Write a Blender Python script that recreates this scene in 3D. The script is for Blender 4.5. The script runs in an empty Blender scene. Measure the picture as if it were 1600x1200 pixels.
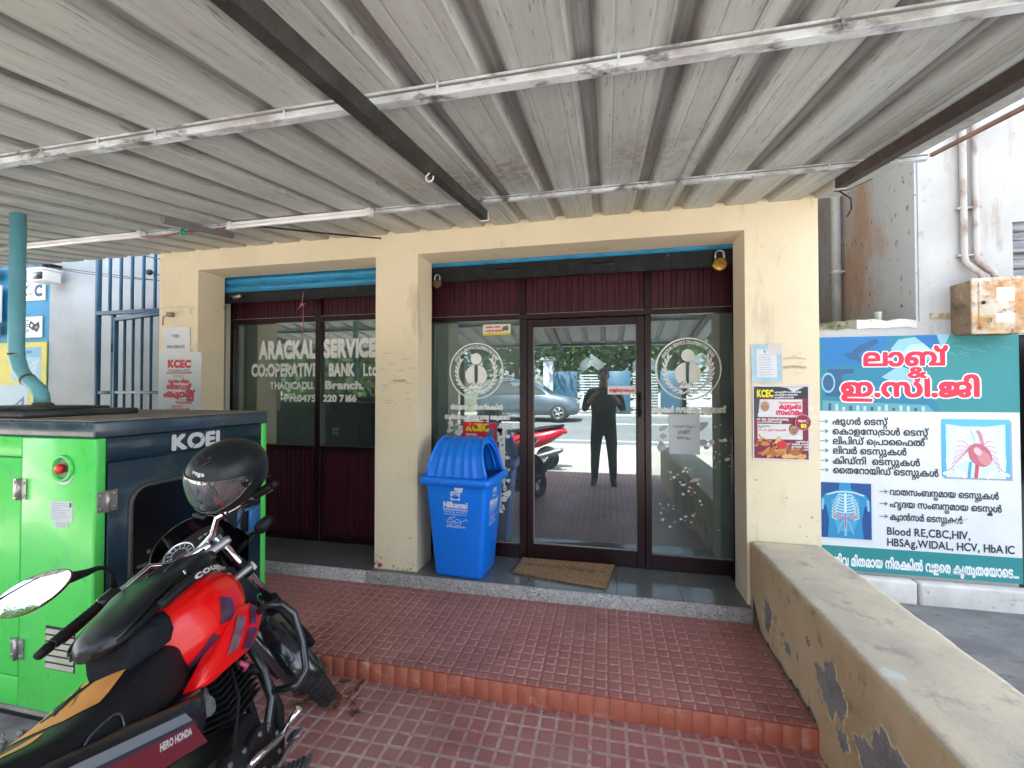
import bpy, bmesh, math, random
from mathutils import Vector as V, Matrix as Mx, noise as NZ
from mathutils.geometry import interpolate_bezier
R = math.radians
PI = math.pi
S = bpy.context.scene
COL = S.collection
rnd = random.Random(7)

# ------------------------------------------------------------------ camera, sky, sun, exposure
cam = bpy.data.cameras.new('camera')
cam_o = bpy.data.objects.new('camera', cam)
COL.objects.link(cam_o)
cam_o.location = (0, -3.5, 1.6)
cam_o.rotation_euler = (R(90.91), 0, R(12.43))
cam.sensor_width = 36.0
cam.lens = 675.0 / 1600.0 * 36.0
cam.clip_start = 0.02
cam.clip_end = 2000
S.camera = cam_o
SUN_EL, SUN_AZ = 57.0, -8.0          # the sun stands behind the building (towards +y), a little to the left
w = bpy.data.worlds.new('World')
S.world = w
w.use_nodes = True
nt = w.node_tree
bg = nt.nodes['Background']
sky = nt.nodes.new('ShaderNodeTexSky')
sky.sky_type = 'NISHITA'
sky.sun_disc = False
sky.sun_elevation = R(SUN_EL)
sky.sun_rotation = R(SUN_AZ)
sky.air_density = 1.0
sky.dust_density = 2.5
sky.ozone_density = 1.0
hs = nt.nodes.new('ShaderNodeHueSaturation')      # hazy, half clouded sky
hs.inputs['Saturation'].default_value = 0.5
nt.links.new(sky.outputs[0], hs.inputs['Color'])
nt.links.new(hs.outputs[0], bg.inputs[0])
bg.inputs[1].default_value = 0.15
sun = bpy.data.lights.new('sun', 'SUN')
sun.energy = 5.0
sun.angle = R(0.5)
sun.color = (1.0, 0.96, 0.9)
sun_o = bpy.data.objects.new('sun', sun)
COL.objects.link(sun_o)
sdir = V((math.sin(R(SUN_AZ)) * math.cos(R(SUN_EL)), math.cos(R(SUN_AZ)) * math.cos(R(SUN_EL)), math.sin(R(SUN_EL))))
sun_o.rotation_euler = sdir.to_track_quat('Z', 'Y').to_euler()
sun_o.location = (4, 10, 30)
S.view_settings.view_transform = 'Standard'
S.view_settings.look = 'None'
S.view_settings.exposure = 2.86
S.view_settings.gamma = 1.0
S.cycles.max_bounces = 10
S.cycles.diffuse_bounces = 5
S.cycles.glossy_bounces = 5
S.cycles.transparent_max_bounces = 24
S.cycles.sample_clamp_indirect = 6.0
S.cycles.use_denoising = True

# ------------------------------------------------------------------ materials
MATS = {}
def lin(c):
    return tuple(c) + (1.0,) if len(c) == 3 else c
def mat(name, c, rough=0.6, metal=0.0, c2=None, sc=8.0, lo=0.45, hi=0.6, c3=None, sc3=30.0, lo3=0.55, hi3=0.68,
        bump=0.0, bsc=60.0, coat=0.0, stretch=(1, 1, 1), detail=7.0, spec=0.5, rvar=0.0, emit=0.0, c4=None, sc4=3.0, lo4=.5, hi4=.6, stretch4=(1,1,1)):
    if name in MATS:
        return MATS[name]
    m = bpy.data.materials.new(name)
    MATS[name] = m
    m.use_nodes = True
    t = m.node_tree
    p = t.nodes['Principled BSDF']
    p.inputs['Base Color'].default_value = lin(c)
    p.inputs['Roughness'].default_value = rough
    p.inputs['Metallic'].default_value = metal
    p.inputs['Coat Weight'].default_value = coat
    p.inputs['Coat Roughness'].default_value = 0.08
    p.inputs['Specular IOR Level'].default_value = spec
    if emit:
        p.inputs['Emission Color'].default_value = lin(c)
        p.inputs['Emission Strength'].default_value = emit
    if c2 is None and bump == 0 and rvar == 0:
        return m
    tc = t.nodes.new('ShaderNodeNewGeometry')
    def mapped(st):
        mp = t.nodes.new('ShaderNodeMapping')
        mp.inputs['Scale'].default_value = st
        t.links.new(tc.outputs['Position'], mp.inputs['Vector'])
        return mp.outputs[0]
    vec = mapped(stretch)
    def layer(col_in, cc, scale, a, b, v, seed):
        n = t.nodes.new('ShaderNodeTexNoise')
        n.noise_dimensions = '4D'
        n.inputs['W'].default_value = seed
        n.inputs['Scale'].default_value = scale
        n.inputs['Detail'].default_value = detail
        n.inputs['Roughness'].default_value = 0.62
        t.links.new(v, n.inputs['Vector'])
        r = t.nodes.new('ShaderNodeMapRange')
        r.inputs['From Min'].default_value = a
        r.inputs['From Max'].default_value = b
        t.links.new(n.outputs['Fac'], r.inputs['Value'])
        mx = t.nodes.new('ShaderNodeMix')
        mx.data_type = 'RGBA'
        t.links.new(r.outputs[0], mx.inputs[0])
        if col_in is None:
            mx.inputs[6].default_value = lin(c)
        else:
            t.links.new(col_in, mx.inputs[6])
        mx.inputs[7].default_value = lin(cc)
        return mx.outputs[2], n.outputs['Fac']
    col = None
    fac = None
    if c2 is not None:
        col, fac = layer(None, c2, sc, lo, hi, vec, 1.3)
    if c3 is not None:
        col, _ = layer(col, c3, sc3, lo3, hi3, vec, 5.1)
    if c4 is not None:
        col, _ = layer(col, c4, sc4, lo4, hi4, mapped(stretch4), 9.7)
    if col is not None:
        t.links.new(col, p.inputs['Base Color'])
    if bump:
        n = t.nodes.new('ShaderNodeTexNoise')
        n.inputs['Scale'].default_value = bsc
        n.inputs['Detail'].default_value = 6
        t.links.new(vec, n.inputs['Vector'])
        b = t.nodes.new('ShaderNodeBump')
        b.inputs['Strength'].default_value = bump
        b.inputs['Distance'].default_value = 0.004
        t.links.new(n.outputs['Fac'], b.inputs['Height'])
        t.links.new(b.outputs[0], p.inputs['Normal'])
    if rvar:
        n = t.nodes.new('ShaderNodeTexNoise')
        n.inputs['Scale'].default_value = 9
        n.inputs['Detail'].default_value = 6
        t.links.new(vec, n.inputs['Vector'])
        r = t.nodes.new('ShaderNodeMapRange')
        r.inputs['From Min'].default_value = 0.3
        r.inputs['From Max'].default_value = 0.7
        r.inputs['To Min'].default_value = max(0.02, rough - rvar)
        r.inputs['To Max'].default_value = min(1, rough + rvar)
        t.links.new(n.outputs['Fac'], r.inputs['Value'])
        t.links.new(r.outputs[0], p.inputs['Roughness'])
    return m

def ink(r, g, b, rough=0.55):
    return mat('print_%02x%02x%02x' % (int(r * 255), int(g * 255), int(b * 255)), (r, g, b), rough)

def glass(name, tint, refl, rough=0.0, haze=0.0, hcol=(.45, .55, .57), gcol=(.93, .97, 1.0)):
    """pane: tinted see-through, mirror-like at the surface, with a thin uneven film of dust"""
    if name in MATS:
        return MATS[name]
    m = bpy.data.materials.new(name)
    MATS[name] = m
    m.use_nodes = True
    t = m.node_tree
    t.nodes.remove(t.nodes['Principled BSDF'])
    out = t.nodes['Material Output']
    tr = t.nodes.new('ShaderNodeBsdfTransparent')
    tr.inputs[0].default_value = lin(tint)
    gl = t.nodes.new('ShaderNodeBsdfGlossy')
    gl.inputs['Roughness'].default_value = rough
    gl.inputs['Color'].default_value = lin(gcol)
    lw = t.nodes.new('ShaderNodeLayerWeight')
    lw.inputs['Blend'].default_value = 0.25
    r = t.nodes.new('ShaderNodeMapRange')
    r.inputs['To Min'].default_value = refl
    r.inputs['To Max'].default_value = min(1.0, refl + 0.6)
    t.links.new(lw.outputs['Fresnel'], r.inputs['Value'])
    mx = t.nodes.new('ShaderNodeMixShader')
    t.links.new(r.outputs[0], mx.inputs[0])
    t.links.new(tr.outputs[0], mx.inputs[1])
    t.links.new(gl.outputs[0], mx.inputs[2])
    last = mx.outputs[0]
    if haze:
        df = t.nodes.new('ShaderNodeBsdfDiffuse')
        df.inputs[0].default_value = lin(hcol)
        g = t.nodes.new('ShaderNodeNewGeometry')
        n = t.nodes.new('ShaderNodeTexNoise')
        n.inputs['Scale'].default_value = 2.2
        n.inputs['Detail'].default_value = 8
        t.links.new(g.outputs['Position'], n.inputs['Vector'])
        r2 = t.nodes.new('ShaderNodeMapRange')
        r2.inputs['From Min'].default_value = .3
        r2.inputs['From Max'].default_value = .7
        r2.inputs['To Min'].default_value = haze * .55
        r2.inputs['To Max'].default_value = haze * 1.5
        t.links.new(n.outputs['Fac'], r2.inputs['Value'])
        m2 = t.nodes.new('ShaderNodeMixShader')
        t.links.new(r2.outputs[0], m2.inputs[0])
        t.links.new(last, m2.inputs[1])
        t.links.new(df.outputs[0], m2.inputs[2])
        last = m2.outputs[0]
    t.links.new(last, out.inputs[0])
    return m

# ------------------------------------------------------------------ mesh builder
class B:
    def __init__(s):
        s.v, s.f, s.mi, s.sm = [], [], [], []
    def add(s, vs, fs, m=0, smooth=False):
        o = len(s.v)
        s.v += [V(p) for p in vs]
        for f in fs:
            s.f.append([i + o for i in f])
            s.mi.append(m)
            s.sm.append(smooth)
        return s
    def box(s, x0, y0, z0, x1, y1, z1, m=0):
        vs = [(x, y, z) for z in (z0, z1) for y in (y0, y1) for x in (x0, x1)]
        return s.add(vs, [(0, 2, 3, 1), (4, 5, 7, 6), (0, 1, 5, 4), (2, 6, 7, 3), (0, 4, 6, 2), (1, 3, 7, 5)], m)
    def rbox(s, x0, y0, z0, x1, y1, z1, r=0.01, seg=2, m=0, smooth=True):
        bm = bmesh.new()
        bmesh.ops.create_cube(bm, size=1.0)
        for q in bm.verts:
            q.co = V(((x0 + x1) / 2 + q.co.x * (x1 - x0), (y0 + y1) / 2 + q.co.y * (y1 - y0), (z0 + z1) / 2 + q.co.z * (z1 - z0)))
        bmesh.ops.bevel(bm, geom=list(bm.edges), offset=r, segments=seg, profile=0.5, affect='EDGES')
        bm.verts.index_update()
        s.add([q.co.copy() for q in bm.verts], [[q.index for q in f.verts] for f in bm.faces], m, smooth)
        bm.free()
        return s
    def tube(s, pts, r, seg=10, m=0, cap=True, closed=False):
        pts = [V(p) for p in pts]
        n = len(pts)
        rs = r if isinstance(r, (list, tuple)) else [r] * n
        rings = []
        prev = None
        for i, p in enumerate(pts):
            if closed:
                d = (pts[(i + 1) % n] - pts[i - 1])
            elif i == 0:
                d = pts[1] - p
            elif i == n - 1:
                d = p - pts[i - 1]
            else:
                d = (pts[i + 1] - p).normalized() + (p - pts[i - 1]).normalized()
            d = d.normalized() if d.length > 1e-9 else V((0, 0, 1))
            if prev is None:
                a = d.orthogonal().normalized()
            else:
                a = (prev - d * prev.dot(d))
                a = a.normalized() if a.length > 1e-6 else d.orthogonal().normalized()
            prev = a
            b = d.cross(a)
            rings.append([p + (a * math.cos(2 * PI * k / seg) + b * math.sin(2 * PI * k / seg)) * rs[i] for k in range(seg)])
        return s.loft(rings, cap=cap and not closed, closed_path=closed, m=m)
    def loft(s, rings, cap=True, closed_path=False, m=0, smooth=True, ring_closed=True):
        k = len(rings[0])
        vs = [p for r_ in rings for p in r_]
        fs = []
        n = len(rings)
        for i in range(n if closed_path else n - 1):
            j = (i + 1) % n
            for q in range(k if ring_closed else k - 1):
                w_ = (q + 1) % k
                fs.append((i * k + q, i * k + w_, j * k + w_, j * k + q))
        s.add(vs, fs, m, smooth)
        if cap:
            s.add(rings[0], [tuple(reversed(range(k)))], m)
            s.add(rings[-1], [tuple(range(k))], m)
        return s
    def cyl(s, p0, p1, r0, r1=None, seg=20, m=0, cap=True):
        return s.tube([p0, p1], [r0, r0 if r1 is None else r1], seg, m, cap)
    def lathe(s, prof, o, axis=(0, 0, 1), seg=28, m=0, smooth=True, cap=False):
        ax = V(axis).normalized()
        a = ax.orthogonal().normalized()
        b = ax.cross(a)
        o = V(o)
        rings = [[o + ax * h + (a * math.cos(2 * PI * k / seg) + b * math.sin(2 * PI * k / seg)) * max(r_, 1e-5) for k in range(seg)] for r_, h in prof]
        return s.loft(rings, cap=cap, m=m, smooth=smooth)
    def ell(s, c, r, seg=20, rings=12, m=0, rot=None):
        c = V(c)
        if not isinstance(r, (list, tuple)):
            r = (r, r, r)
        rr = []
        for i in range(rings + 1):
            th = PI * i / rings
            rad = max(math.sin(th), 1e-4)
            row = []
            for k in range(seg):
                p = V((r[0] * rad * math.cos(2 * PI * k / seg), r[1] * rad * math.sin(2 * PI * k / seg), -r[2] * math.cos(th)))
                if rot is not None:
                    p = rot @ p
                row.append(c + p)
            rr.append(row)
        return s.loft(rr, cap=False, m=m)
    def prism(s, poly, o, u, v, d, m=0, smooth=False):
        """poly of 2d points in the plane o+u*x+v*y, thickened along vector d"""
        o, u, v, d = V(o), V(u), V(v), V(d)
        a = [o + u * x + v * y for x, y in poly]
        b = [p + d for p in a]
        n = len(a)
        s.add(a + b, [tuple(reversed(range(n))), tuple(range(n, 2 * n))], m)
        s.add(a + b, [(i, (i + 1) % n, (i + 1) % n + n, i + n) for i in range(n)], m, smooth)
        return s
    def xf(s, fn, start=0):
        for i in range(start, len(s.v)):
            s.v[i] = V(fn(s.v[i]))
        return s

INV = {}
def thing(name, label, cat, loc=(0, 0, 0), group=None, mw=None):
    o = bpy.data.objects.new(name, None)
    o.empty_display_size = 0.1
    COL.objects.link(o)
    m = mw if mw is not None else Mx.Translation(V(loc))
    o.matrix_world = m
    INV[o.name] = m.inverted()
    o['label'] = label
    o['category'] = cat
    if group:
        o['group'] = group
    return o

def mesh_of(name, b, mats, inv=None):
    me = bpy.data.meshes.new(name)
    vs = [inv @ p for p in b.v] if inv is not None else b.v
    me.from_pydata([tuple(p) for p in vs], [], b.f)
    if not isinstance(mats, (list, tuple)):
        mats = [mats]
    for m_ in mats:
        me.materials.append(m_)
    me.polygons.foreach_set('material_index', b.mi)
    me.polygons.foreach_set('use_smooth', b.sm)
    me.update()
    return me

def fix_normals(me):
    bm = bmesh.new()
    bm.from_mesh(me)
    bmesh.ops.remove_doubles(bm, verts=bm.verts, dist=1e-5)
    bmesh.ops.recalc_face_normals(bm, faces=bm.faces)
    bm.to_mesh(me)
    bm.free()

def part(name, b, mats, parent, local=False, label=None, fix=True, stuff=False):
    inv = None if local else INV[parent.name]
    me = mesh_of(name, b, mats, inv)
    if fix:
        fix_normals(me)
    o = bpy.data.objects.new(name, me)
    COL.objects.link(o)
    o.parent = parent
    INV[o.name] = INV[parent.name]
    if label:
        o['label'] = label
    if stuff:
        o['kind'] = 'stuff'
    return o

def parts(name, bs, mats, parent, **kw):
    return [part(name, b_, mats, parent, **kw) for b_ in bs]

def solo(name, b, mats, label=None, cat=None, group=None, kind=None, fix=True, origin=None):
    if origin is None:
        xs = [p.x for p in b.v]; ys = [p.y for p in b.v]; zs = [p.z for p in b.v]
        origin = V(((min(xs) + max(xs)) / 2, (min(ys) + max(ys)) / 2, min(zs)))
    m = Mx.Translation(V(origin))
    me = mesh_of(name, b, mats, m.inverted())
    if fix:
        fix_normals(me)
    o = bpy.data.objects.new(name, me)
    COL.objects.link(o)
    o.matrix_world = m
    INV[o.name] = m.inverted()
    if label:
        o['label'] = label
        o['category'] = cat
    if group:
        o['group'] = group
    if kind:
        o['kind'] = kind
    return o

# ------------------------------------------------------------------ lettering: glyph outlines of the built-in font cut into strips
_GC = {}
def glyph(ch):
    if ch in _GC:
        return _GC[ch]
    cu = bpy.data.curves.new('glyph', 'FONT')
    cu.body = ch
    cu.size = 1.0
    ob = bpy.data.objects.new('glyph', cu)
    COL.objects.link(ob)
    dg = bpy.context.evaluated_depsgraph_get()
    cc = ob.evaluated_get(dg).to_curve(dg)
    cons = []
    for sp in cc.splines:
        pts = []
        if sp.type == 'BEZIER':
            bp = sp.bezier_points
            n = len(bp)
            for i in range(n):
                a, b = bp[i], bp[(i + 1) % n]
                if (a.handle_right - a.co).length < 1e-6 and (b.handle_left - b.co).length < 1e-6:
                    pts.append((a.co.x, a.co.y))
                else:
                    seg = interpolate_bezier(a.co, a.handle_right, b.handle_left, b.co, 6)
                    pts += [(p.x, p.y) for p in seg[:-1]]
        else:
            pts = [(p.co.x, p.co.y) for p in sp.points]
        if len(pts) > 2:
            cons.append(pts)
    ob.evaluated_get(dg).to_curve_clear()
    bpy.data.objects.remove(ob)
    xs = [p[0] for c in cons for p in c] or [0, 0.3]
    _GC[ch] = (cons, min(xs), max(xs))
    return _GC[ch]

CONS = set(chr(c) for c in range(0x0D15, 0x0D3B))
VIR = chr(0x0D4D)
def shape(s):
    """simple Malayalam / Latin layout -> list of (char, x, y, sx, sy), width"""
    out = []
    x = 0.0
    i = 0
    def put(ch, sx=1.0, sy=1.0, y=0.0, dx=0.0, adv=True, gap=0.055):
        nonlocal x
        c, a, b = glyph(ch)
        out.append((ch, x + dx, y, sx, sy))
        if adv:
            x += max(b, 0.05) * sx + gap
    while i < len(s):
        ch = s[i]
        if ch == '\u200c':
            i += 1
            continue
        if ch == ' ':
            x += 0.30
            i += 1
            continue
        if ch in CONS:
            cons = [ch]
            j = i + 1
            while j + 1 < len(s) and s[j] == VIR and s[j + 1] in CONS:
                cons.append(s[j + 1])
                j += 2
            signs = []
            while j < len(s) and (0x0D3E <= ord(s[j]) <= 0x0D4C or s[j] in 'ംൗ'):
                signs.append(s[j])
                j += 1
            vir = j < len(s) and s[j] == VIR
            if vir:
                j += 1
            post = []
            for g in signs:
                if g in 'െേൈ':
                    put(g)
                elif g == 'ൊ':
                    put('െ'); post.append('ാ')
                elif g == 'ോ':
                    put('േ'); post.append('ാ')
                else:
                    post.append(g)
            if 'ര' in cons[1:]:
                put('(', 0.7, 0.8, -0.05, gap=0.0)
                cons = [c for k, c in enumerate(cons) if k == 0 or c != 'ര']
            put(cons[0])
            prev = cons[0]
            for c in cons[1:]:
                g = glyph(c)
                if c in 'യവ':
                    put('ു' if c == 'യ' else 'ൃ', 0.9, 0.85, 0.0, gap=0.03)
                elif c == prev and c not in 'റ':
                    x -= 0.42 * (g[2] - g[1])
                    put(c, 0.86, 0.86)
                else:
                    wd = (g[2]) * 0.62
                    put(c, 0.62, 0.55, -0.40, dx=-wd - 0.08, adv=False)
                prev = c
            for g in post:
                put(g)
            if vir:
                put(VIR, adv=False, dx=-0.03)
            i = j
            continue
        put(ch)
        i += 1
    return out, x - 0.05

def strips(s, rows=40, bold=0.0):
    """horizontal strips (x0,x1,x2,x3,y0,y1) covering the lettering, in em units; nonzero winding"""
    lay, width = shape(s)
    segs = []
    ymin, ymax = 9, -9
    for ch, x, y, sx, sy in lay:
        for c in glyph(ch)[0]:
            n = len(c)
            for k in range(n):
                ax, ay = c[k][0] * sx + x, c[k][1] * sy + y
                bx, by = c[(k + 1) % n][0] * sx + x, c[(k + 1) % n][1] * sy + y
                ymin = min(ymin, ay); ymax = max(ymax, ay)
                if abs(ay - by) > 1e-7:
                    segs.append((ax, ay, bx, by) + (id(c),))
    if not segs:
        return [], width
    h = 1.0 / rows
    ymin -= bold; ymax += bold
    def spans(y):
        xs = []
        for ax, ay, bx, by, _ in segs:
            if (ay <= y < by) or (by <= y < ay):
                xs.append((ax + (bx - ax) * (y - ay) / (by - ay), 1 if by > ay else -1))
        xs.sort()
        res = []
        wn = 0
        st = 0
        for x_, d in xs:
            if wn == 0:
                st = x_
            wn += d
            if wn == 0:
                res.append((st, x_))
        return res
    def merged(y):
        if not bold:
            sp = spans(y)
        else:
            sp = [(a - bold, b + bold) for a, b in spans(y)]
            for dy in (-bold, -bold * .6, bold * .6, bold):
                e = bold * 0.6
                sp += [(a - e, b + e) for a, b in spans(y + dy)]
            sp.sort()
        o = []
        for a, b in sp:
            if o and a <= o[-1][1] + 1e-6:
                o[-1][1] = max(o[-1][1], b)
            else:
                o.append([a, b])
        return o
    out = []
    y = ymin + 1e-4
    prev = merged(y)
    while y < ymax:
        y2 = y + h
        cur = merged(y2)
        mid = merged((y + y2) / 2)
        if len(prev) == len(cur) == len(mid) and all(p[0] < c[1] and c[0] < p[1] for p, c in zip(prev, cur)):
            for p, c in zip(prev, cur):
                out.append((p[0], p[1], c[1], c[0], y, y2))
        else:
            for a, b in mid:
                out.append((a, b, b, a, y, y2))
        prev = cur
        y = y2
    return out, width

class Flat:
    """printed matter on one plane: coloured shapes in thin layers, one mesh"""
    def __init__(s, o, u, v, step=0.0006, warp=None):
        s.o, s.u, s.v = V(o), V(u).normalized(), V(v).normalized()
        s.n = s.u.cross(s.v).normalized()
        s.step = step
        s.b = B()
        s.mats = []
        s.warp = warp
    def mi(s, m):
        if m not in s.mats:
            s.mats.append(m)
        return s.mats.index(m)
    def p(s, x, y, l):
        q = s.o + s.u * x + s.v * y + s.n * (s.step * l)
        return s.warp(q) if s.warp else q
    def poly(s, pts, m, l=1):
        s.b.add([s.p(x, y, l) for x, y in pts], [tuple(range(len(pts)))], s.mi(m))
    def rect(s, x0, y0, x1, y1, m, l=1):
        if s.warp:
            n = 8
            for i in range(n):
                for j in range(n):
                    a, b_ = x0 + (x1 - x0) * i / n, x0 + (x1 - x0) * (i + 1) / n
                    c, d = y0 + (y1 - y0) * j / n, y0 + (y1 - y0) * (j + 1) / n
                    s.poly([(a, c), (b_, c), (b_, d), (a, d)], m, l)
            return
        s.poly([(x0, y0), (x1, y0), (x1, y1), (x0, y1)], m, l)
    def oval(s, cx, cy, rx, ry, m, l=1, seg=28, a0=0, a1=2 * PI, rot=0):
        pts = []
        for k in range(seg):
            a = a0 + (a1 - a0) * k / (seg if a1 - a0 > 6.28 else seg - 1)
            x, y = rx * math.cos(a), ry * math.sin(a)
            pts.append((cx + x * math.cos(rot) - y * math.sin(rot), cy + x * math.sin(rot) + y * math.cos(rot)))
        s.poly(pts, m, l)
    def ring(s, cx, cy, r0, r1, m, l=1, seg=48, a0=0, a1=2 * PI, ey=1.0):
        for k in range(seg):
            a = a0 + (a1 - a0) * k / seg
            b = a0 + (a1 - a0) * (k + 1) / seg
            s.poly([(cx + r0 * math.cos(a), cy + ey * r0 * math.sin(a)), (cx + r1 * math.cos(a), cy + ey * r1 * math.sin(a)),
                    (cx + r1 * math.cos(b), cy + ey * r1 * math.sin(b)), (cx + r0 * math.cos(b), cy + ey * r0 * math.sin(b))], m, l)
    def line(s, pts, wd, m, l=1):
        for (x0, y0), (x1, y1) in zip(pts[:-1], pts[1:]):
            d = math.hypot(x1 - x0, y1 - y0) or 1
            nx, ny = -(y1 - y0) / d * wd / 2, (x1 - x0) / d * wd / 2
            s.poly([(x0 + nx, y0 + ny), (x0 - nx, y0 - ny), (x1 - nx, y1 - ny), (x1 + nx, y1 + ny)], m, l)
    def text(s, t, x, y, h, m, l=2, width=None, bold=0.0, align='l', rows=26, slant=0.0, fn=None):
        """h = height of a capital letter; x,y = baseline start (or centre / right)"""
        st, w_ = strips(t, rows, bold)
        k = h / 0.72
        kx = width / max(w_, 0.01) if width else k
        x0 = x - (w_ * kx / 2 if align == 'c' else w_ * kx if align == 'r' else 0)
        mi = s.mi(m)
        vs, fs = [], []
        for a, b_, c, d, y0, y1 in st:
            n = len(vs)
            for px, py in ((a, y0), (b_, y0), (c, y1), (d, y1)):
                X, Y = x0 + px * kx + slant * py * k, y + py * k
                if fn:
                    X, Y = fn(px * kx, py * k, w_ * kx)
                vs.append(s.p(X, Y, l))
            fs.append((n, n + 1, n + 2, n + 3))
        s.b.add(vs, fs, mi)
    def part(s, name, parent, **kw):
        return part(name, s.b, s.mats, parent, fix=False, **kw)
# ------------------------------------------------------------------ ground, road, tiles, steps
def tile_mat(name, cell, cell2, joint, pitch, jw, sym, dusty, rough, bumpd=0.0025):
    m = bpy.data.materials.new(name)
    MATS[name] = m
    m.use_nodes = True
    t = m.node_tree
    N = t.nodes.new
    L_ = t.links.new
    p = t.nodes['Principled BSDF']
    p.inputs['Roughness'].default_value = rough
    geo = N('ShaderNodeNewGeometry')
    sep = N('ShaderNodeSeparateXYZ')
    L_(geo.outputs['Position'], sep.inputs[0])
    def math_(op, a, b=None):
        n = N('ShaderNodeMath')
        n.operation = op
        for i, q in enumerate((a, b)):
            if q is None:
                continue
            if isinstance(q, (int, float)):
                n.inputs[i].default_value = q
            else:
                L_(q, n.inputs[i])
        return n.outputs[0]
    def noise(sc, seed, detail=6):
        n = N('ShaderNodeTexNoise')
        n.noise_dimensions = '4D'
        n.inputs['W'].default_value = seed
        n.inputs['Scale'].default_value = sc
        n.inputs['Detail'].default_value = detail
        n.inputs['Roughness'].default_value = .65
        L_(geo.outputs['Position'], n.inputs['Vector'])
        return n.outputs['Fac']
    def rng(v, a, b, c=0, d=1):
        n = N('ShaderNodeMapRange')
        n.inputs['From Min'].default_value = a
        n.inputs['From Max'].default_value = b
        n.inputs['To Min'].default_value = c
        n.inputs['To Max'].default_value = d
        L_(v, n.inputs['Value'])
        return n.outputs[0]
    X = math_('DIVIDE', sep.outputs['X'], pitch)
    Y = math_('DIVIDE', sep.outputs['Y'], pitch)
    wob = noise(14, 2.2)
    fx = math_('FRACT', math_('ADD', X, 100.0))
    fy = math_('FRACT', math_('ADD', Y, 100.0))
    ax = math_('ABSOLUTE', math_('SUBTRACT', fx, 0.5))
    ay = math_('ABSOLUTE', math_('SUBTRACT', fy, 0.5))
    d = math_('SUBTRACT', 0.5, math_('MAXIMUM', ax, ay))          # 0 at the joint
    relief = rng(d, jw * 0.6, jw * 1.5)
    dd = math_('ADD', d, math_('MULTIPLY', math_('SUBTRACT', wob, 0.5), jw * 1.3))
    line = rng(dd, jw * 0.75, jw * 1.15, 1, 0)
    if not sym:
        wb = math_('MULTIPLY', math_('SUBTRACT', wob, 0.5), .10)
        gx_ = math_('ADD', fx, wb)
        gy_ = math_('ADD', fy, wb)
        def band(v, a, b_):
            return math_('MULTIPLY', rng(v, a - .03, a + .03), rng(v, b_ - .03, b_ + .03, 1, 0))
        v1 = math_('MULTIPLY', band(gx_, .80, .91), band(gy_, .07, .86))
        v2 = math_('MULTIPLY', band(gy_, .07, .20), band(gx_, .14, .91))
        line = math_('MAXIMUM', v1, v2)  # light lines on two sides of each raised square, painted highlights
    # slab joints every five cells
    bx = math_('FRACT', math_('ADD', math_('DIVIDE', sep.outputs['X'], pitch * 5), 100.0))
    by = math_('FRACT', math_('ADD', math_('DIVIDE', sep.outputs['Y'], pitch * 5), 100.0))
    bd = math_('MINIMUM', math_('MINIMUM', bx, math_('SUBTRACT', 1.0, bx)), math_('MINIMUM', by, math_('SUBTRACT', 1.0, by)))
    seam = rng(bd, 0.006, 0.014, 1, 0)
    big = noise(2.3, 7.7)
    fine = noise(45, 3.1)
    cellid = N('ShaderNodeTexWhiteNoise')
    cellid.noise_dimensions = '2D'
    cv = N('ShaderNodeCombineXYZ')
    L_(math_('FLOOR', math_('ADD', X, 100.0)), cv.inputs[0])
    L_(math_('FLOOR', math_('ADD', Y, 100.0)), cv.inputs[1])
    L_(cv.outputs[0], cellid.inputs['Vector'])
    def mix(f, a, b):
        n = N('ShaderNodeMix')
        n.data_type = 'RGBA'
        L_(f, n.inputs[0])
        for i, q in ((6, a), (7, b)):
            if isinstance(q, tuple):
                n.inputs[i].default_value = lin(q)
            else:
                L_(q, n.inputs[i])
        return n.outputs[2]
    var = math_('MULTIPLY', math_('ADD', rng(big, .35, .65), math_('MULTIPLY', cellid.outputs['Value'], .7)), .6)
    c = mix(var, cell, cell2)
    c = mix(rng(fine, .55, .75, 0, .35), c, (cell[0] * .45, cell[1] * .45, cell[2] * .5))
    dust = rng(math_('ADD', big, math_('MULTIPLY', math_('SUBTRACT', fine, .5), .5)), .38, .66, dusty * .35, dusty)
    c = mix(math_('MULTIPLY', math_('MULTIPLY', line, rng(noise(3.2, 4.4), .34, .62, .25, 1.0)), rng(noise(38, 6.1), .36, .56, .3, 1.0)), c, joint)
    stain = rng(noise(1.15, 21.3, 7), .54, .68, 0, .6)
    c = mix(stain, c, (cell[0] * .42, cell[1] * .6, cell[2] * .55))
    c = mix(math_('MULTIPLY', dust, .55), c, (joint[0] * .8, joint[1] * .72, joint[2] * .7))
    c = mix(math_('MULTIPLY', seam, .28), c, (cell[0] * .5, cell[1] * .6, cell[2] * .6))
    spots = rng(noise(3.6, 12.5, 9), .66, .7, 0, .55)
    c = mix(spots, c, (cell[0] * .35, cell[1] * .35, cell[2] * .4))
    L_(c, p.inputs['Base Color'])
    L_(rng(big, .3, .7, rough - .12, rough + .15), p.inputs['Roughness'])
    b = N('ShaderNodeBump')
    b.inputs['Strength'].default_value = 0.9
    b.inputs['Distance'].default_value = bumpd
    L_(math_('ADD', relief, math_('MULTIPLY', fine, .25)), b.inputs['Height'])
    L_(b.outputs[0], p.inputs['Normal'])
    return m

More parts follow.
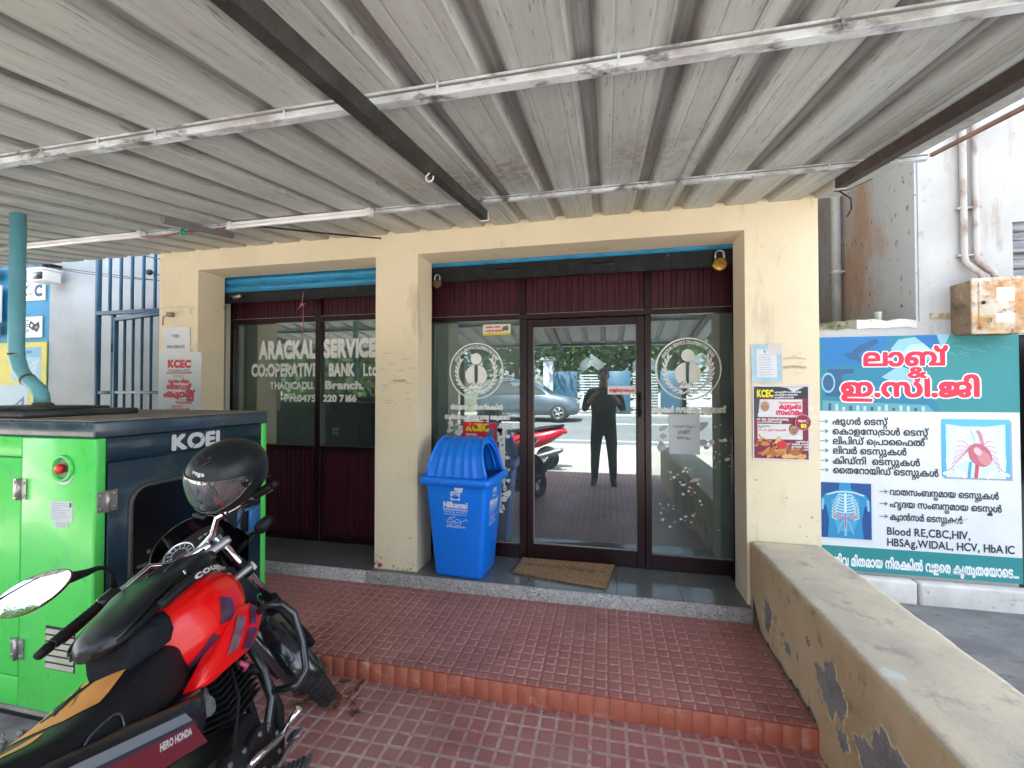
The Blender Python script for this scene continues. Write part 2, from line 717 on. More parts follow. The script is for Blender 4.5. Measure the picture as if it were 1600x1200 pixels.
M_up = tile_mat('tile_upper', (.30, .088, .080), (.39, .145, .128), (.60, .42, .36), .0665, .085, False, .38, .5)
M_low = tile_mat('tile_lower', (.36, .100, .094), (.29, .105, .098), (.56, .45, .41), .079, .105, True, .60, .55)
M_riser = mat('riser_tile', (.47, .145, .09), .42, c2=(.40, .11, .068), sc=5, lo=.35, hi=.65, c3=(.58, .36, .28), sc3=13, lo3=.56, hi3=.76, bump=.2, bsc=40, c4=(.24, .07, .05), sc4=4, lo4=.6, hi4=.75)
M_conc = mat('concrete', (.30, .285, .26), .85, c2=(.17, .165, .155), sc=3.5, lo=.4, hi=.62, c3=(.40, .38, .35), sc3=24, lo3=.52, hi3=.7, bump=.5, bsc=70)
M_pave = mat('pavers', (.42, .385, .34), .85, c2=(.31, .28, .24), sc=1.2, lo=.4, hi=.6, c3=(.5, .45, .38), sc3=30, lo3=.5, hi3=.7, bump=.5, bsc=40)
M_asph = mat('asphalt', (.16, .16, .16), .8, c2=(.21, .205, .20), sc=.8, lo=.4, hi=.65, c3=(.11, .11, .11), sc3=60, lo3=.5, hi3=.6, bump=.4, bsc=90)
M_white = mat('road_paint', (.75, .75, .72), .6)

def gz(y):
    """street rises gently away from the shop"""
    if y > -6:
        return 0.0
    if y > -14:
        return (-6 - y) / 8 * .42
    return .42 + max(0, -14 - y) * .002
b = B()
ys = [200, 60, 20, 4, -6, -7, -8, -9, -10, -11, -12, -13, -14, -16, -20, -30, -60, -200]
xs = [-200, -60, -20, -8, 0, 8, 20, 60, 200]
vs = [(x, y, gz(y)) for y in ys for x in xs]
fs = [(j * 9 + i, j * 9 + i + 1, (j + 1) * 9 + i + 1, (j + 1) * 9 + i) for j in range(len(ys) - 1) for i in range(8)]
b.add(vs, fs)
solo('ground', b, M_pave, kind='structure', origin=(0, 0, 0))
b = B()
ry = [-8.6, -9, -10, -11, -12, -13, -14, -16, -17.5]
vs = [(x, y, gz(y) + .005) for y in ry for x in (-120, 120)]
b.add(vs, [(2 * j, 2 * j + 1, 2 * j + 3, 2 * j + 2) for j in range(len(ry) - 1)])
solo('road', b, M_asph, kind='structure', origin=(0, -13, .2))
b = B()
for ya, yb in ((-9.05, -9.17), (-16.8, -16.92)):
    b.add([(-120, ya, gz(ya) + .01), (120, ya, gz(ya) + .01), (120, yb, gz(yb) + .01), (-120, yb, gz(yb) + .01)], [(0, 1, 2, 3)])
for k in range(-14, 15):
    b.add([(k * 6 + x, y, gz(y) + .01) for x, y in ((0, -12.9), (3, -12.9), (3, -13.05), (0, -13.05))], [(0, 1, 2, 3)])
solo('road_markings', b, M_white, kind='structure', origin=(0, -13, .3))

b = B().box(-2.15, -4.9, -.02, .89, -1.372, .04)
solo('tiled_floor', b, M_low, kind='structure')
b = B().box(-4.3, -1.352, -.02, .89, -.525, .143)
b.box(-4.3, -1.362, .137, .89, -.525, .147)
solo('tiled_platform', b, M_up, kind='structure')
b = B()
x_ = -4.3
while x_ < .885:
    x2 = min(.888, x_ + .0742)
    b.rbox(x_ + .0006, -1.3725 - .0008 * rnd.random(), -.01, x2 - .0003, -1.354, .1350 + .0006 * rnd.random(), .001, 1)
    x_ = x2
solo('step_riser', b, M_riser, kind='structure')
M_gran_top = mat('granite_polished', (.115, .12, .118), .16, c2=(.16, .165, .16), sc=160, lo=.45, hi=.6, c3=(.20, .19, .17), sc3=2.2, lo3=.5, hi3=.75, rvar=.10)
M_gran_front = mat('granite_edge', (.36, .35, .335), .5, c2=(.55, .54, .52), sc=75, lo=.48, hi=.6, c3=(.10, .10, .10), sc3=95, lo3=.55, hi3=.62, c4=(.13, .12, .11), sc4=3.5, lo4=.55, hi4=.75)
b = B()
xs = [-4.0, -3.35, -2.72, -1.79, -1.18, -.56, .06, .48, .883]
for x0, x1 in zip(xs[:-1], xs[1:]):
    b.box(x0 + .0012, -.505, 0, x1 - .0012, -.23, .2352, 0)
    b.box(x0 + .0012, -.2285, 0, x1 - .0012, .10, .2352, 0)
b.rbox(-4.0, -.525, 0, -1.79, -.506, .2362, .003, 1, 1)
b.rbox(-1.787, -.525, 0, .883, -.506, .2362, .003, 1, 1)
solo('granite_step', b, [M_gran_top, M_gran_front], kind='structure')

# left of the tiles: rough concrete and rubble strip under the generator
b = B().box(-8, -4.9, -.02, -2.153, .3, .02)
solo('concrete_ground', b, M_conc, kind='structure')
M_apron = mat('apron_concrete', (.13, .13, .13), .75, c2=(.20, .195, .19), sc=2.4, lo=.42, hi=.62, c3=(.08, .08, .08), sc3=11, lo3=.55, hi3=.7, bump=.4, bsc=50, stretch=(1, 2.2, 1))
b = B().box(1.298, -4.5, -.02, 9, .14, .11)
solo('pavement', b, M_apron, kind='structure')

# ------------------------------------------------------------------ the bank building
M_cream = mat('cream_paint', (.80, .705, .515), .75, c2=(.74, .64, .455), sc=1.6, lo=.4, hi=.65, c3=(.68, .56, .37), sc3=13, lo3=.62, hi3=.74, bump=.16, bsc=55,
              c4=(.50, .43, .32), sc4=2.6, lo4=.60, hi4=.78, stretch4=(2.2, 2.2, .6))
bank = thing('bank_building', 'cream painted bank with two deep shopfront openings, maroon frames and raised blue shutters', 'building', (-1.3, -.455, 0))
b = B()
for x0, x1 in ((-3.86, -3.445), (-1.757, -1.405), (.872, 1.295)):
    b.box(x0, -.455, 0, x1, -.19, 2.643)
b.box(-3.86, -.455, 2.643, 1.295, -.19, 6.6)
for x0, x1 in ((-3.86, -3.62), (-1.66, -1.535), (.962, 1.295)):
    b.box(x0, -.19, 0, x1, .06, 2.76)
b.box(-3.86, -.19, 2.76, 1.295, .06, 6.6)
b.box(-3.86, .06, 0, -3.74, 4.2, 6.6)
b.box(1.175, .06, 0, 1.295, 4.2, 6.6)
b.box(-3.74, 4.08, 0, 1.175, 4.2, 6.6)
part('wall', b, M_cream, bank)
b = B()
b.box(-3.9, -.5, 6.601, 1.33, 1.6, 6.72)
b.box(-3.9, 3.4, 6.601, 1.33, 4.25, 6.72)
b.box(-3.9, 1.6, 6.601, -3.2, 3.4, 6.72)
b.box(-.4, 1.6, 6.601, 1.33, 3.4, 6.72)          # opening added in the roof to brighten the hall
part('roof', b, M_conc, bank)
M_intfloor = mat('interior_floor', (.23, .22, .2), .35, c2=(.28, .27, .25), sc=3)
b = B().box(-3.739, .101, .1, 1.174, 4.079, .23)
part('interior_floor', b, M_intfloor, bank)
M_intwall = mat('interior_wall', (.50, .53, .48), .8, c2=(.42, .44, .40), sc=1.6)
b = B()
b.box(-3.739, 3.95, .23, 1.174, 4.07, 3.0)
b.box(-3.738, .07, .23, -3.72, 3.949, 3.0)
b.box(1.155, .07, .23, 1.173, 3.949, 3.0)
b.box(-3.737, .07, 3.0, 1.172, 1.8, 3.08)
b.box(-3.737, 3.2, 3.0, 1.172, 4.07, 3.08)
b.box(-3.737, 1.8, 3.0, -3.0, 3.2, 3.08)
b.box(-.8, 1.8, 3.0, 1.172, 3.2, 3.08)  # ceiling left open below the added roof opening, to brighten the room
b.box(-1.66, .62, .23, -1.58, 3.949, 2.999)
part('interior_wall', b, M_intwall, bank)

M_frame = mat('maroon_aluminium', (.016, .005, .008), .28, c2=(.022, .008, .010), sc=30, lo=.4, hi=.6, spec=.4)
def plank_mat():
    m = mat('maroon_panel', (.046, .008, .016), .42, spec=.3, c2=(.064, .012, .022), sc=1.0, lo=.42, hi=.58, stretch=(60, 60, 2.6), detail=4, c3=(.035, .008, .013), sc3=2.2, lo3=.52, hi3=.6)
    return m
M_plank = plank_mat()
GLW = glass('window_glass', (.86, .95, .93), .22, haze=.05)
GLD = glass('door_glass', (.24, .31, .33), .26, haze=.07, gcol=(.80, .95, 1.0))
GLR = glass('sidelight_glass', (.78, .88, .87), .16, haze=.10, gcol=(.85, .95, 1.0))
def planks(x0, x1, z0, z1, y=.0, w_=.1):
    b = B()
    n = max(1, round((x1 - x0) / w_))
    st = (x1 - x0) / n
    b.box(x0, y + .004, z0, x1, y + .014, z1)
    for k in range(n):
        a = x0 + k * st
        b.rbox(a + .0025, y - .006, z0, a + st * .62 - .0025, y + .0038, z1, .0022, 1, smooth=False)
        b.rbox(a + st * .62 + .0015, y - .003, z0, a + st - .0025, y + .0038, z1, .0015, 1, smooth=False)
    return b
def members(lst, r=.003):
    b = B()
    for (x0, x1, z0, z1, ya, yb) in lst:
        b.rbox(x0, ya, z0, x1, yb, z1, r, 1, smooth=False)
    return b
# left window
fr = part('window_frame', members([
    (-3.62, -3.503, .236, 2.75, -.028, .03), (-2.613, -2.553, .236, 2.75, -.028, .03), (-1.70, -1.662, .236, 2.75, -.028, .03),
    (-3.503, -2.613, 2.236, 2.286, -.03, .03), (-2.553, -1.70, 2.236, 2.286, -.03, .03),
    (-3.503, -2.613, 1.052, 1.098, -.034, .03), (-2.553, -1.70, 1.052, 1.098, -.034, .03),
    (-3.503, -2.613, .236, .29, -.026, .03), (-2.553, -1.70, .236, .29, -.026, .03)]), M_frame, bank)
parts('lower_panel', [planks(-3.503, -2.613, .29, 1.052, .006), planks(-2.553, -1.70, .29, 1.052, .006)], M_plank, fr)
parts('transom_panel', [planks(-3.503, -2.613, 2.286, 2.75, .006), planks(-2.553, -1.70, 2.286, 2.75, .006)], M_plank, fr)
b = B().box(-3.503, .002, 1.098, -2.613, .008, 2.236)
part('window_pane', b, GLW, fr)
b = B().box(-2.553, .002, 1.098, -1.70, .008, 2.236)
part('window_pane', b, GLW, fr)
# right shopfront
fr2 = part('window_frame', members([
    (-1.535, -1.470, .236, 2.72, -.028, .03), (-.701, -.642, .236, 2.186, -.032, .03), (.284, .330, .236, 2.186, -.032, .03), (.906, .962, .236, 2.72, -.028, .03),
    (-1.470, .906, 2.186, 2.230, -.036, .03), (-.701, -.656, 2.230, 2.72, -.03, .03), (.284, .330, 2.230, 2.72, -.03, .03),
    (-1.470, -.701, .236, .345, -.028, .03), (.330, .906, .236, .345, -.028, .03)]), M_frame, bank)
parts('transom_panel', [planks(x0, x1, 2.230, 2.72, .006, .098) for x0, x1 in ((-1.470, -.701), (-.656, .284), (.330, .906))], M_plank, fr2)
b = B().box(-1.470, .002, .345, -.701, .008, 2.186)
side_l = part('window_pane', b, GLR, fr2)
b = B().box(.330, .002, .345, .906, .008, 2.186)
side_r = part('window_pane', b, GLR, fr2)
# thin pale bead along the panes and transom
M_bead = mat('bead', (.30, .25, .22), .4)
parts('glazing_bead', [B().box(x0, -.039, 2.226, x1, -.0365, 2.2295) for x0, x1 in ((-1.468, -.703), (-.640, .282), (.332, .904))], M_bead, fr2)
parts('glazing_bead', [B().box(x0, -.004, .345, x1, .0015, .351) for x0, x1 in ((-1.462, -.705), (.334, .902))], M_bead, fr2)
parts('glazing_bead', [B().box(x0, -.033, 2.282, x1, -.0305, 2.2856) for x0, x1 in ((-3.500, -2.616), (-2.55, -1.70))], M_bead, fr)
door = part('door', members([
    (-.638, -.589, .243, 2.180, -.026, .02), (.223, .281, .243, 2.180, -.026, .02),
    (-.589, .223, 2.119, 2.180, -.026, .02), (-.589, .223, .243, .361, -.026, .02)]), M_frame, bank)
b = B().box(-.589, -.004, .361, .223, .002, 2.119)
part('door_pane', b, GLD, door)
b = B()
for x0, x1, z0, z1 in ((-.589, .223, .361, .368), (-.589, .223, 2.112, 2.119), (-.589, -.583, .368, 2.112), (.217, .223, .368, 2.112)):
    b.box(x0, -.012, z0, x1, -.0045, z1)
part('glazing_bead', b, mat('rubber', (.30, .30, .29), .6), door)
b = B()
b.tube([(.243, -.03, 1.565), (.243, -.06, 1.55), (.243, -.066, 1.49), (.243, -.06, 1.43), (.243, -.03, 1.415)], .011, 8)
b.rbox(.225, -.034, 1.54, .262, -.026, 1.59, .004)
b.rbox(.225, -.034, 1.395, .262, -.026, 1.445, .004)
part('door_handle', b, mat('dark_metal', (.02, .018, .02), .3, .6), door)

# roller shutters, raised
M_blue = mat('shutter_blue', (.03, .27, .50), .45, c2=(.02, .17, .33), sc=14, lo=.5, hi=.65, c3=(.10, .10, .11), sc3=50, lo3=.62, hi3=.68, stretch=(.5, 1, 2))
M_bar = mat('shutter_bar', (.008, .011, .014), .5, spec=.3, c2=(.022, .026, .030), sc=10, lo=.5, hi=.65, c3=(.30, .29, .28), sc3=34, lo3=.66, hi3=.70, bump=.3)
def shutter(x0, x1, zb, zt, nslat):
    b = B()
    h = .075
    for k in range(nslat):
        z = zt + k * h
        rings = []
        for x in (x0, x1):
            rings.append([(x, -.145 - .024 * math.sin(PI * j / 8), z + h * (j / 8)) for j in range(9)] + [(x, -.135, z + h), (x, -.135, z)])
        b.loft([[V(p) for p in r_] for r_ in rings], smooth=False)
    sh = part('roller_shutter', b, M_blue, bank)
    b = B().rbox(x0 - .01, -.168, zb, x1 + .01, -.14, zt - .001, .004, 1, smooth=False)
    b.box(x0, -.176, zb - .008, x1, -.146, zb - .0005)
    part('bottom_bar', b, M_bar, sh)
    return sh
sh1 = shutter(-3.53, -1.67, 2.418, 2.508, 3)
sh2 = shutter(-1.50, .935, 2.498, 2.618, 2)
for cx in (-.78, -.03):
    b = B()
    b.tube([(cx - .07, -.168, 2.565), (cx - .06, -.19, 2.56), (cx + .06, -.19, 2.56), (cx + .07, -.168, 2.565)], .006, 6)
    b.rbox(cx - .085, -.172, 2.553, cx + .085, -.1685, 2.578, .001, 1)
    part('shutter_handle', b, MATS['dark_metal'], sh2)
# shutter guides
parts('shutter_guide', [B().box(x0, -.18, .236, x1, -.11, 2.66) for x0, x1 in ((-3.60, -3.56), (.938, .962), (-1.535, -1.505))], M_bar, bank)
b = B().box(-3.555, -.10, .236, -3.52, -.05, 2.43)
part('window_reveal', b, mat('pale_reveal', (.55, .53, .48), .7), bank)

# ------------------------------------------------------------------ low wall beside the steps
def rough_block(x0, y0, z0, x1, y1, z1, nx, ny, nz, amp, sc):
    bm = bmesh.new()
    bmesh.ops.create_cube(bm, size=1)
    bmesh.ops.subdivide_edges(bm, edges=list(bm.edges), cuts=0)
    me_b = B()
    bm.free()
    def face(o, u, v, nu, nv):
        vs, fs = [], []
        for j in range(nv + 1):
            for i in range(nu + 1):
                vs.append(V(o) + V(u) * (i / nu) + V(v) * (j / nv))
        for j in range(nv):
            for i in range(nu):
                a = j * (nu + 1) + i
                fs.append((a, a + 1, a + nu + 2, a + nu + 1))
        return vs, fs
    dx, dy, dz = x1 - x0, y1 - y0, z1 - z0
    for o, u, v, nu, nv, m in (((x0, y0, z0), (0, dy, 0), (0, 0, dz), ny, nz, 0), ((x1, y0, z0), (0, dy, 0), (0, 0, dz), ny, nz, 0),
                               ((x0, y0, z0), (dx, 0, 0), (0, 0, dz), nx, nz, 0), ((x0, y1, z0), (dx, 0, 0), (0, 0, dz), nx, nz, 0),
                               ((x0, y0, z1), (dx, 0, 0), (0, dy, 0), nx, ny, 1)):
        vs, fs = face(o, u, v, nu, nv)
        me_b.add(vs, fs, m, True)
    c = V(((x0 + x1) / 2, 0, z1 - .2))
    for i, p in enumerate(me_b.v):
        d = NZ.noise_vector(p * sc) * amp + NZ.noise_vector(p * sc * 4) * amp * .4
        ex = min(abs(p.x - x0), abs(p.x - x1))
        ez = abs(p.z - z1)
        e = max(0, 1 - math.hypot(max(ex, ez), 0) / .02) if ex < .02 and ez < .02 else 0
        q = p + d
        if e:
            q += (V((c.x, p.y, c.z)) - p).normalized() * (.004 + .010 * max(0, NZ.noise(p * 16) + .1)) * e
        me_b.v[i] = q
    return me_b
M_wallside = mat('ochre_plaster', (.60, .475, .29), .85, c2=(.50, .375, .21), sc=2.6, lo=.42, hi=.62, c3=(.26, .21, .14), sc3=13, lo3=.57, hi3=.70, bump=.6, bsc=45,
                 c4=(.20, .18, .14), sc4=3.0, lo4=.56, hi4=.75, stretch4=(1, 1, .7))
M_walltop = mat('cement_top', (.52, .455, .34), .85, c2=(.40, .36, .285), sc=3.0, lo=.42, hi=.6, c3=(.22, .21, .19), sc3=9, lo3=.56, hi3=.72, bump=.7, bsc=60,
                c4=(.50, .57, .56), sc4=4.5, lo4=.64, hi4=.72)
b = rough_block(.888, -4.3, 0, 1.292, -.456, .64, 16, 200, 24, .0018, 5)
lw_ = solo('low_wall', b, [M_wallside, M_walltop], 'ochre plastered low wall with flaking grey patches running out from the entrance', 'wall')
def blob(y0, z0, y1, z1, seed, n=150, rough=.35):
    pts = []
    for k in range(n):
        a = 2 * PI * k / n
        r_ = 1 - rough * .5 + rough * NZ.noise(V((math.cos(a) * 2.2 + seed, math.sin(a) * 2.2, seed * 1.7))) * 1.4 + .13 * NZ.noise(V((math.cos(a) * 7, math.sin(a) * 7, seed))) + .09 * NZ.noise(V((math.cos(a) * 24, math.sin(a) * 24, seed)))
        pts.append(((y0 + y1) / 2 + (y1 - y0) / 2 * r_ * math.cos(a), (z0 + z1) / 2 + (z1 - z0) / 2 * r_ * math.sin(a)))
    return pts
M_lip = mat('paint_lip', (.66, .55, .36), .85, c2=(.45, .36, .22), sc=40)
M_bare = mat('bare_cement', (.27, .275, .27), .9, c2=(.17, .17, .175), sc=7, lo=.4, hi=.62, c3=(.31, .31, .30), sc3=40, lo3=.52, hi3=.66, bump=.6, bsc=70)
for (y0, z0, y1, z1, sd) in ((-2.25, .03, -1.60, .52, 2.0), (-1.62, .28, -1.36, .50, 5.0), (-2.9, .05, -2.3, .50, 8.0), (-.86, .22, -.70, .44, 11.0), (-1.30, .44, -1.25, .49, 14.0), (-1.62, .20, -1.52, .30, 17.0), (-1.10, .26, -1.0, .34, 19.0), (-1.18, .30, -1.15, .35, 23.0)):
    b = B()
    pts = blob(y0, z0, y1, z1, sd)
    n = len(pts)
    cy_, cz2 = (y0 + y1) / 2, (z0 + z1) / 2
    def rg_(x, k, j_=0):
        return [V((x, cy_ + (y - cy_) * k + j_ * .004 * NZ.noise(V((y * 40, z * 40, 1))), cz2 + (z - cz2) * k + j_ * .004 * NZ.noise(V((y * 40, z * 40, 5))))) for y, z in pts]
    b.loft([rg_(.8875, 1.03), rg_(.8840, 1.02, 1), rg_(.8832, 1.0, 1), rg_(.8855, .985)], cap=False, m=1)
    b.add(rg_(.8852, .99), [tuple(range(n))], 0)
    part('bare_patch', b, [M_bare, M_lip], lw_)
b = B()
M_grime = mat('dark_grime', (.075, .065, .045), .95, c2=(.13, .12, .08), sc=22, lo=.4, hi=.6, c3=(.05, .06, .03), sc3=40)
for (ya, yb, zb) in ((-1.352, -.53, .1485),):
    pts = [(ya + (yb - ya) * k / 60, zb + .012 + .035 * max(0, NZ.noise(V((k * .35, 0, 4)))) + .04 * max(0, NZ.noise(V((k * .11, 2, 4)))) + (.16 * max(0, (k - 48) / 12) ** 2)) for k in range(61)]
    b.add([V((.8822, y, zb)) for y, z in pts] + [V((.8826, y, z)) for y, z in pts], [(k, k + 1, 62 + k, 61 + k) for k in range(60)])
part('dark_band', b, M_grime, lw_)

# ------------------------------------------------------------------ canopy
T_ = .155
def cz(y):
    return 2.81 + T_ * (y + .455)
def zinc():
    m = mat('zinc_sheet', (.60, .655, .635), .5, .0, c2=(.49, .525, .505), sc=2.0, lo=.38, hi=.62, stretch=(6, .5, 1), detail=9,
            c3=(.25, .265, .255), sc3=24, lo3=.585, hi3=.66, c4=(.33, .275, .205), sc4=2.2, lo4=.60, hi4=.78, stretch4=(1.6, 1.0, 1), bump=.12, bsc=40)
    t = m.node_tree
    N, L_ = t.nodes.new, t.links.new
    p = t.nodes['Principled BSDF']
    src = p.inputs['Base Color'].links[0].from_socket
    g = N('ShaderNodeNewGeometry')
    sep = N('ShaderNodeSeparateXYZ')
    L_(g.outputs['Position'], sep.inputs[0])
    def mt(op, a, b=None):
        n = N('ShaderNodeMath')
        n.operation = op
        for i, q in enumerate((a, b)):
            if q is None:
                continue
            if isinstance(q, (int, float)):
                n.inputs[i].default_value = q
            else:
                L_(q, n.inputs[i])
        return n.outputs[0]
    def rg(v, a, b, c=0, d=1):
        n = N('ShaderNodeMapRange')
        for k, q in zip(('From Min', 'From Max', 'To Min', 'To Max'), (a, b, c, d)):
            n.inputs[k].default_value = q
        L_(v, n.inputs['Value'])
        return n.outputs[0]
    def ns(sc, st, w_):
        mp = N('ShaderNodeMapping')
        mp.inputs['Scale'].default_value = st
        L_(g.outputs['Position'], mp.inputs['Vector'])
        n = N('ShaderNodeTexNoise')
        n.noise_dimensions = '4D'
        n.inputs['W'].default_value = w_
        n.inputs['Scale'].default_value = sc
        n.inputs['Detail'].default_value = 8
        n.inputs['Roughness'].default_value = .65
        L_(mp.outputs[0], n.inputs['Vector'])
        return n.outputs['Fac']
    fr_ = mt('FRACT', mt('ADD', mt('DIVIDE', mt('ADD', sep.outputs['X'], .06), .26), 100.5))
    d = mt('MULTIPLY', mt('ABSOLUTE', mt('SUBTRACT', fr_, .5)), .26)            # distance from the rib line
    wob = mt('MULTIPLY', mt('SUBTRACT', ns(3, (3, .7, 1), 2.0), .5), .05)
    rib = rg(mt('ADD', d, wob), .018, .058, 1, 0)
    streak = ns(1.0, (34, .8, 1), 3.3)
    dark_band = mt('MULTIPLY', rib, rg(streak, .34, .62, .3, .95))  # darker along each rib, broken up by streak noise
    pan = mt('MULTIPLY', rg(streak, .56, .70, 0, .7), rg(ns(1.4, (1, 1, 1), 8.8), .40, .58, .2, 1))
    lines = mt('MULTIPLY', rg(mt('ABSOLUTE', mt('SUBTRACT', d, .083)), .0, .0035, 1, 0), rg(ns(2.0, (1, 1.6, 1), 5.5), .42, .6, 0, .55))
    tot = mt('MINIMUM', mt('ADD', mt('ADD', dark_band, pan), lines), 1.0)
    # mottled band where damp has crept along the far purlin
    band = mt('MULTIPLY', rg(mt('ABSOLUTE', mt('ADD', sep.outputs['Y'], 1.48)), .05, .34, 1, 0), rg(ns(1.1, (1.3, .3, 1), 14.2), .47, .62))
    mott = mt('MULTIPLY', band, rg(ns(26, (1, 1, 1), 4.2), .42, .56, .1, .9))
    def mix(f, a, c):
        n = N('ShaderNodeMix')
        n.data_type = 'RGBA'
        L_(f, n.inputs[0])
        L_(a, n.inputs[6])
        n.inputs[7].default_value = lin(c)
        return n.outputs[2]
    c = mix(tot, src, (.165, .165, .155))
    c = mix(mott, c, (.25, .215, .175))
    near = rg(sep.outputs['Y'], -1.05, -.62, 0, .45)
    c = mix(mt('MULTIPLY', near, rg(ns(1.0, (9, 1, 1), 6.6), .3, .6, .3, 1)), c, (.36, .33, .25))
    L_(c, p.inputs['Base Color'])
    return m
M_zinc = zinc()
can = thing('canopy', 'corrugated grey metal sheet canopy on steel rafters over the entrance', 'canopy', (-1.5, -2.5, 2.2))
prof = []
x = -9.4 + ((-.06 + 9.4) % .26) - .26
while x < 1.47:
    prof += [(x - .043, 0), (x - .024, .027), (x + .024, .027), (x + .043, 0), (x + .075, .0), (x + .081, .0012), (x + .087, 0), (x + .171, .0), (x + .177, .0012), (x + .183, .0)]
    x += .26
prof = [p for p in prof if -9.4 < p[0] < 1.455] + [(1.457, 0), (1.476, .024), (1.486, .027)]
def sheet(ya, yb, pf, off):
    b = B()
    n = 6
    rows = []
    for k in range(n + 1):
        y = ya + (yb - ya) * k / n
        rows.append([V((px, y, cz(y) + off + pz)) for px, pz in pf])
    b.loft(rows, cap=False, ring_closed=False, smooth=False)
    b.loft([[p + V((0, 0, .0012)) for p in r_] for r_ in rows], cap=False, ring_closed=False, smooth=False)
    return b
k = 0
x0 = -.06 + .26 * 6 - .065
while x0 > -9.5:
    x1 = x0
    x0 = x1 - 1.04
    pf = [p for p in prof if x0 - .10 < p[0] < x1 + .006]
    if len(pf) > 2:
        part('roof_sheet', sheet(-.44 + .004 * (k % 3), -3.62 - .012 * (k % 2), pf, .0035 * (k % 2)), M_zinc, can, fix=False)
    k += 1
M_purl = mat('galvanised', (.72, .80, .85), .42, .1, c2=(.42, .42, .43), sc=12, lo=.42, hi=.60, c3=(.12, .125, .13), sc3=16, lo3=.54, hi3=.64, stretch=(.5, 1, 1))
M_purls = mat('purlin_side', (.20, .21, .215), .6, .1, c2=(.15, .14, .14), sc=9, lo=.4, hi=.65, stretch=(.4, 1, 1))
M_raft = mat('rafter_steel', (.035, .033, .032), .55, .2, c2=(.075, .07, .065), sc=8, lo=.5, hi=.65, c3=(.22, .20, .18), sc3=26, lo3=.62, hi3=.72)
M_rust = mat('rafter_brown', (.055, .043, .036), .6, .1, c2=(.10, .07, .05), sc=9, lo=.48, hi=.66, c3=(.05, .045, .04), sc3=28, lo3=.58, hi3=.7)
def purlin(y, x0, x1, w_, h_, top):
    """rolled channel along X under the sheet: darker web, brighter lower flange, roof screws"""
    z1 = cz(y) - top
    b = B()
    b.rbox(x0, y - w_ / 2, z1 - h_, x1, y + w_ / 2, z1 - h_ + .0055, .0015, 1, smooth=False)
    b.rbox(x0, y - w_ / 2 - .001, z1 - h_ - .0002, x1, y - w_ / 2 + .004, z1 - h_ * .42, .0015, 1, smooth=False)
    b.box(x0, y - w_ / 2 + .004, z1 - h_ + .0056, x1, y + w_ / 2 - .002, z1 - .002, 1)
    b.rbox(x0, y - w_ / 2 - .001, z1 - .006, x1, y + w_ / 2, z1, .0012, 1, smooth=False)
    x = x0 + .21
    while x < x1:
        b.rbox(x - .004, y - w_ / 2 - .004, z1 - h_ * .9, x + .004, y - w_ / 2 + .001, z1 + .002, .001, 1)
        x += .26 * (1 + (rnd.random() < .4)) + .02 * rnd.random()
    return part('purlin', b, [M_purl, M_purls], can)
purlin(-1.13, -9.3, 1.46, .026, .030, .001)
purlin(-2.28, -9.3, 1.46, .032, .038, .001)
purlin(-3.42, -9.3, 1.46, .032, .038, .001)
def rafter(x0, ya, yb, w_, h_, m_, name='rafter'):
    b = B()
    r_ = []
    for y in (ya, yb):
        z = cz(y) - .038
        r_.append([(x0 - w_ / 2, y, z), (x0 + w_ / 2, y, z), (x0 + w_ / 2, y, z - h_), (x0 - w_ / 2, y, z - h_)])
    b.loft([[V(p) for p in q] for q in r_], smooth=False)
    return part(name, b, m_, can)
ra1 = rafter(-.722, -1.0, -3.6, .042, .055, M_raft)
ra2 = rafter(1.165, -1.0, -3.6, .045, .052, M_rust)
ra3 = rafter(-2.52, -1.02, -1.50, .026, .034, M_purls)
rafter(-5.2, -1.06, -3.6, .05, .06, M_raft)
b = B()
z = cz(-1.0)
b.rbox(-.747, -1.000, z - .098, -.697, -.992, z - .036, .002, 1)
part('end_plate', b, M_purl, ra1)
b = B().rbox(1.137, -1.000, z - .096, 1.193, -.992, z - .036, .002, 1)
part('end_plate', b, M_purl, ra2)
b = B()
for px in (-2.42, 1.15):
    b = B()
    b.rbox(px - .03, -3.56, -.02, px + .03, -3.50, cz(-3.53) - .1, .003, 1)
    part('post', b, M_raft, can)
# edge angle along the right end of the sheet
b = B()
r_ = []
for y in (-1.12, -3.6):
    z = cz(y)
    r_.append([V(p) for p in ((1.478, y, z - .012), (1.492, y, z - .012), (1.492, y, z + .004), (1.478, y, z + .004))])
b.loft(r_, smooth=False)
part('edge_trim', b, mat('rusty_edge', (.20, .10, .06), .7, c2=(.12, .07, .05), sc=14), can)
# hooks
M_hook = mat('white_plastic', (.72, .72, .70), .35)
for hx, hy, lab in ((-.715, -1.84, 'small white hook hanging under the dark rafter above the bin'), (1.195, -1.98, 'small white hook hanging under the brown rafter at the right edge')):
    b = B()
    z0 = cz(hy) - .038 - .054
    pts = [(hx, hy, z0 + .012)] + [(hx + .017 * math.sin(a) * .9 + .0, hy - .004, z0 - .012 - .019 * math.cos(a) + .003) for a in [-PI * .75 + k * PI * 1.45 / 14 for k in range(15)]]
    pts = [(hx, hy, z0 + .006), (hx - .004, hy, z0 - .004)] + [(hx + .016 * math.cos(a), hy, z0 - .020 + .017 * math.sin(a)) for a in [PI * .85 + k * (PI * 1.25) / 12 for k in range(13)]]
    b.tube(pts, .0036, 7)
    solo('ceiling_hook', b, M_hook, lab, 'hook', group='hooks under the canopy')
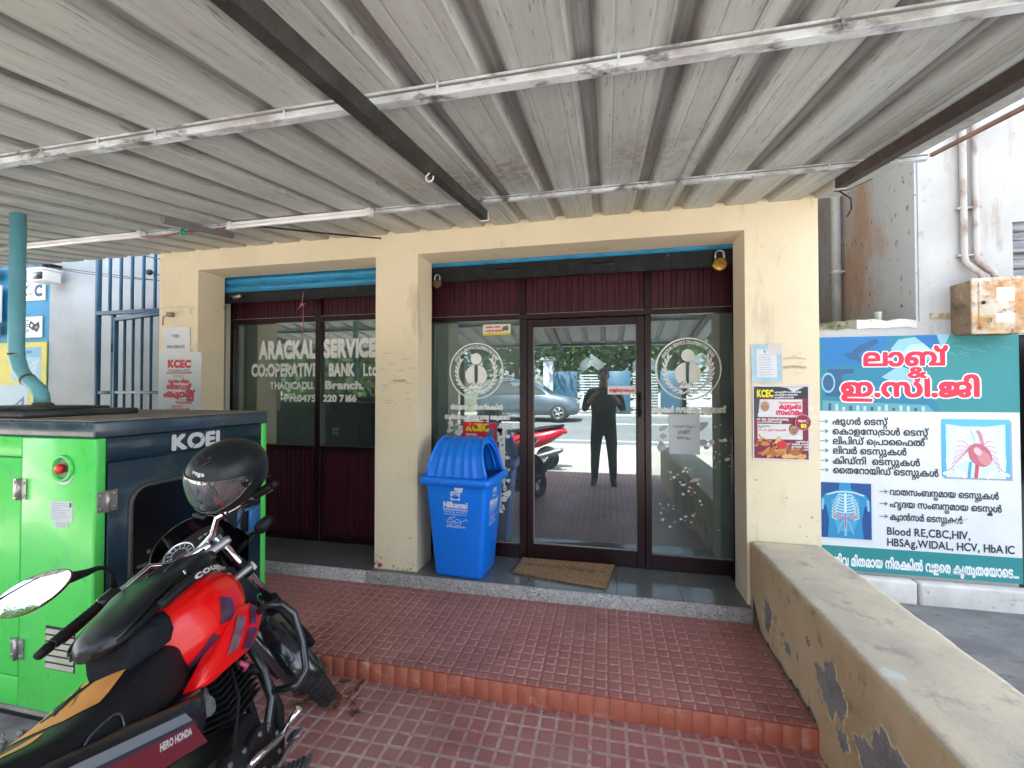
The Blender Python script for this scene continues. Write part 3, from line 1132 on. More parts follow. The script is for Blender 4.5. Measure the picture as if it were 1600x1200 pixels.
# tube lights along the far purlin
def batten(x0, x1, lab, sag=0):
    t = thing('tube_light', lab, 'light', ((x0 + x1) / 2, -1.155, cz(-1.13) - .06), group='tube lights under the canopy')
    zt = cz(-1.13) - .012
    b = B().rbox(x0, -1.176, zt - .03, x1, -1.1485, zt, .005, 2)
    part('batten', b, mat('batten_white', (.88, .89, .91), .4), t)
    b = B().tube([(x0 + .03, -1.178, zt - .034), (x1 - .03, -1.178, zt - .034)], .0125, 10)
    part('tube', b, mat('tube_white', (.92, .93, .95), .25), t)
    b = B()
    for x in (x0, x1 - .035):
        part('end_cap', B().rbox(x - .003, -1.192, zt - .048, x + .033, -1.1475, zt + .001, .004, 1), M_hook, t)
batten(-2.40, -1.37, 'white tube light fixed to the purlin above the left bank window')
batten(-4.25, -3.10, 'white tube light on the purlin beside the blue chimney pipe')
b = B()
z = cz(-1.13) - .05
b.tube([(-3.1, -1.17, z), (-3.0, -1.19, z - .02), (-2.85, -1.18, z - .01), (-2.74, -1.18, z + .005), (-2.6, -1.17, z - .004), (-2.4, -1.165, z + .012)], .005, 6)
cbl = solo('cable', b, mat('cable_red', (.35, .04, .06), .5), 'red cable joining the two tube lights along the purlin', 'cable')
b = B()
for k in range(4):
    b.rbox(-2.76 + k * .007, -1.20 + .004 * (k % 2), z - .022, -2.735 + k * .008, -1.185, z + .02 - .006 * k, .003, 1)
part('tape_wrap', b, mat('tape_green', (.01, .30, .22), .4), cbl)
b = B()
b.tube([(-2.3, -1.06, cz(-1.06) - .012), (-1.95, -.75, cz(-.75) - .03), (-1.7, -.48, cz(-.48) - .03)], .006, 6)
solo('cable', b, mat('black_rubber', (.012, .012, .013), .5), 'black cable running from the tube light to the wall under the canopy', 'cable')
b = B()
b.tube([(1.15, -.98, cz(-.98) - .10), (1.24, -.93, cz(-.93) - .085), (1.36, -.9, cz(-.9) - .03)], .003, 6)
b.tube([(1.17, -.98, cz(-.98) - .10), (1.23, -.965, cz(-.9) - .15), (1.235, -.96, cz(-.9) - .20), (1.215, -.96, cz(-.9) - .24)], .004, 6)
solo('cable', b, MATS['black_rubber'], 'thin black wire dangling from the end of the brown rafter', 'cable')
# ------------------------------------------------------------------ building on the right
M_lime = mat('limewash', (.47, .465, .455), .8, c2=(.40, .39, .37), sc=2.4, lo=.42, hi=.65, c3=(.33, .30, .26), sc3=10, lo3=.60, hi3=.72, bump=.25, bsc=40,
             c4=(.27, .22, .17), sc4=2.6, lo4=.58, hi4=.76, stretch4=(2.5, 2.5, .5))
M_niche = mat('stained_grey', (.44, .46, .50), .85, c2=(.40, .275, .215), sc=.9, lo=.47, hi=.60, c3=(.12, .105, .10), sc3=20, lo3=.60, hi3=.66, stretch=(1, 1.6, .7), bump=.3)
M_dkwall = mat('dark_back_wall', (.085, .09, .10), .8, c2=(.15, .155, .165), sc=5, lo=.4, hi=.65, stretch=(1, 1, .5))  # back of the recess, darker colour than its side wall
M_plinth = mat('white_plinth', (.66, .645, .61), .8, c2=(.54, .52, .48), sc=5, lo=.42, hi=.65, c3=(.24, .22, .19), sc3=13, lo3=.6, hi3=.7, bump=.5, bsc=30)
M_moss = mat('mossy_ledge', (.12, .13, .055), .95, c2=(.27, .25, .19), sc=14, lo=.45, hi=.6, c3=(.05, .065, .02), sc3=40, lo3=.52, hi3=.62, bump=.8, bsc=60)
nb = thing('neighbour_building', 'weathered white limewashed building with a stained grey recess and grey rain pipes', 'building', (2.6, .2, .1))
b = B()
b.box(2.20, .165, .11, 2.755, 1.4, 6.8)
b.box(2.755, .165, 2.775, 6, 1.4, 6.8)
b.box(3.9, .165, .11, 6, 1.4, 2.775)
b.box(1.30, .165, .11, 2.20, .42, 2.10)
part('wall', b, M_lime, nb)
b = B().box(2.182, .172, 2.0, 2.1985, 1.62, 6.8)
part('recess_wall', b, M_niche, nb)
b = B().box(1.30, 1.622, 2.0, 2.20, 1.75, 6.8)
part('recess_wall', b, M_dkwall, nb)
b = B()
bm_ = []
for i in range(29):
    for j in range(9):
        xx, yy = 1.30 + .88 * i / 28, .16 + 1.46 * j / 8
        bm_.append((xx, yy, 2.115 + .018 * NZ.noise(V((xx * 9, yy * 9, 0))) + .012 * NZ.noise(V((xx * 30, yy * 30, 3)))))
b.add(bm_, [(j + i * 9, j + 1 + i * 9, j + 10 + i * 9, j + 9 + i * 9) for i in range(28) for j in range(8)], 0, True)
for i in range(28):
    a0, a1 = bm_[i * 9], bm_[(i + 1) * 9]
    b.add([a0, a1, (a1[0], .158, 2.06 + .015 * NZ.noise(V((a1[0] * 14, 0, 0)))), (a0[0], .158, 2.06 + .015 * NZ.noise(V((a0[0] * 14, 0, 0))))], [(0, 1, 2, 3)], 0 if i < 16 else 1)
part('ledge', b, [M_moss, M_plinth], nb)
b = B()
b.rbox(1.30, .075, .08, 2.115, .164, .262, .02, 3)
b.rbox(2.125, .072, .08, 4.2, .164, .258, .02, 3)
part('plinth', b, M_plinth, nb)
b = B()
for k in range(12):
    z = 2.0 + k * .065
    b.rbox(2.757, .20 - .012 * (k % 2), z, 3.899, .24, z + .062, .006, 1)
for z in (2.30, 2.56):
    b.rbox(2.757, .17, z, 3.899, .20, z + .025, .003, 1)
part('shutter', b, mat('grey_slats', (.30, .31, .32), .5, c2=(.16, .17, .18), sc=6, lo=.45, hi=.6, stretch=(1, 1, 8)), nb)
b = B().box(2.757, .245, .11, 3.899, .3, 2.0)
part('doorway', b, mat('doorway_dark', (.035, .032, .034), .6), nb)
M_pvc = mat('pvc_grey', (.50, .51, .52), .45, c2=(.40, .40, .39), sc=6, lo=.45, hi=.65, c3=(.25, .23, .2), sc3=25, lo3=.62, hi3=.7)
b = B()
b.cyl((2.12, 1.14, 2.09), (2.12, 1.14, 5.5), .040, seg=18)
b.cyl((2.12, 1.14, 2.70), (2.12, 1.14, 2.735), .046, seg=18)
b.rbox(2.10, 1.10, 2.71, 2.183, 1.18, 2.725, .003, 1)
part('rain_pipe', b, M_pvc, nb)
M_conduit = mat('painted_conduit', (.46, .43, .40), .6, c2=(.27, .20, .16), sc=9, lo=.48, hi=.62, stretch=(1, 1, .6), c3=(.25, .20, .16), sc3=30, lo3=.62, hi3=.7)
b = B()
for cx, ex in ((2.455, 2.50), (2.525, 2.57)):
    b.tube([(cx, .135, 4.2), (cx, .135, 2.55), (cx + .004, .13, 2.50), (cx + .03, .10, 2.44), (ex, .06, 2.40), (ex, .05, 2.34)], .019, 10)
    b.rbox(cx - .035, .13, 2.88, cx + .035, .163, 2.895, .003, 1)
    b.rbox(cx - .035, .13, 2.545, cx + .035, .163, 2.56, .003, 1)
part('conduit', b, M_conduit, nb)
b = B().box(2.262, .155, 2.118, 2.385, .164, 2.155)
part('nameplate', b, mat('old_plate', (.32, .22, .10), .6, c2=(.5, .45, .35), sc=30), nb)
# tumbler on the ledge
b = B().lathe([(.027, 0), (.034, .085), (.034, .088), (.031, .086), (.025, .006)], (2.04, .35, 2.118), seg=18)
solo('tumbler', b, mat('steel', (.5, .5, .5), .3, .7), 'small steel tumbler standing on the mossy ledge in the grey recess', 'tumbler')

# rusty meter box
M_rustbox = mat('rusty_paint', (.56, .50, .40), .6, c2=(.42, .20, .06), sc=7, lo=.43, hi=.56, c3=(.19, .075, .03), sc3=20, lo3=.56, hi3=.66, bump=.35, bsc=60, c4=(.60, .31, .06), sc4=5, lo4=.58, hi4=.7)
M_rustside = mat('rusty_side', (.24, .17, .11), .7, c2=(.09, .065, .045), sc=7, lo=.45, hi=.6, c3=(.38, .31, .23), sc3=14, lo3=.56, hi3=.66, bump=.4)
mb = thing('meter_box', 'rusty cream metal meter box on the white wall above the lab sign', 'box', (2.54, .06, 1.985))
b = B().rbox(2.385, -.02, 1.985, 2.70, .164, 2.345, .006, 2)
part('case', b, M_rustside, mb)
b = B().rbox(2.377, -.036, 1.977, 2.708, -.0205, 2.353, .005, 2)
b.rbox(2.412, -.043, 2.005, 2.690, -.0365, 2.325, .004, 1)
part('lid', b, M_rustbox, mb)
F = Flat((2.412, -.0435, 2.005), (1, 0, 0), (0, 0, 1))
F.rect(.095, .185, .19, .275, ink(.74, .74, .72), 1)
F.rect(.09, .045, .19, .105, ink(.66, .62, .54), 1)
F.text('13', .035, .05, .028, ink(.03, .03, .03), 2, bold=.01)
F.part('painted_marks', mb)
b = B().lathe([(.012, 0), (.012, .004), (.0, .005)], (2.435, -.0432, 2.185), (0, -1, 0), 14)
part('keyhole', b, MATS['dark_metal'], mb)

# ------------------------------------------------------------------ the lab sign board
TEAL = ink(.018, .235, .25)
WHT = ink(.72, .75, .78)
INKD = ink(.02, .028, .045)
lab = thing('sign_board', 'tall teal and white lab test sign board leaning on the white wall', 'sign', (2.04, .14, .285))
b = B().rbox(1.305, .135, .285, 2.757, .160, 2.0, .003, 1, smooth=False)
part('panel', b, mat('board_white', (.70, .73, .76), .45, c2=(.64, .66, .68), sc=3, lo=.45, hi=.65), lab)
Y0 = .1343
F = Flat((0, Y0, 0), (1, 0, 0), (0, 0, 1))
F.rect(1.306, 1.452, 2.755, 1.998, TEAL, 1)
F.rect(1.306, .287, 2.755, .462, TEAL, 1)
# laboratory picture on the left of the header: bench, microscope shapes, soft light
B1, B2, B3, B4, B5 = ink(.01, .16, .42), ink(.02, .10, .22), ink(.25, .50, .62), ink(.42, .62, .68), ink(.012, .19, .32)
F.poly([(1.56, 1.452), (2.30, 1.452), (2.18, 1.70), (2.06, 1.998), (1.56, 1.998)], B5, 2)
F.poly([(1.56, 1.78), (1.92, 1.80), (1.98, 1.998), (1.56, 1.998)], B1, 3)
F.poly([(1.58, 1.56), (1.92, 1.56), (1.92, 1.585), (1.70, 1.59), (1.69, 1.72), (1.76, 1.73), (1.77, 1.76), (1.60, 1.76)], B2, 4)
F.poly([(1.76, 1.84), (1.84, 1.90), (1.93, 1.95), (1.91, 1.98), (1.80, 1.93), (1.74, 1.87)], B2, 5)
F.poly([(1.70, 1.88), (1.74, 1.84), (1.86, 1.80), (1.87, 1.82), (1.75, 1.88)], B2, 5.6)
F.poly([(2.0, 1.90), (2.05, 1.97), (2.24, 1.998), (2.36, 1.998), (2.30, 1.85), (2.14, 1.78)], B3, 3)
F.poly([(2.06, 1.87), (2.12, 1.93), (2.26, 1.95), (2.22, 1.84), (2.13, 1.80)], B4, 4)
F.poly([(2.14, 1.998), (2.24, 1.90), (2.30, 1.93), (2.28, 1.998)], B1, 5)
F.poly([(1.94, 1.70), (2.02, 1.66), (2.20, 1.64), (2.22, 1.72), (2.05, 1.78)], B3, 3)
F.oval(1.60, 1.66, .045, .075, B3, 5)
F.oval(1.60, 1.66, .035, .06, B2, 6)
F.poly([(1.56, 1.452), (2.26, 1.452), (2.22, 1.50), (1.56, 1.53)], ink(.10, .33, .38), 3)
for k in range(14):
    xx = 1.60 + .045 * k
    F.rect(xx, 1.455, xx + .018, 1.478 + .03 * rnd.random(), B4 if k % 3 else B2, 4)
RED, OUT = ink(.66, .012, .055), ink(.80, .78, .80)
for l, m_, bo in ((7, OUT, .09), (8, RED, .042)):
    F.text('ലാബ്', 1.822, 1.783, .118, m_, l, width=.50, bold=bo, rows=44)
    F.text('&', 2.10, 1.695, .078, m_, l + 2, width=.115, bold=bo * .9, rows=44)
    F.text('ഇ.സി.ജി', 1.68, 1.562, .125, m_, l, width=.84, bold=bo, rows=44)
GRN = ink(.01, .22, .22)
def arrow(x, y, s_=.05):
    F.line([(x, y), (x + s_, y)], .0055, GRN, 2)
    F.line([(x + s_ - .018, y + .014), (x + s_, y), (x + s_ - .018, y - .014)], .0055, GRN, 2)
rowsL = [(1.352, 'ഷുഗർ ടെസ്റ്റ്', .348), (1.280, 'കൊളസേട്രാൾ ടെസ്റ്റ്', .595), (1.208, 'ലിപിഡ് പ്രൊഫൈൽ', .575), (1.138, 'ലിവർ ടെസ്റ്റുകൾ', .465), (1.064, 'കിഡ്\u200cനി  ടെസ്റ്റുകൾ', .545), (.994, 'തൈറോയിഡ് ടെസ്റ്റുകൾ', .655)]
for z, t_, wd in rowsL:
    arrow(1.545, z + .022)
    F.text(t_, 1.625, z, .048, INKD, 2, width=wd, bold=.030, rows=34)
rowsR = [(.852, 'വാതസംബന്ധമായ ടെസ്റ്റുകൾ', .645), (.765, 'ഹൃദയ സംബന്ധമായ ടെസ്റ്റ്കൾ', .66), (.674, 'ക്യാൻസർ ടെസ്റ്റുകൾ', .435)]
for z, t_, wd in rowsR:
    arrow(1.918, z + .022)
    F.text(t_, 1.982, z, .046, INKD, 2, width=wd, bold=.030, rows=34)
F.text('Blood RE,CBC,HIV,', 1.96, .566, .056, INKD, 2, width=.50, bold=.022, rows=40)
F.text('HBSAg,WIDAL, HCV, HbA1C', 1.96, .487, .056, INKD, 2, width=.75, bold=.022, rows=40)
F.text('ണിവ മിതമായ നിരക്കിൽ വളരെ കൃത്യതയോടെ...', 1.60, .325, .068, ink(.75, .78, .80), 2, width=1.13, bold=.042, rows=36)
# scuffs where the print has worn
F.poly([(2.30, .655), (2.36, .668), (2.44, .70), (2.46, .72), (2.40, .69), (2.33, .672)], ink(.55, .50, .50), 3)
for k in range(16):
    a, c = 2.30 + rnd.random() * .44, 1.86 + rnd.random() * .12
    F.line([(a, c), (a + .03 + .05 * rnd.random(), c - .01 - .02 * rnd.random())], .003, ink(.10, .36, .38), 2)
for k in range(10):
    a, c = 2.18 + rnd.random() * .5, .295 + rnd.random() * .06
    F.line([(a, c), (a + .02 + .04 * rnd.random(), c + .01 * rnd.random())], .004, ink(.22, .30, .30), 2)
F.part('print', lab)
# chest picture (heart and lungs)
F = Flat((0, Y0, 0), (1, 0, 0), (0, 0, 1))
x0, x1, z0, z1 = 2.302, 2.695, .995, 1.402
F.rect(x0 + .012, z0 - .012, x1 + .012, z1 - .012, ink(.30, .36, .46), 1)
F.rect(x0, z0, x1, z1, ink(.60, .76, .84), 2)
F.rect(x0, z0, x0 + .025, z1, ink(.06, .42, .72), 3)
F.rect(x1 - .025, z0, x1, z1, ink(.06, .42, .72), 3)
F.poly([(x0, z1), (x0, z1 - .03), (x0 + .12, z1 - .05), (x1 - .12, z1 - .05), (x1, z1 - .03), (x1, z1)], ink(.10, .45, .70), 3.5)
cx = (x0 + x1) / 2
for sg in (-1, 1):
    F.poly([(cx + sg * .03, z1 - .07), (cx + sg * .09, z1 - .05), (cx + sg * .15, z1 - .14), (cx + sg * .175, z0 + .12), (cx + sg * .165, z0 + .03), (cx + sg * .10, z0 + .09), (cx + sg * .04, z0 + .12)], ink(.72, .80, .85), 4)
    for k in range(9):
        yb = z1 - .10 - .03 * k
        F.line([(cx + sg * .03, yb - .02), (cx + sg * (.09 + .004 * k), yb + .012), (cx + sg * (.15 + .003 * k), yb - .03)], .004, ink(.45, .62, .75), 5)
    for k in range(6):
        F.line([(cx + sg * .03, z1 - .20), (cx + sg * (.07 + .012 * k), z1 - .15 - .035 * k), (cx + sg * (.10 + .01 * k), z1 - .155 - .04 * k)], .0045, ink(.68, .16, .30), 6)
    F.line([(cx + sg * .06, z0), (cx + sg * .13, z0 + .06), (cx + sg * .19, z0 + .02)], .02, ink(.80, .86, .90), 5)
F.oval(cx + .025, z0 + .16, .062, .085, ink(.52, .13, .19), 7, rot=.5)
F.oval(cx + .045, z0 + .14, .035, .055, ink(.62, .24, .27), 8, rot=.5)
F.oval(cx + .01, z0 + .185, .02, .03, ink(.72, .50, .55), 9, rot=.5)
F.line([(cx + .02, z0 + .22), (cx + .0, z0 + .29), (cx - .02, z0 + .35)], .026, ink(.62, .70, .80), 6)
F.line([(cx + .04, z0 + .23), (cx + .03, z0 + .30), (cx + .01, z0 + .33)], .02, ink(.62, .22, .30), 6)
F.line([(cx + .0, z0), (cx + .01, z0 + .10)], .02, ink(.60, .06, .12), 6)
F.line([(cx - .04, z0), (cx - .03, z0 + .11)], .016, ink(.06, .35, .66), 6)
F.part('chest_picture', lab)
# torso picture
F = Flat((0, Y0, 0), (1, 0, 0), (0, 0, 1))
x0, x1, z0, z1 = 1.545, 1.868, .520, .925
F.rect(x0 - .02, z0 - .018, x1 + .014, z1 + .006, ink(.62, .66, .72), 1)
F.rect(x0, z0, x1, z1, ink(.005, .07, .26), 2)
cx = (x0 + x1) / 2 - .005
F.poly([(cx - .035, z1), (cx + .035, z1), (cx + .04, z1 - .05), (cx + .13, z1 - .085), (cx + .158, z1 - .13), (cx + .155, z1 - .20), (cx + .125, z1 - .16), (cx + .105, z1 - .27), (cx + .115, z0), (cx - .115, z0),
        (cx - .105, z1 - .27), (cx - .125, z1 - .16), (cx - .155, z1 - .20), (cx - .158, z1 - .13), (cx - .13, z1 - .085), (cx - .04, z1 - .05)], ink(.02, .25, .50), 3)
F.poly([(cx - .02, z1 - .06), (cx + .02, z1 - .06), (cx + .09, z1 - .13), (cx + .085, z1 - .25), (cx + .05, z0 + .05), (cx - .05, z0 + .05), (cx - .085, z1 - .25), (cx - .09, z1 - .13)], ink(.04, .36, .60), 4)
for k in range(8):
    yb = z1 - .095 - .021 * k
    wd = .055 + .034 * math.sin(min(1, k / 5) * PI / 2)
    for sg in (-1, 1):
        F.line([(cx + sg * .008, yb), (cx + sg * wd * .7, yb + .012), (cx + sg * wd, yb - .012), (cx + sg * wd * .6, yb - .028)], .0075, ink(.50, .68, .76), 5)
F.rect(cx - .007, z1 - .22, cx + .007, z1 - .075, ink(.62, .76, .82), 6)
for k in range(16):
    F.rect(cx - .009, z0 + .02 + .014 * k, cx + .009, z0 + .029 + .014 * k, ink(.30, .55, .68), 5)
for sg in (-1, 1):
    F.line([(cx, z1 - .062), (cx + sg * .06, z1 - .07), (cx + sg * .12, z1 - .09)], .011, ink(.48, .66, .75), 6)
    F.oval(cx + sg * .045, z1 - .245, .026, .018, ink(.45, .26, .34), 6)
    F.line([(cx, z1 - .26), (cx + sg * .03, z1 - .30), (cx + sg * .05, z0 + .03)], .006, ink(.40, .42, .55), 6)
    F.line([(cx + sg * .142, z1 - .12), (cx + sg * .148, z1 - .20)], .012, ink(.25, .52, .70), 5)
F.line([(cx, z1 - .22), (cx, z1 - .33)], .008, ink(.55, .12, .22), 7)
F.part('torso_picture', lab)
# the next sign, only its edge in view
nx = thing('shop_sign', 'dark shop sign with orange lettering, cut off by the right edge of the photo', 'sign', (3.2, .12, 1.3))
b = B().rbox(2.80, .105, .95, 3.7, .125, 1.97, .003, 1, smooth=False)
part('panel', b, mat('sign_dark', (.045, .05, .055), .5), nx)
F = Flat((2.80, .1045, .95), (1, 0, 0), (0, 0, 1))
F.text('ര', .02, .90, .085, ink(.75, .20, .01), 1, bold=.06)
F.rect(.004, .45, .3, .70, ink(.25, .45, .55), 1)
F.oval(.06, .56, .05, .04, ink(.60, .64, .66), 2)
F.part('print', nx)
b = B()
b.tube([(1.49, -1.62, cz(-1.62) - .02), (1.55, -1.60, cz(-1.62) - .06), (1.8, -1.2, 2.58), (2.6, -.5, 2.62), (3.6, .1, 2.75)], .004, 6)
b.tube([(1.49, -1.62, cz(-1.62) - .02)] + [(1.52 + .02 * math.cos(a), -1.60, cz(-1.62) - .04 + .02 * math.sin(a)) for a in [k * .7 for k in range(9)]] , .004, 6)
solo('cable', b, MATS['black_rubber'], 'thin black wire looped at the canopy edge and stretched over to the right building', 'cable')

# ------------------------------------------------------------------ building on the left: shop with blue pier, gate, camera
M_lw = mat('pale_wall', (.40, .435, .45), .8, c2=(.34, .37, .385), sc=2.2, lo=.42, hi=.62, c3=(.30, .31, .32), sc3=9, lo3=.64, hi3=.76, bump=.2)
lb = thing('shop_building', 'pale grey shop building behind the blue barred gate, with a blue pier on its left', 'building', (-6.2, .4, 0))
b = B().box(-6.44, .3, 0, -3.862, .55, 5.6)
part('wall', b, M_lw, lb)
b = B()
b.box(-7.32, .3, 0, -6.441, .55, 3.28)
b.box(-12, .3, 2.95, -7.321, .55, 3.28)
part('blue_pier', b, mat('cyan_paint', (.012, .235, .42), .5, c2=(.015, .19, .34), sc=4), lb)
b = B().box(-12, 1.4, 0, -7.0, 1.5, 3.0)
b.box(-7.32, .551, 0, -7.25, 1.399, 3.0)
part('shop_interior', b, mat('shop_dark', (.03, .028, .03), .8), lb)
b = B().box(-12, .551, 3.0, -6.441, 1.6, 5.6)
part('upper_wall', b, M_lw, lb)
sg = thing('shop_sign', 'white sign with C S C letters on the blue pier behind the chimney pipe', 'sign', (-6.75, .29, 2.67), group='signs on the blue pier')
b = B().rbox(-7.05, .284, 2.675, -6.49, .298, 2.90, .003, 1, smooth=False)
part('panel', b, WHT, sg)
F = Flat((-7.05, .2838, 2.675), (1, 0, 0), (0, 0, 1))
F.text('CSC', .03, .062, .125, INKD, 1, width=.30, bold=.03)
F.text('C', .39, .055, .13, ink(.03, .05, .16), 1, width=.12, bold=.06)
F.text('S', .27, .055, .13, ink(.45, .46, .52), 2, width=.10, bold=.04)
F.rect(.02, .022, .53, .028, ink(.4, .4, .4), 1)
F.part('print', sg)
sg = thing('poster', 'white poster of dark identity cards on the blue pier', 'poster', (-6.7, .29, 2.24), group='signs on the blue pier')
b = B().rbox(-7.05, .286, 2.235, -6.535, .298, 2.485, .002, 1, smooth=False)
part('panel', b, WHT, sg)
F = Flat((-7.05, .2858, 2.235), (1, 0, 0), (0, 0, 1))
for k in range(8):
    F.rect(.18, .045 + .022 * k, .26 + .06 * abs(math.sin(k * 2.1)), .055 + .022 * k, ink(.04, .12, .30), 1)
F.poly([(.30, .13), (.38, .08), (.41, .155), (.33, .205)], INKD, 1)
F.poly([(.37, .10), (.44, .06), (.48, .12), (.47, .19), (.41, .16)], INKD, 2)
F.oval(.352, .145, .018, .02, WHT, 3)
F.oval(.43, .12, .022, .016, ink(.3, .3, .34), 3)
F.part('print', sg)
sg = thing('poster', 'yellow panel with two pale blue posters low on the blue pier', 'poster', (-6.8, .29, 1.3), group='signs on the blue pier')
b = B().rbox(-7.30, .286, 1.2, -6.455, .298, 2.18, .002, 1, smooth=False)
part('panel', b, mat('yellow_panel', (.62, .56, .11), .55, c2=(.55, .5, .12), sc=5), sg)
F = Flat((-7.30, .2858, 1.2), (1, 0, 0), (0, 0, 1))
F.rect(.28, .52, .76, .92, ink(.30, .52, .66), 1)
F.rect(.28, .80, .76, .92, ink(.18, .42, .60), 2)
F.text('PAN CARD', .40, .85, .03, INKD, 3, bold=.02)
for k in range(9):
    F.line([(.58 + .02 * (k % 3), .56 + .022 * k), (.66 + .01 * k % 3, .60 + .022 * k)], .008, ink(.62, .68, .72), 2)
F.text('i', .49, .72, .06, ink(.01, .05, .28), 3, bold=.06)
F.rect(.08, .13, .56, .47, ink(.42, .56, .66), 1)
F.poly([(.30, .20), (.50, .16), (.50, .34)], ink(.12, .16, .24), 2)
F.poly([(.38, .22), (.46, .20), (.46, .28)], ink(.46, .55, .62), 3)
F.rect(.30, .06, .70, .10, ink(.66, .10, .16), 1)
F.part('print', sg)
sg = thing('banner', 'white and orange banner with a curled red emblem at the left edge', 'banner', (-7.7, .2, 2.5), group='signs on the blue pier')
b = B().rbox(-8.2, .23, 2.42, -7.12, .25, 2.87, .003, 1, smooth=False)
part('panel', b, ink(.68, .69, .70), sg)
F = Flat((-8.2, .2297, 2.42), (1, 0, 0), (0, 0, 1))
F.poly([(.40, 0), (.92, 0), (1.03, .10), (.80, .33), (.55, .45), (.40, .45)], ink(.72, .10, .02), 1)
F.ring(.98, .30, .055, .072, ink(.45, .05, .12), 2, a0=-.6, a1=3.6, ey=1.4)
F.ring(.985, .27, .03, .042, INKD, 2, a0=.6, a1=4.2, ey=1.5)
F.part('print', sg)
sg = thing('shop_sign', 'narrow black sign with small white letters above the orange banner', 'sign', (-7.7, .2, 2.92), group='signs on the blue pier')
b = B().rbox(-8.2, .22, 2.93, -7.16, .24, 3.10, .003, 1, smooth=False)
part('panel', b, INKD, sg)
F = Flat((-8.2, .2197, 2.93), (1, 0, 0), (0, 0, 1))
F.text('RAJ', .80, .05, .055, WHT, 1, bold=.02)
F.part('print', sg)
sg = thing('shop_rack', 'rack of small colourful packets in the dark shop opening at the left edge', 'rack', (-7.7, .4, 0))
b = B()
for z in (1.1, 1.45, 1.8):
    b.box(-8.4, .36, z, -7.33, .6, z + .02)
for x in (-8.4, -7.35):
    b.box(x, .37, 0, x + .02, .59, 2.0)
part('frame', b, MATS['dark_metal'], sg)
b = B()
cols = [ink(.6, .1, .08), ink(.65, .6, .05), ink(.1, .35, .12), ink(.7, .7, .72), ink(.1, .2, .5)]
for z in (1.12, 1.47, 1.82):
    for k in range(7):
        x = -8.3 + k * .135
        b.rbox(x, .35, z, x + .11, .44, z + .16 + .08 * rnd.random(), .008, 1, rnd.randrange(5))
part('packets', b, cols, sg)
F = Flat((-7.9, .32, 2.28), (1, 0, 0), (0, 0, 1))
sg = thing('notice', 'white strip notice with small round emblems at the left edge under the orange banner', 'notice', (-7.6, .24, 2.3))
b = B().rbox(-8.2, .232, 2.26, -7.14, .246, 2.40, .002, 1, smooth=False)
part('panel', b, WHT, sg)
F = Flat((-8.2, .2317, 2.26), (1, 0, 0), (0, 0, 1))
for k in range(9):
    F.ring(.15 + .105 * k, .07, .022, .032, ink(.4, .4, .45), 1, 20)
F.part('print', sg)

# security camera
cc = thing('security_camera', 'white box security camera on the pale wall by the blue pier', 'camera', (-6.25, .2, 2.95))
b = B().rbox(-6.40, .06, 2.83, -6.15, .24, 2.965, .02, 3)
b.rbox(-6.42, .05, 2.958, -6.14, .25, 2.985, .01, 2)
part('housing', b, MATS['white_plastic'], cc)
b = B().rbox(-6.285, .045, 2.85, -6.155, .07, 2.935, .012, 3)
part('lens_window', b, mat('black_gloss', (.01, .01, .012), .1), cc)
b = B().lathe([(.028, 0), (.028, .012), (.018, .014), (.0, .012)], (-6.22, .045, 2.892), (0, -1, 0), 18)
part('lens', b, mat('lens_grey', (.25, .26, .28), .15, .3), cc)
b = B().cyl((-6.27, .15, 2.985), (-6.27, .15, 3.06), .03, seg=14)
b.cyl((-6.27, .15, 3.05), (-6.27, .30, 3.05), .02, seg=12)
part('bracket', b, MATS['dark_metal'], cc)
b = B()
for dz, sag in ((0, .0), (.05, .05)):
    b.tube([(-6.9 + k * .31, .25 - .02 * k, 3.13 - .05 * k + dz * .5 - sag * math.sin(PI * k / 9)) for k in range(10)], .004, 5)
solo('cable', b, MATS['black_rubber'], 'pair of thin black wires strung across the pale wall behind the gate', 'cable')
b = B().ell((-4.52, -.04, 2.80), (.035, .028, .03), 10, 7)
b.tube([(-4.52, -.04, 2.8), (-4.40, -.03, 2.77), (-4.3, -.02, 2.85), (-4.36, -.02, 2.92), (-4.58, -.03, 2.97)], .006, 6)
solo('cable_bundle', b, MATS['black_rubber'], 'black knot of cable tied to the blue gate bars near the canopy', 'cable')

# gate
M_gate = mat('gate_blue', (.010, .080, .155), .45, c2=(.008, .055, .11), sc=5, lo=.4, hi=.6, c3=(.20, .22, .23), sc3=40, lo3=.68, hi3=.72)
gt = thing('barred_gate', 'tall blue steel barred gate between the pale shop wall and the bank', 'gate', (-4.6, 0, 0))
b = B()
b.rbox(-5.265, -.02, .02, -5.22, .02, 3.04, .005, 1)
for k in range(1, 9):
    x = -5.235 + k * .148
    b.rbox(x - .013, -.012, 2.39, x + .013, .012, 3.04, .004, 1)
b.rbox(-5.25, -.025, 2.395, -3.866, .025, 2.435, .004, 1)
b.rbox(-5.05, -.016, .02, -5.015, .016, 2.40, .004, 1)
b.rbox(-5.21, -.018, 1.565, -5.055, .018, 1.60, .003, 1)
part('fixed_frame', b, M_gate, gt)
hg = V((-4.985, -.02, 0))
ca, sa = math.cos(R(-13)), math.sin(R(-13))
def swing(p):
    q = V(p) - hg
    return hg + V((q.x * ca - q.y * sa, q.x * sa + q.y * ca, q.z))
b = B()
b.rbox(-4.98, -.038, .06, -4.945, -.002, 2.36, .004, 1)
b.rbox(-3.98, -.045, .06, -3.93, .005, 2.36, .004, 1)
b.rbox(-4.925, -.045, 2.32, -3.98, .005, 2.36, .004, 1)
b.rbox(-4.925, -.04, 1.57, -3.98, 0, 1.60, .003, 1)
b.rbox(-4.925, -.04, .3, -3.98, 0, .335, .003, 1)
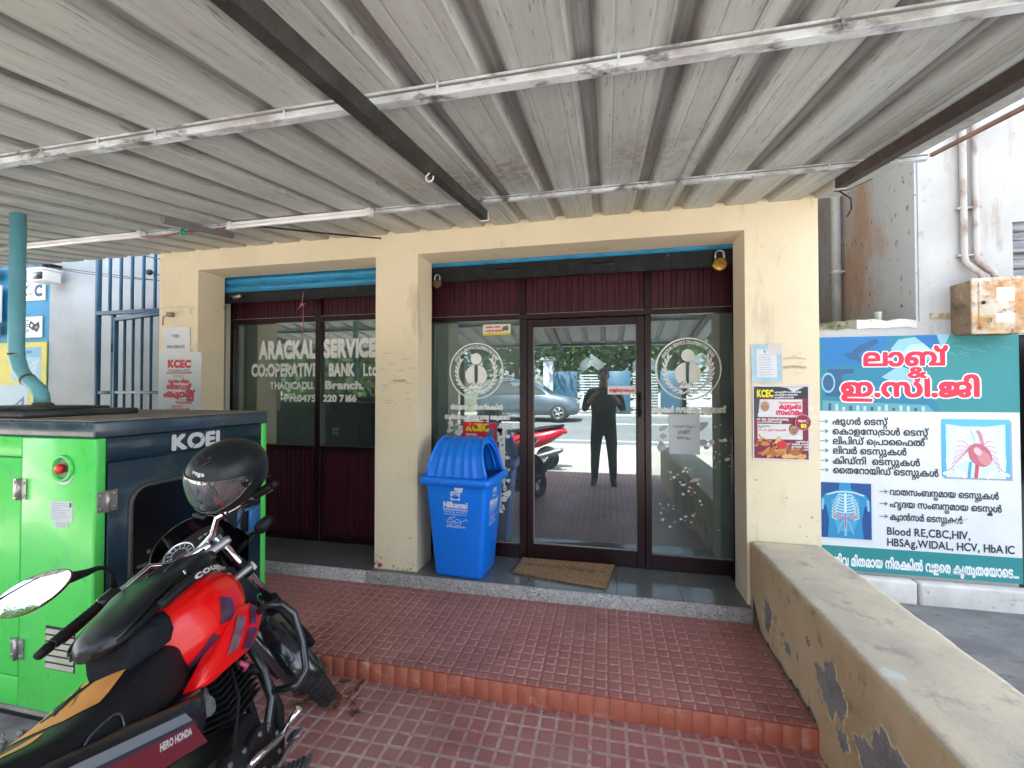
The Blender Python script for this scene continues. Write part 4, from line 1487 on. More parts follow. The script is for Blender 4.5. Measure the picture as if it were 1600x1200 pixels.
for k in range(1, 6):
    x = -4.955 + k * .165
    b.rbox(x - .012, -.030, .335, x + .012, -.008, 2.32, .004, 1)
b.xf(swing)
part('gate_leaf', b, M_gate, gt)
b = B()
b.cyl((-5.0, -.02, 2.0), (-5.0, -.02, 2.1), .022, seg=10)
b.cyl((-5.0, -.02, .5), (-5.0, -.02, .6), .022, seg=10)
part('hinge', b, MATS['dark_metal'], gt)

# ------------------------------------------------------------------ lettering on the windows
LW = ink(.86, .89, .88)
F = Flat((0, -.0012, 0), (1, 0, 0), (0, 0, 1))
F.text('ARACKAL', -3.235, 1.912, .158, LW, 1, width=.605, bold=.06, rows=40)
F.text('SERVICE', -2.54, 1.914, .158, LW, 1, width=.52, bold=.06, rows=40)
F.text('CO:OPERATIVE', -3.325, 1.742, .112, LW, 1, width=.715, bold=.05, rows=40)
F.text('BANK', -2.49, 1.739, .112, LW, 1, width=.26, bold=.05, rows=40)
F.text('Ltd.', -2.143, 1.738, .112, LW, 1, width=.16, bold=.03, rows=40)
F.text('THADICADU.', -3.115, 1.618, .066, LW, 1, width=.47, bold=.05, rows=36)
F.text('Branch.', -2.53, 1.619, .07, LW, 1, width=.395, bold=.055, rows=36)
F.text('PH:0475', -2.957, 1.503, .060, LW, 1, width=.333, bold=.05, rows=36)
F.text('220 7166', -2.545, 1.504, .060, LW, 1, width=.337, bold=.05, rows=36)
for k in range(16):
    a, c = -3.09 + .36 * rnd.random(), 1.80 + .035 * rnd.random()
    F.poly([(a, c), (a + .02 + .03 * rnd.random(), c - .01), (a + .03, c + .012), (a + .008, c + .02 * rnd.random() + .005)], LW, 2)
F.part('lettering', fr)

def emblem(parent, cx, cz_, r_, y=-.0012):
    F = Flat((0, y, 0), (1, 0, 0), (0, 0, 1))
    E_ = 1.0
    F.ring(cx, cz_, r_ * .955, r_, LW, 1, 64)
    F.oval(cx, cz_ + r_ * .43, r_ * .20, r_ * .20, LW, 1)
    # body: a dome split by a post over a small stepped base
    for sgn in (-1, 1):
        pts = [(cx + sgn * r_ * .065, cz_ + r_ * .20), (cx + sgn * r_ * .065, cz_ - r_ * .40)]
        pts += [(cx + sgn * r_ * (.12 + .05 * k), cz_ - r_ * (.40 + .02 * k)) for k in range(1, 4)]
        pts += [(cx + sgn * r_ * .40 * math.sin(a), cz_ - r_ * .16 + r_ * .38 * math.cos(a)) for a in [2.2 - k * .17 for k in range(13)]]
        F.poly(pts if sgn < 0 else pts[::-1], LW, 1)
    F.rect(cx - r_ * .035, cz_ - r_ * .45, cx + r_ * .035, cz_ + r_ * .16, ink(.05, .09, .09), 2)
    F.poly([(cx - r_ * .30, cz_ - r_ * .62), (cx + r_ * .30, cz_ - r_ * .62), (cx + r_ * .17, cz_ - r_ * .46), (cx + r_ * .05, cz_ - r_ * .39), (cx - r_ * .05, cz_ - r_ * .39), (cx - r_ * .17, cz_ - r_ * .46)], LW, 2)
    for k in range(5):
        a = PI * (.15 + .175 * k)
        F.oval(cx + r_ * .15 * math.cos(a), cz_ - r_ * .56 + r_ * .09 * math.sin(a), r_ * .018, r_ * .03, ink(.05, .09, .09), 3, 8)
    for sgn in (-1, 1):          # laurel
        for k in range(10):
            a = -PI / 2 + sgn * (.25 + .205 * k)
            px, pz = cx + r_ * .70 * math.cos(a), cz_ + r_ * .72 * math.sin(a) - r_ * .04
            t_ = a + sgn * PI / 2
            for off in (.48, -.30):
                dr = t_ - sgn * off
                F.oval(px + r_ * .075 * math.cos(dr), pz + r_ * .075 * math.sin(dr), r_ * .105, r_ * .034, LW, 1 if off > 0 else 2, 10, rot=dr)
        F.line([(cx, cz_ - r_ * .70), (cx + sgn * r_ * .16, cz_ - r_ * .80), (cx + sgn * r_ * .26, cz_ - r_ * .77)], r_ * .045, LW, 3)
    def arc(px, py, W_):
        a = PI * .86 - PI * .72 * (px / W_)
        rr = r_ * (.80 + py)
        return cx + rr * math.cos(a), cz_ + rr * math.sin(a)
    F.text('ARACKAL SERVICE CO-OPERATIVE BANK', 0, 0, r_ * .11, LW, 1, width=1.0, bold=.03, rows=16, fn=lambda px, py, W_: arc(px, py / r_ * 1.0, W_))
    return F
F = emblem(side_l, -1.082, 1.768, .238)
F.text('മിതമായ പലിശനിരക്കിൽ', -1.31, 1.445, .038, LW, 1, width=.46, bold=.06, rows=30)
F.text('സ്വർണ്ണപ്പണയവായ്പ ലഭ്യമാണ്', -1.362, 1.362, .038, LW, 1, width=.57, bold=.06, rows=30)
F.part('lettering', side_l)
F = emblem(side_r, .60, 1.768, .238)
F.text('ലോക്കർ സൗകര്യം ലഭ്യമാണ്', .337, 1.437, .044, LW, 1, width=.525, bold=.06, rows=30)
F.part('lettering', side_r)

# paper things stuck on glass and walls
def sheet_paper(name, lab, cat, o, w_, h_, m, draw, group=None, curl=.003, tilt=0, seed=0):
    """a thin bent paper with print; o = lower left, facing -y"""
    t = thing(name, lab, cat, (o[0] + w_ / 2, o[1], o[2]), group=group)
    c, s_ = math.cos(tilt), math.sin(tilt)
    cx, cz2 = o[0] + w_ / 2, o[2] + h_ / 2
    def warp(p):
        dx, dz = p.x - cx, p.z - cz2
        u_, v_ = dx / (w_ / 2), dz / (h_ / 2)
        e = max(abs(u_), abs(v_))
        lift = curl * (max(0, e - .75) / .25) ** 2 * (.4 + .6 * (.5 + .5 * NZ.noise(V((u_ * 2 + seed, v_ * 2, seed)))))
        return V((cx + dx * c - dz * s_, p.y - lift, cz2 + dx * s_ + dz * c))
    b = B()
    n = 10
    vs = [warp(V((o[0] + w_ * i / n, o[1], o[2] + h_ * j / n))) for j in range(n + 1) for i in range(n + 1)]
    vb = [p + V((0, .0006, 0)) for p in vs]
    fs = [(j * (n + 1) + i, j * (n + 1) + i + 1, (j + 1) * (n + 1) + i + 1, (j + 1) * (n + 1) + i) for j in range(n) for i in range(n)]
    b.add(vs, fs, 0, True)
    b.add(vb, [tuple(reversed(f)) for f in fs], 0, True)
    part('paper', b, m, t, fix=False)
    F = Flat((o[0], o[1] - .0007, o[2]), (1, 0, 0), (0, 0, 1), step=.0005, warp=warp)
    draw(F)
    F.part('print', t)
    return t
PAP = mat('paper', (.70, .735, .79), .7, c2=(.65, .68, .73), sc=5)
PRED = ink(.62, .02, .045)
PGRY = ink(.20, .20, .24)
def d1(F):
    w_ = .46
    F.text('KCEC', w_ * .47, .405, .062, PRED, 1, width=.245, bold=.07, align='c', rows=36)
    F.text('കേരള കോ-ഓപ്പറേറ്റീവ്', w_ * .47, .372, .018, PGRY, 1, width=.235, align='c', bold=.02)
    F.text('എംപ്ലോയീസ് കൗൺസിൽ', w_ * .47, .350, .018, PRED, 1, width=.27, align='c', bold=.02)
    F.text('(AITUC)', w_ * .47, .316, .024, PGRY, 1, width=.11, align='c')
    F.text('കൊല്ലം ജില്ലാ', w_ * .47, .270, .032, PRED, 1, width=.225, align='c', bold=.05)
    F.text('ലീഡേഴ്സ്', w_ * .47, .216, .042, PRED, 1, width=.26, align='c', bold=.06)
    F.text('ക്യാമ്പ്', w_ * .47, .148, .052, PRED, 1, width=.32, align='c', bold=.075)
    F.text('2024 ആഗസ്റ്റ് 17, 18', w_ * .62, .118, .014, PGRY, 1, width=.17, align='c')
    F.text('തെന്മലയിൽ', w_ * .60, .092, .020, PRED, 1, width=.17, align='c', bold=.03)
    F.text('ഉദ്ഘാടനം', w_ * .45, .062, .015, PRED, 1, width=.12, align='c', bold=.02)
    F.text('സ. പി. എസ്. സുപാൽ', w_ * .47, .038, .018, PRED, 1, width=.24, align='c', bold=.03)
    F.text('ബഹു. എം.എൽ.എ', w_ * .47, .014, .016, PGRY, 1, width=.22, align='c', bold=.02)
sheet_paper('poster', 'white poster with red KCEC heading on the left pier, above the generator', 'poster', (-3.852, -.4585, 1.40), .455, .535, PAP, d1, tilt=R(-1), seed=1)
def d2(F):
    F.text('വള്ളം', .14, .135, .03, PGRY, 1, width=.085, align='c', bold=.01)
    F.text('9961386545', .14, .035, .03, PGRY, 1, width=.19, align='c', bold=.02)
sheet_paper('notice', 'small white paper with a phone number, above the red lettered poster on the left pier', 'notice', (-3.812, -.4575, 1.935), .292, .22, PAP, d2, seed=2)
def d3(F):
    F.rect(.03, .03, .148, .212, ink(.66, .70, .74), 1)
    F.poly([(.10, .243), (.178, .243), (.178, .18), (.13, .17), (.09, .20)], ink(.62, .60, .60), 2)
    for k in range(9):
        F.rect(.045, .045 + .016 * k, .13 - .02 * abs(math.sin(k * 1.7)), .050 + .016 * k, ink(.42, .48, .54), 2)
    F.poly([(.075, .19), (.085, .185), (.083, .205), (.076, .208)], ink(.05, .22, .28), 3)
sheet_paper('notice', 'faded pale blue notice with a torn top corner on the right pier', 'notice', (.905, -.4575, 1.655), .178, .245, mat('faded_blue', (.36, .54, .66), .7, c2=(.45, .6, .69), sc=20), d3, seed=3, tilt=R(.8))
def face(F, cx, cy, s_, hair, shirt, l=4, beard=None):
    F.poly([(cx - s_ * 1.0, cy - s_ * 1.25), (cx - s_ * .75, cy - s_ * .85), (cx, cy - s_ * .72), (cx + s_ * .75, cy - s_ * .85), (cx + s_ * 1.05, cy - s_ * 1.25)], shirt, l)
    sk = ink(.42, .22, .13)
    F.oval(cx, cy + s_ * .12, s_ * .60, s_ * .72, hair, l + 1)
    F.oval(cx, cy - s_ * .05, s_ * .52, s_ * .68, sk, l + 2)
    F.oval(cx, cy + s_ * .30, s_ * .46, s_ * .26, ink(.46, .26, .17), l + 3)
    for sg_ in (-1, 1):
        F.oval(cx + sg_ * s_ * .2, cy + s_ * .04, s_ * .10, s_ * .05, ink(.08, .04, .03), l + 4, 12)
        F.line([(cx + sg_ * s_ * .08, cy + s_ * .14), (cx + sg_ * s_ * .32, cy + s_ * .15)], s_ * .05, hair, l + 4)
    F.line([(cx, cy + s_ * .05), (cx + s_ * .04, cy - s_ * .2)], s_ * .06, ink(.34, .17, .10), l + 4)
    if beard:
        F.line([(cx - s_ * .25, cy - s_ * .28), (cx + s_ * .25, cy - s_ * .28)], s_ * .12, beard, l + 4)
    F.line([(cx - s_ * .2, cy - s_ * .42), (cx, cy - s_ * .46), (cx + s_ * .2, cy - s_ * .42)], s_ * .07, ink(.55, .30, .26), l + 5)
def d4(F):
    w_, h_ = .325, .475
    MAR = ink(.20, .012, .05)
    F.rect(.008, .008, w_ - .008, h_ - .012, MAR, 1)
    F.rect(.008, h_ - .085, w_ - .008, h_ - .012, INKD, 2)
    F.poly([(.008, h_ - .01), (.008, .26), (.03, .26), (.05, h_ - .01)], ink(.05, .05, .06), 2)
    F.poly([(.16, h_ - .014), (w_ - .03, h_ - .014), (w_ - .09, h_ - .045), (.20, h_ - .02)], ink(.66, .64, .64), 3)
    F.text('KCEC', .025, h_ - .075, .044, ink(.75, .68, .01), 4, width=.095, bold=.06)
    for k in range(3):
        F.text('എംപ്ലോയീസ് കൗൺസിൽ', .127, h_ - .050 - .017 * k, .010, WHT, 4, width=.15 - .02 * k, bold=.04)
    WP = ink(.68, .66, .68)
    F.rect(.028, h_ - .205, w_ - .04, h_ - .092, WP, 2)
    F.text('ആദരസമ്മേളനം', .215, h_ - .118, .012, PRED, 3, width=.13, align='c', bold=.02)
    F.text('കുടുംബ', .215, h_ - .150, .028, ink(.66, .02, .12), 3, width=.125, align='c', bold=.07)
    F.text('സംഗമം', .210, h_ - .188, .030, ink(.66, .02, .12), 3, width=.15, align='c', bold=.07)
    face(F, .072, h_ - .135, .046, ink(.62, .60, .58), ink(.70, .70, .72), 4)
    F.text('സ. കെ. സുരേഷ് ബാബു', .025, h_ - .225, .014, WHT, 3, width=.18, bold=.04)
    F.text('പ്രസിഡന്റ്', .025, h_ - .240, .010, WHT, 3, width=.14, bold=.03)
    F.rect(.028, h_ - .345, w_ - .04, h_ - .248, WP, 2)
    F.text('ഉദ്ഘാടനം', .032, h_ - .268, .013, ink(.03, .28, .10), 3, width=.07, bold=.03)
    F.text('സ. പി. എസ്. സുപാൽ', .032, h_ - .292, .013, PRED, 3, width=.16, bold=.02)
    face(F, .235, h_ - .285, .045, ink(.05, .04, .04), ink(.72, .72, .74), 4, beard=ink(.10, .08, .07))
    F.oval(.285, h_ - .235, .045, .050, ink(.50, .30, .34), 12)
    F.oval(.285, h_ - .235, .041, .046, ink(.30, .012, .05), 13)
    F.text('ആഗസ്റ്റ്', .285, h_ - .232, .014, WHT, 14, width=.055, align='c', bold=.03)
    F.text('10', .285, h_ - .268, .022, ink(.75, .68, .01), 14, width=.035, align='c', bold=.07)
    for k in range(4):
        F.text('പുനലൂർ ടൗൺ ഹാൾ', .315, h_ - .362 - .016 * k, .011, WHT, 4, width=.07 + .03 * ((k * 7) % 4), align='r', bold=.05)
    # warm heap of festive cloth along the foot of the poster
    r2 = random.Random(5)
    OR = [ink(.55, .22, .05), ink(.62, .33, .09), ink(.42, .14, .04), ink(.68, .45, .2), ink(.30, .06, .04), ink(.60, .02, .04)]
    for k in range(34):
        a = .02 + .27 * r2.random()
        hh = (.10 if a < .15 else .06) * (1 - abs(a - .10) * 1.2)
        F.oval(a, .018 + hh * r2.random(), .022 + .02 * r2.random(), .009 + .007 * r2.random(), OR[r2.randrange(5)], 4 + k % 8, 12, rot=r2.random() * 1.6 - .3)
    F.oval(.165, .095, .030, .026, OR[5], 13, 14)
    F.line([(.035, .160), (.045, .140), (.075, .128), (.11, .115)], .008, OR[0], 6)
sheet_paper('poster', 'maroon poster with two portraits and a yellow KCEC heading on the right pier', 'poster', (.910, -.4585, 1.163), .325, .475, mat('paper_white', (.68, .68, .70), .6), d4, seed=4)

def torn(F_, x0, z0, x1, z1, n, seed, smin, smax, m, l=1):
    r2 = random.Random(seed)
    for k in range(n):
        x, z = x0 + (x1 - x0) * r2.random(), z0 + (z1 - z0) * r2.random()
        s_ = smin + (smax - smin) * r2.random() ** 2
        a0 = r2.random() * 6
        pts = [(x + s_ * (.35 + .65 * r2.random()) * math.cos(a0 + q * 1.05) * 1.3, z + s_ * (.35 + .65 * r2.random()) * math.sin(a0 + q * 1.05)) for q in range(6)]
        F_.poly(pts, m, l + k % 3)
WP2 = ink(.70, .71, .70)
F = Flat((0, -.0012, 0), (1, 0, 0), (0, 0, 1))
torn(F, .42, .92, .80, 1.04, 20, 11, .004, .016, WP2)
torn(F, .46, .74, .70, .92, 18, 15, .004, .018, WP2)
torn(F, .36, .66, .50, .74, 9, 16, .004, .012, WP2)
torn(F, .40, .55, .84, .68, 22, 17, .003, .014, WP2)
torn(F, .76, .98, .90, 1.36, 16, 12, .006, .026, WP2)
torn(F, .40, 1.12, .46, 1.40, 6, 13, .02, .05, ink(.50, .52, .52))
torn(F, .68, 1.15, .74, 1.38, 5, 14, .02, .045, ink(.52, .46, .46))
F.poly([(.60, .905), (.66, .915), (.69, .94), (.66, .945), (.62, .93)], ink(.62, .40, .45), 5)
F.part('paper_scraps', side_r, stuff=True)
F = Flat((0, -.0012, 0), (1, 0, 0), (0, 0, 1))
TB = ink(.08, .16, .26)
F.rect(-.88, .78, -.83, 1.33, WP2, 1)
F.rect(-.90, .60, -.86, 1.0, WP2, 1)
torn(F, -.92, .60, -.79, 1.34, 46, 21, .012, .05, WP2, 2)
torn(F, -1.35, 1.24, -1.20, 1.34, 14, 22, .012, .04, WP2, 2)
torn(F, -.90, .75, -.80, 1.3, 16, 23, .008, .022, TB, 5)
torn(F, -.92, .84, -.85, .92, 5, 24, .02, .035, ink(.02, .16, .48), 6)
F.part('paper_scraps', side_l, stuff=True)
def d5(F):
    F.rect(0, 0, .30, .50, ink(.60, .015, .03), 1)
    F.text('KCEC', .025, .425, .058, ink(.72, .62, .02), 2, width=.20, bold=.07, rows=36)
    F.rect(.21, .30, .30, .50, ink(.06, .14, .30), 1.5)
    for k, t_ in enumerate(('കൊല്ലം', 'ജില്ലാ സമ്മേളനം', 'എംപ്ലോയീസ്', 'കൗൺസിൽ')):
        F.text(t_, .025, .385 - .036 * k, .020, WHT, 2, width=(.10, .17, .15, .12)[k], bold=.04)
    F.poly([(.19, .20), (.22, .31), (.25, .33), (.30, .30), (.30, .12), (.2, .12)], ink(.52, .27, .17), 3)
    for k in range(5):
        F.line([(.21 + .016 * k, .30 + .01 * (k % 2)), (.212 + .016 * k, .22)], .003, ink(.22, .08, .05), 4)
sheet_paper('poster', 'red poster with yellow KCEC heading stuck on the glass behind the blue bin', 'poster', (-1.195, -.003, .84), .30, .50, mat('paper_red', (.6, .02, .03), .6), d5, seed=6)
def d6(F):
    F.text('സ്പെഷ്യൽ നിക്ഷേപം', .105, .205, .017, PGRY, 1, width=.155, align='c', bold=.02)
    F.text('ഗ്രാമിന്', .105, .155, .030, PGRY, 1, width=.085, align='c', bold=.03)
    F.text('10000 രൂപ', .105, .115, .020, PGRY, 1, width=.105, align='c', bold=.03)
sheet_paper('notice', 'white typed paper taped on the right glass pane below the emblem', 'notice', (.462, -.003, 1.118), .22, .303, mat('paper_blue', (.60, .67, .76), .6), d6, seed=7)
def d7(F):
    F.rect(0, 0, .24, .018, ink(.65, .55, .02), 1)
    F.text('സ്വർണ്ണ പണയ', .02, .062, .016, PRED, 1, width=.13, bold=.04)
    F.text('വായ്പ 8% മുതൽ', .02, .030, .016, PRED, 1, width=.15, bold=.04)
    F.oval(.195, .055, .026, .016, ink(.10, .13, .05), 1)
    F.oval(.205, .066, .016, .012, ink(.16, .2, .06), 2)
    F.oval(.18, .04, .007, .007, INKD, 3, 10)
    F.oval(.212, .04, .007, .007, INKD, 3, 10)
sheet_paper('sticker', 'small white and yellow loan sticker at the top of the glass above the left emblem', 'sticker', (-1.022, -.0035, 2.067), .24, .09, mat('paper_cream', (.72, .68, .6), .5), d7, seed=8, curl=.001)
def d8(F):
    F.text('തള്ളിതുറക്കുക', .107, .022, .024, PRED, 1, width=.19, align='c', bold=.05)
sheet_paper('sticker', 'white sticker with one line of red lettering on the door glass beside the handle', 'sticker', (.004, -.0075, 1.572), .214, .066, mat('paper_white', (.7, .7, .7), .5), d8, seed=9, curl=.001)

# scraped plaster and bits of old paper on the piers
F = Flat((0, -.4556, 0), (1, 0, 0), (0, 0, 1), step=.0004)
PW, PW2, PW3 = ink(.72, .66, .53), ink(.62, .60, .55), ink(.50, .40, .25)
torn(F, -1.73, 1.60, -1.43, 1.86, 34, 31, .006, .03, PW)
torn(F, -1.72, 1.45, -1.45, 1.72, 16, 32, .004, .016, PW2, 4)
for k in range(14):
    x, z = -1.73 + .26 * rnd.random(), 1.5 + .4 * rnd.random()
    F.line([(x, z), (x + .03, z + .008 * rnd.random()), (x + .06, z - .004)], .004, PW3, 8)
F.poly([(-1.62, 1.685), (-1.50, 1.69), (-1.49, 1.675), (-1.55, 1.665), (-1.60, 1.672)], PW3, 9)
torn(F, 1.20, 1.20, 1.285, 1.66, 16, 33, .006, .03, ink(.76, .72, .62))
torn(F, 1.10, 1.66, 1.26, 1.86, 8, 34, .004, .014, PW2, 4)
for k in range(6):
    z = 1.74 + .02 * rnd.random() + (.05 if k > 3 else 0)
    F.line([(1.09, z), (1.15, z + .006), (1.22, z - .004)], .003, PW3, 8)
torn(F, -3.84, 2.30, -3.46, 2.335, 10, 35, .006, .022, PW2)
torn(F, -3.54, 2.16, -3.46, 2.30, 9, 36, .005, .016, PW2, 4)
F.line([(-3.85, 2.325), (-3.62, 2.335), (-3.53, 2.33), (-3.50, 2.26)], .005, PW3, 9)
torn(F, -3.50, 1.86, -3.45, 2.0, 8, 37, .005, .02, PW2)
torn(F, -1.755, .245, -1.70, .285, 9, 38, .010, .022, ink(.62, .10, .11))
torn(F, -1.60, .238, -1.42, .255, 8, 39, .006, .014, ink(.58, .25, .20))
torn(F, -1.75, .24, -1.42, .50, 14, 40, .004, .018, PW3, 5)
torn(F, .90, .68, 1.28, 1.1, 14, 41, .004, .012, PW3, 5)
F.part('wear_marks', bank, stuff=True)
# padlocks
M_brass = mat('brass', (.50, .30, .06), .35, .8, c2=(.30, .17, .04), sc=40)
M_stl = mat('shackle', (.42, .42, .43), .3, .8)
for px, pz_, lab_, r_, mm in ((.785, 2.50, 'big brass padlock hanging at the right end of the wide shutter', .048, M_brass), (-1.355, 2.475, 'dark old padlock hanging at the left end of the wide shutter', .036, mat('old_brass', (.14, .08, .035), .5, .5, c2=(.07, .045, .03), sc=30)),
                          (-1.815, 2.385, 'brown rusted padlock at the right end of the narrow shutter', .042, mat('rusted_brass', (.26, .11, .03), .5, .5)), (-3.485, 2.37, 'grey steel padlock at the left end of the narrow shutter', .042, mat('grey_lock', (.25, .25, .25), .4, .6))):
    t = thing('padlock', lab_, 'padlock', (px, -.19, pz_ - .03), group='padlocks on the shutters')
    b = B().lathe([(.0, -.014), (r_ * .8, -.014), (r_, -.008), (r_, .008), (r_ * .8, .014), (0, .014)], (px, -.192, pz_), (0, 1, 0), 24)
    part('body', b, mm, t)
    b = B().tube([(px - r_ * .6, -.192, pz_ + r_ * .6)] + [(px + r_ * .6 * math.cos(a), -.192, pz_ + r_ * 1.5 + r_ * .6 * math.sin(a)) for a in [PI - k * PI / 8 for k in range(9)]] + [(px + r_ * .6, -.192, pz_ + r_ * .6)], r_ * .15, 8)
    part('shackle', b, M_stl, t)
b = B().tube([(-3.36, -.175, 2.46), (-3.30, -.185, 2.465), (-3.27, -.18, 2.47)], .02, 8)
part('lock_hasp', b, M_stl, sh1)
b = B()
b.tube([(-2.62, -.178, 2.47), (-2.625, -.185, 2.40), (-2.63, -.183, 2.36), (-2.615, -.18, 2.36), (-2.63, -.178, 2.10), (-2.628, -.176, 2.03)], .0035, 5)
b.tube([(-2.63, -.184, 2.37), (-2.68, -.19, 2.31), (-2.65, -.186, 2.345), (-2.60, -.186, 2.37)], .005, 5)
b.ell((-2.627, -.185, 2.36), .016, 8, 6)
solo('string', b, mat('pink_string', (.42, .16, .20), .8), 'pink string knotted on the narrow shutter and hanging over the window', 'string')
# stub of pipe and a nail on the left pier
b = B()
b.tube([(-3.71, -.455, 2.265), (-3.71, -.50, 2.262)], .022, 10)
b.tube([(-3.72, -.49, 2.26), (-3.76, -.50, 2.24), (-3.765, -.50, 2.17)], .006, 6)
solo('pipe_stub', b, mat('old_pipe', (.25, .23, .21), .7), 'short cut pipe stub with a bit of wire high on the left pier', 'pipe')

# door mat
dm = thing('doormat', 'worn brown coir doormat lying askew in front of the glass door', 'doormat', (-.32, -.21, .236))
P0, P1, P2, P3 = V((-.675, -.045, .236)), V((.055, -.035, .236)), V((-.015, -.435, .236)), V((-.70, -.325, .236))
b = B()
nr, ns = 18, 40
r2 = random.Random(3)
for i in range(nr):
    rows_ = []
    v_ = (i + .5) / nr
    pts = []
    for k in range(ns + 1):
        u_ = k / ns
        p = (P0 * (1 - u_) + P1 * u_) * (1 - v_) + (P3 * (1 - u_) + P2 * u_) * v_
        p.z += .008 + .004 * math.sin(k * PI + i * PI) + .002 * r2.random()
        p.y += .003 * r2.random()
        pts.append(p)
    b.tube(pts, [.0085 + .002 * ((k + i) % 2) for k in range(ns + 1)], 6, m=0 if not (3 < i < 9) else (1 if i < 6 else 2))
M_coir = mat('coir', (.27, .155, .07), .95, c2=(.36, .22, .11), sc=40, lo=.4, hi=.6, c3=(.13, .08, .045), sc3=90, lo3=.52, hi3=.62, bump=.8, bsc=180)
M_coir2 = mat('coir_red', (.28, .09, .05), .95, c2=(.33, .19, .10), sc=30, lo=.42, hi=.56, bump=.8, bsc=180)
M_coir3 = mat('coir_green', (.13, .13, .07), .95, c2=(.30, .18, .09), sc=25, lo=.45, hi=.6, bump=.8, bsc=180)
part('weave', b, [M_coir, M_coir2, M_coir3], dm)
b = B().tube([P0 + V((0, 0, .008)), P1 + V((0, 0, .008)), P2 + V((0, 0, .008)), P3 + V((0, 0, .008))], .010, 6, closed=True)
part('braided_edge', b, M_coir, dm)

# inside the bank: desk, screens, chair
SHF = lambda p: V((p.x - .60, p.y, p.z))
ik = thing('office_desk', 'dark desk with monitors behind the right half of the lettered window', 'desk', (-2.75, .8, .23))
b = B().rbox(-2.62, .5, .93, -1.70, 1.1, .97, .006, 2)
b.box(-2.60, .52, .23, -2.56, 1.08, .929)
b.box(-1.76, .52, .23, -1.72, 1.08, .929)
b.box(-2.559, .54, .35, -1.761, .56, .929)
b.xf(SHF)
part('desk_top', b, mat('desk_wood', (.05, .03, .025), .4), ik)
mn = thing('monitor', 'black computer monitor seen from behind on the desk inside the bank', 'monitor', (-2.65, .7, .97))
b = B().rbox(-2.34, .62, 1.02, -1.80, .66, 1.36, .012, 2)
b.rbox(-2.2, .6, 1.10, -1.95, .622, 1.28, .01, 2)
b.xf(SHF)
part('screen_back', b, mat('monitor_black', (.015, .016, .018), .4), mn)
b = B().cyl((-2.07, .66, .975), (-2.07, .66, 1.1), .02, seg=10)
b.rbox(-2.17, .58, .971, -1.97, .76, .985, .006, 2)
b.xf(SHF)
part('stand', b, MATS['monitor_black'], mn)
F = Flat((-2.28, .6195, 1.13), (1, 0, 0), (0, 0, 1))
F.rect(0, 0, .20, .075, ink(.45, .45, .40), 1)
F.rect(.02, .02, .12, .05, ink(.12, .2, .15), 2)
F.b.xf(SHF)
F.part('rating_label', mn)
oc = thing('office_chair', 'black high backed office chair inside the bank behind the desk', 'chair', (-3.1, 1.2, .23))
b = B().rbox(-2.75, 1.15, .68, -2.22, 1.62, .76, .03, 3)
b.rbox(-2.75, 1.6, .74, -2.22, 1.70, 1.45, .04, 3)
b.xf(SHF)
part('seat_and_back', b, MATS['monitor_black'], oc)
b = B().cyl((-2.48, 1.4, .32), (-2.48, 1.4, .69), .025, seg=10)
for k in range(5):
    a = k * 1.2566
    b.cyl((-2.48, 1.4, .31), (-2.48 + .28 * math.cos(a), 1.4 + .28 * math.sin(a), .27), .016, seg=8)
    b.ell((-2.48 + .28 * math.cos(a), 1.4 + .28 * math.sin(a), .257), .026, 10, 6)
b.xf(SHF)
part('base', b, MATS['dark_metal'], oc)
b = B().cyl((-2.42, .45, .972), (-2.42, .45, 1.17), .022, seg=14)
b.xf(lambda p: V((p.x - .52, p.y + .12, p.z)))
solo('bottle', b, mat('bottle_grey', (.4, .42, .45), .2), 'slim pale bottle on the desk edge behind the window', 'bottle')
cu = thing('cash_counter', 'tall pale counter with cupboard deep inside the bank behind the door', 'counter', (-.2, 3, .23))
b = B().rbox(-1.5, 2.6, .23, .6, 3.0, 1.3, .01, 2)
part('counter', b, mat('counter_wood', (.12, .07, .05), .4), cu)
b = B().rbox(-1.55, 2.55, 1.3, .65, 3.05, 1.34, .008, 2)
part('counter_top', b, MATS['interior_floor'], cu)
lk = thing('switchboard', 'pale grey wall mounted electrical cabinet inside the left half of the lettered window', 'cabinet', (-3.4, 1.6, 1.6))
b = B().rbox(-3.718, 1.2, 1.65, -3.55, 1.9, 2.25, .01, 2)
b.rbox(-3.55, 1.25, 1.7, -3.535, 1.85, 2.2, .006, 2)
part('case', b, mat('cab_grey', (.45, .46, .45), .5), lk)

cb = thing('cupboard', 'dark wooden cupboard against the side wall inside the bank, behind the lettered window', 'cupboard', (-3.55, 2.3, .23))
b = B().rbox(-3.717, 1.75, .24, -3.30, 3.1, 2.02, .008, 2)  # dark block added to vary the darkness behind the lettering
part('carcass', b, MATS['desk_wood'], cb)
for k in range(2):
    b = B().rbox(-3.299, 1.77 + .67 * k, .30, -3.283, 2.41 + .67 * k, 1.98, .005, 1)
    part('cupboard_door', b, MATS['counter_wood'], cb)
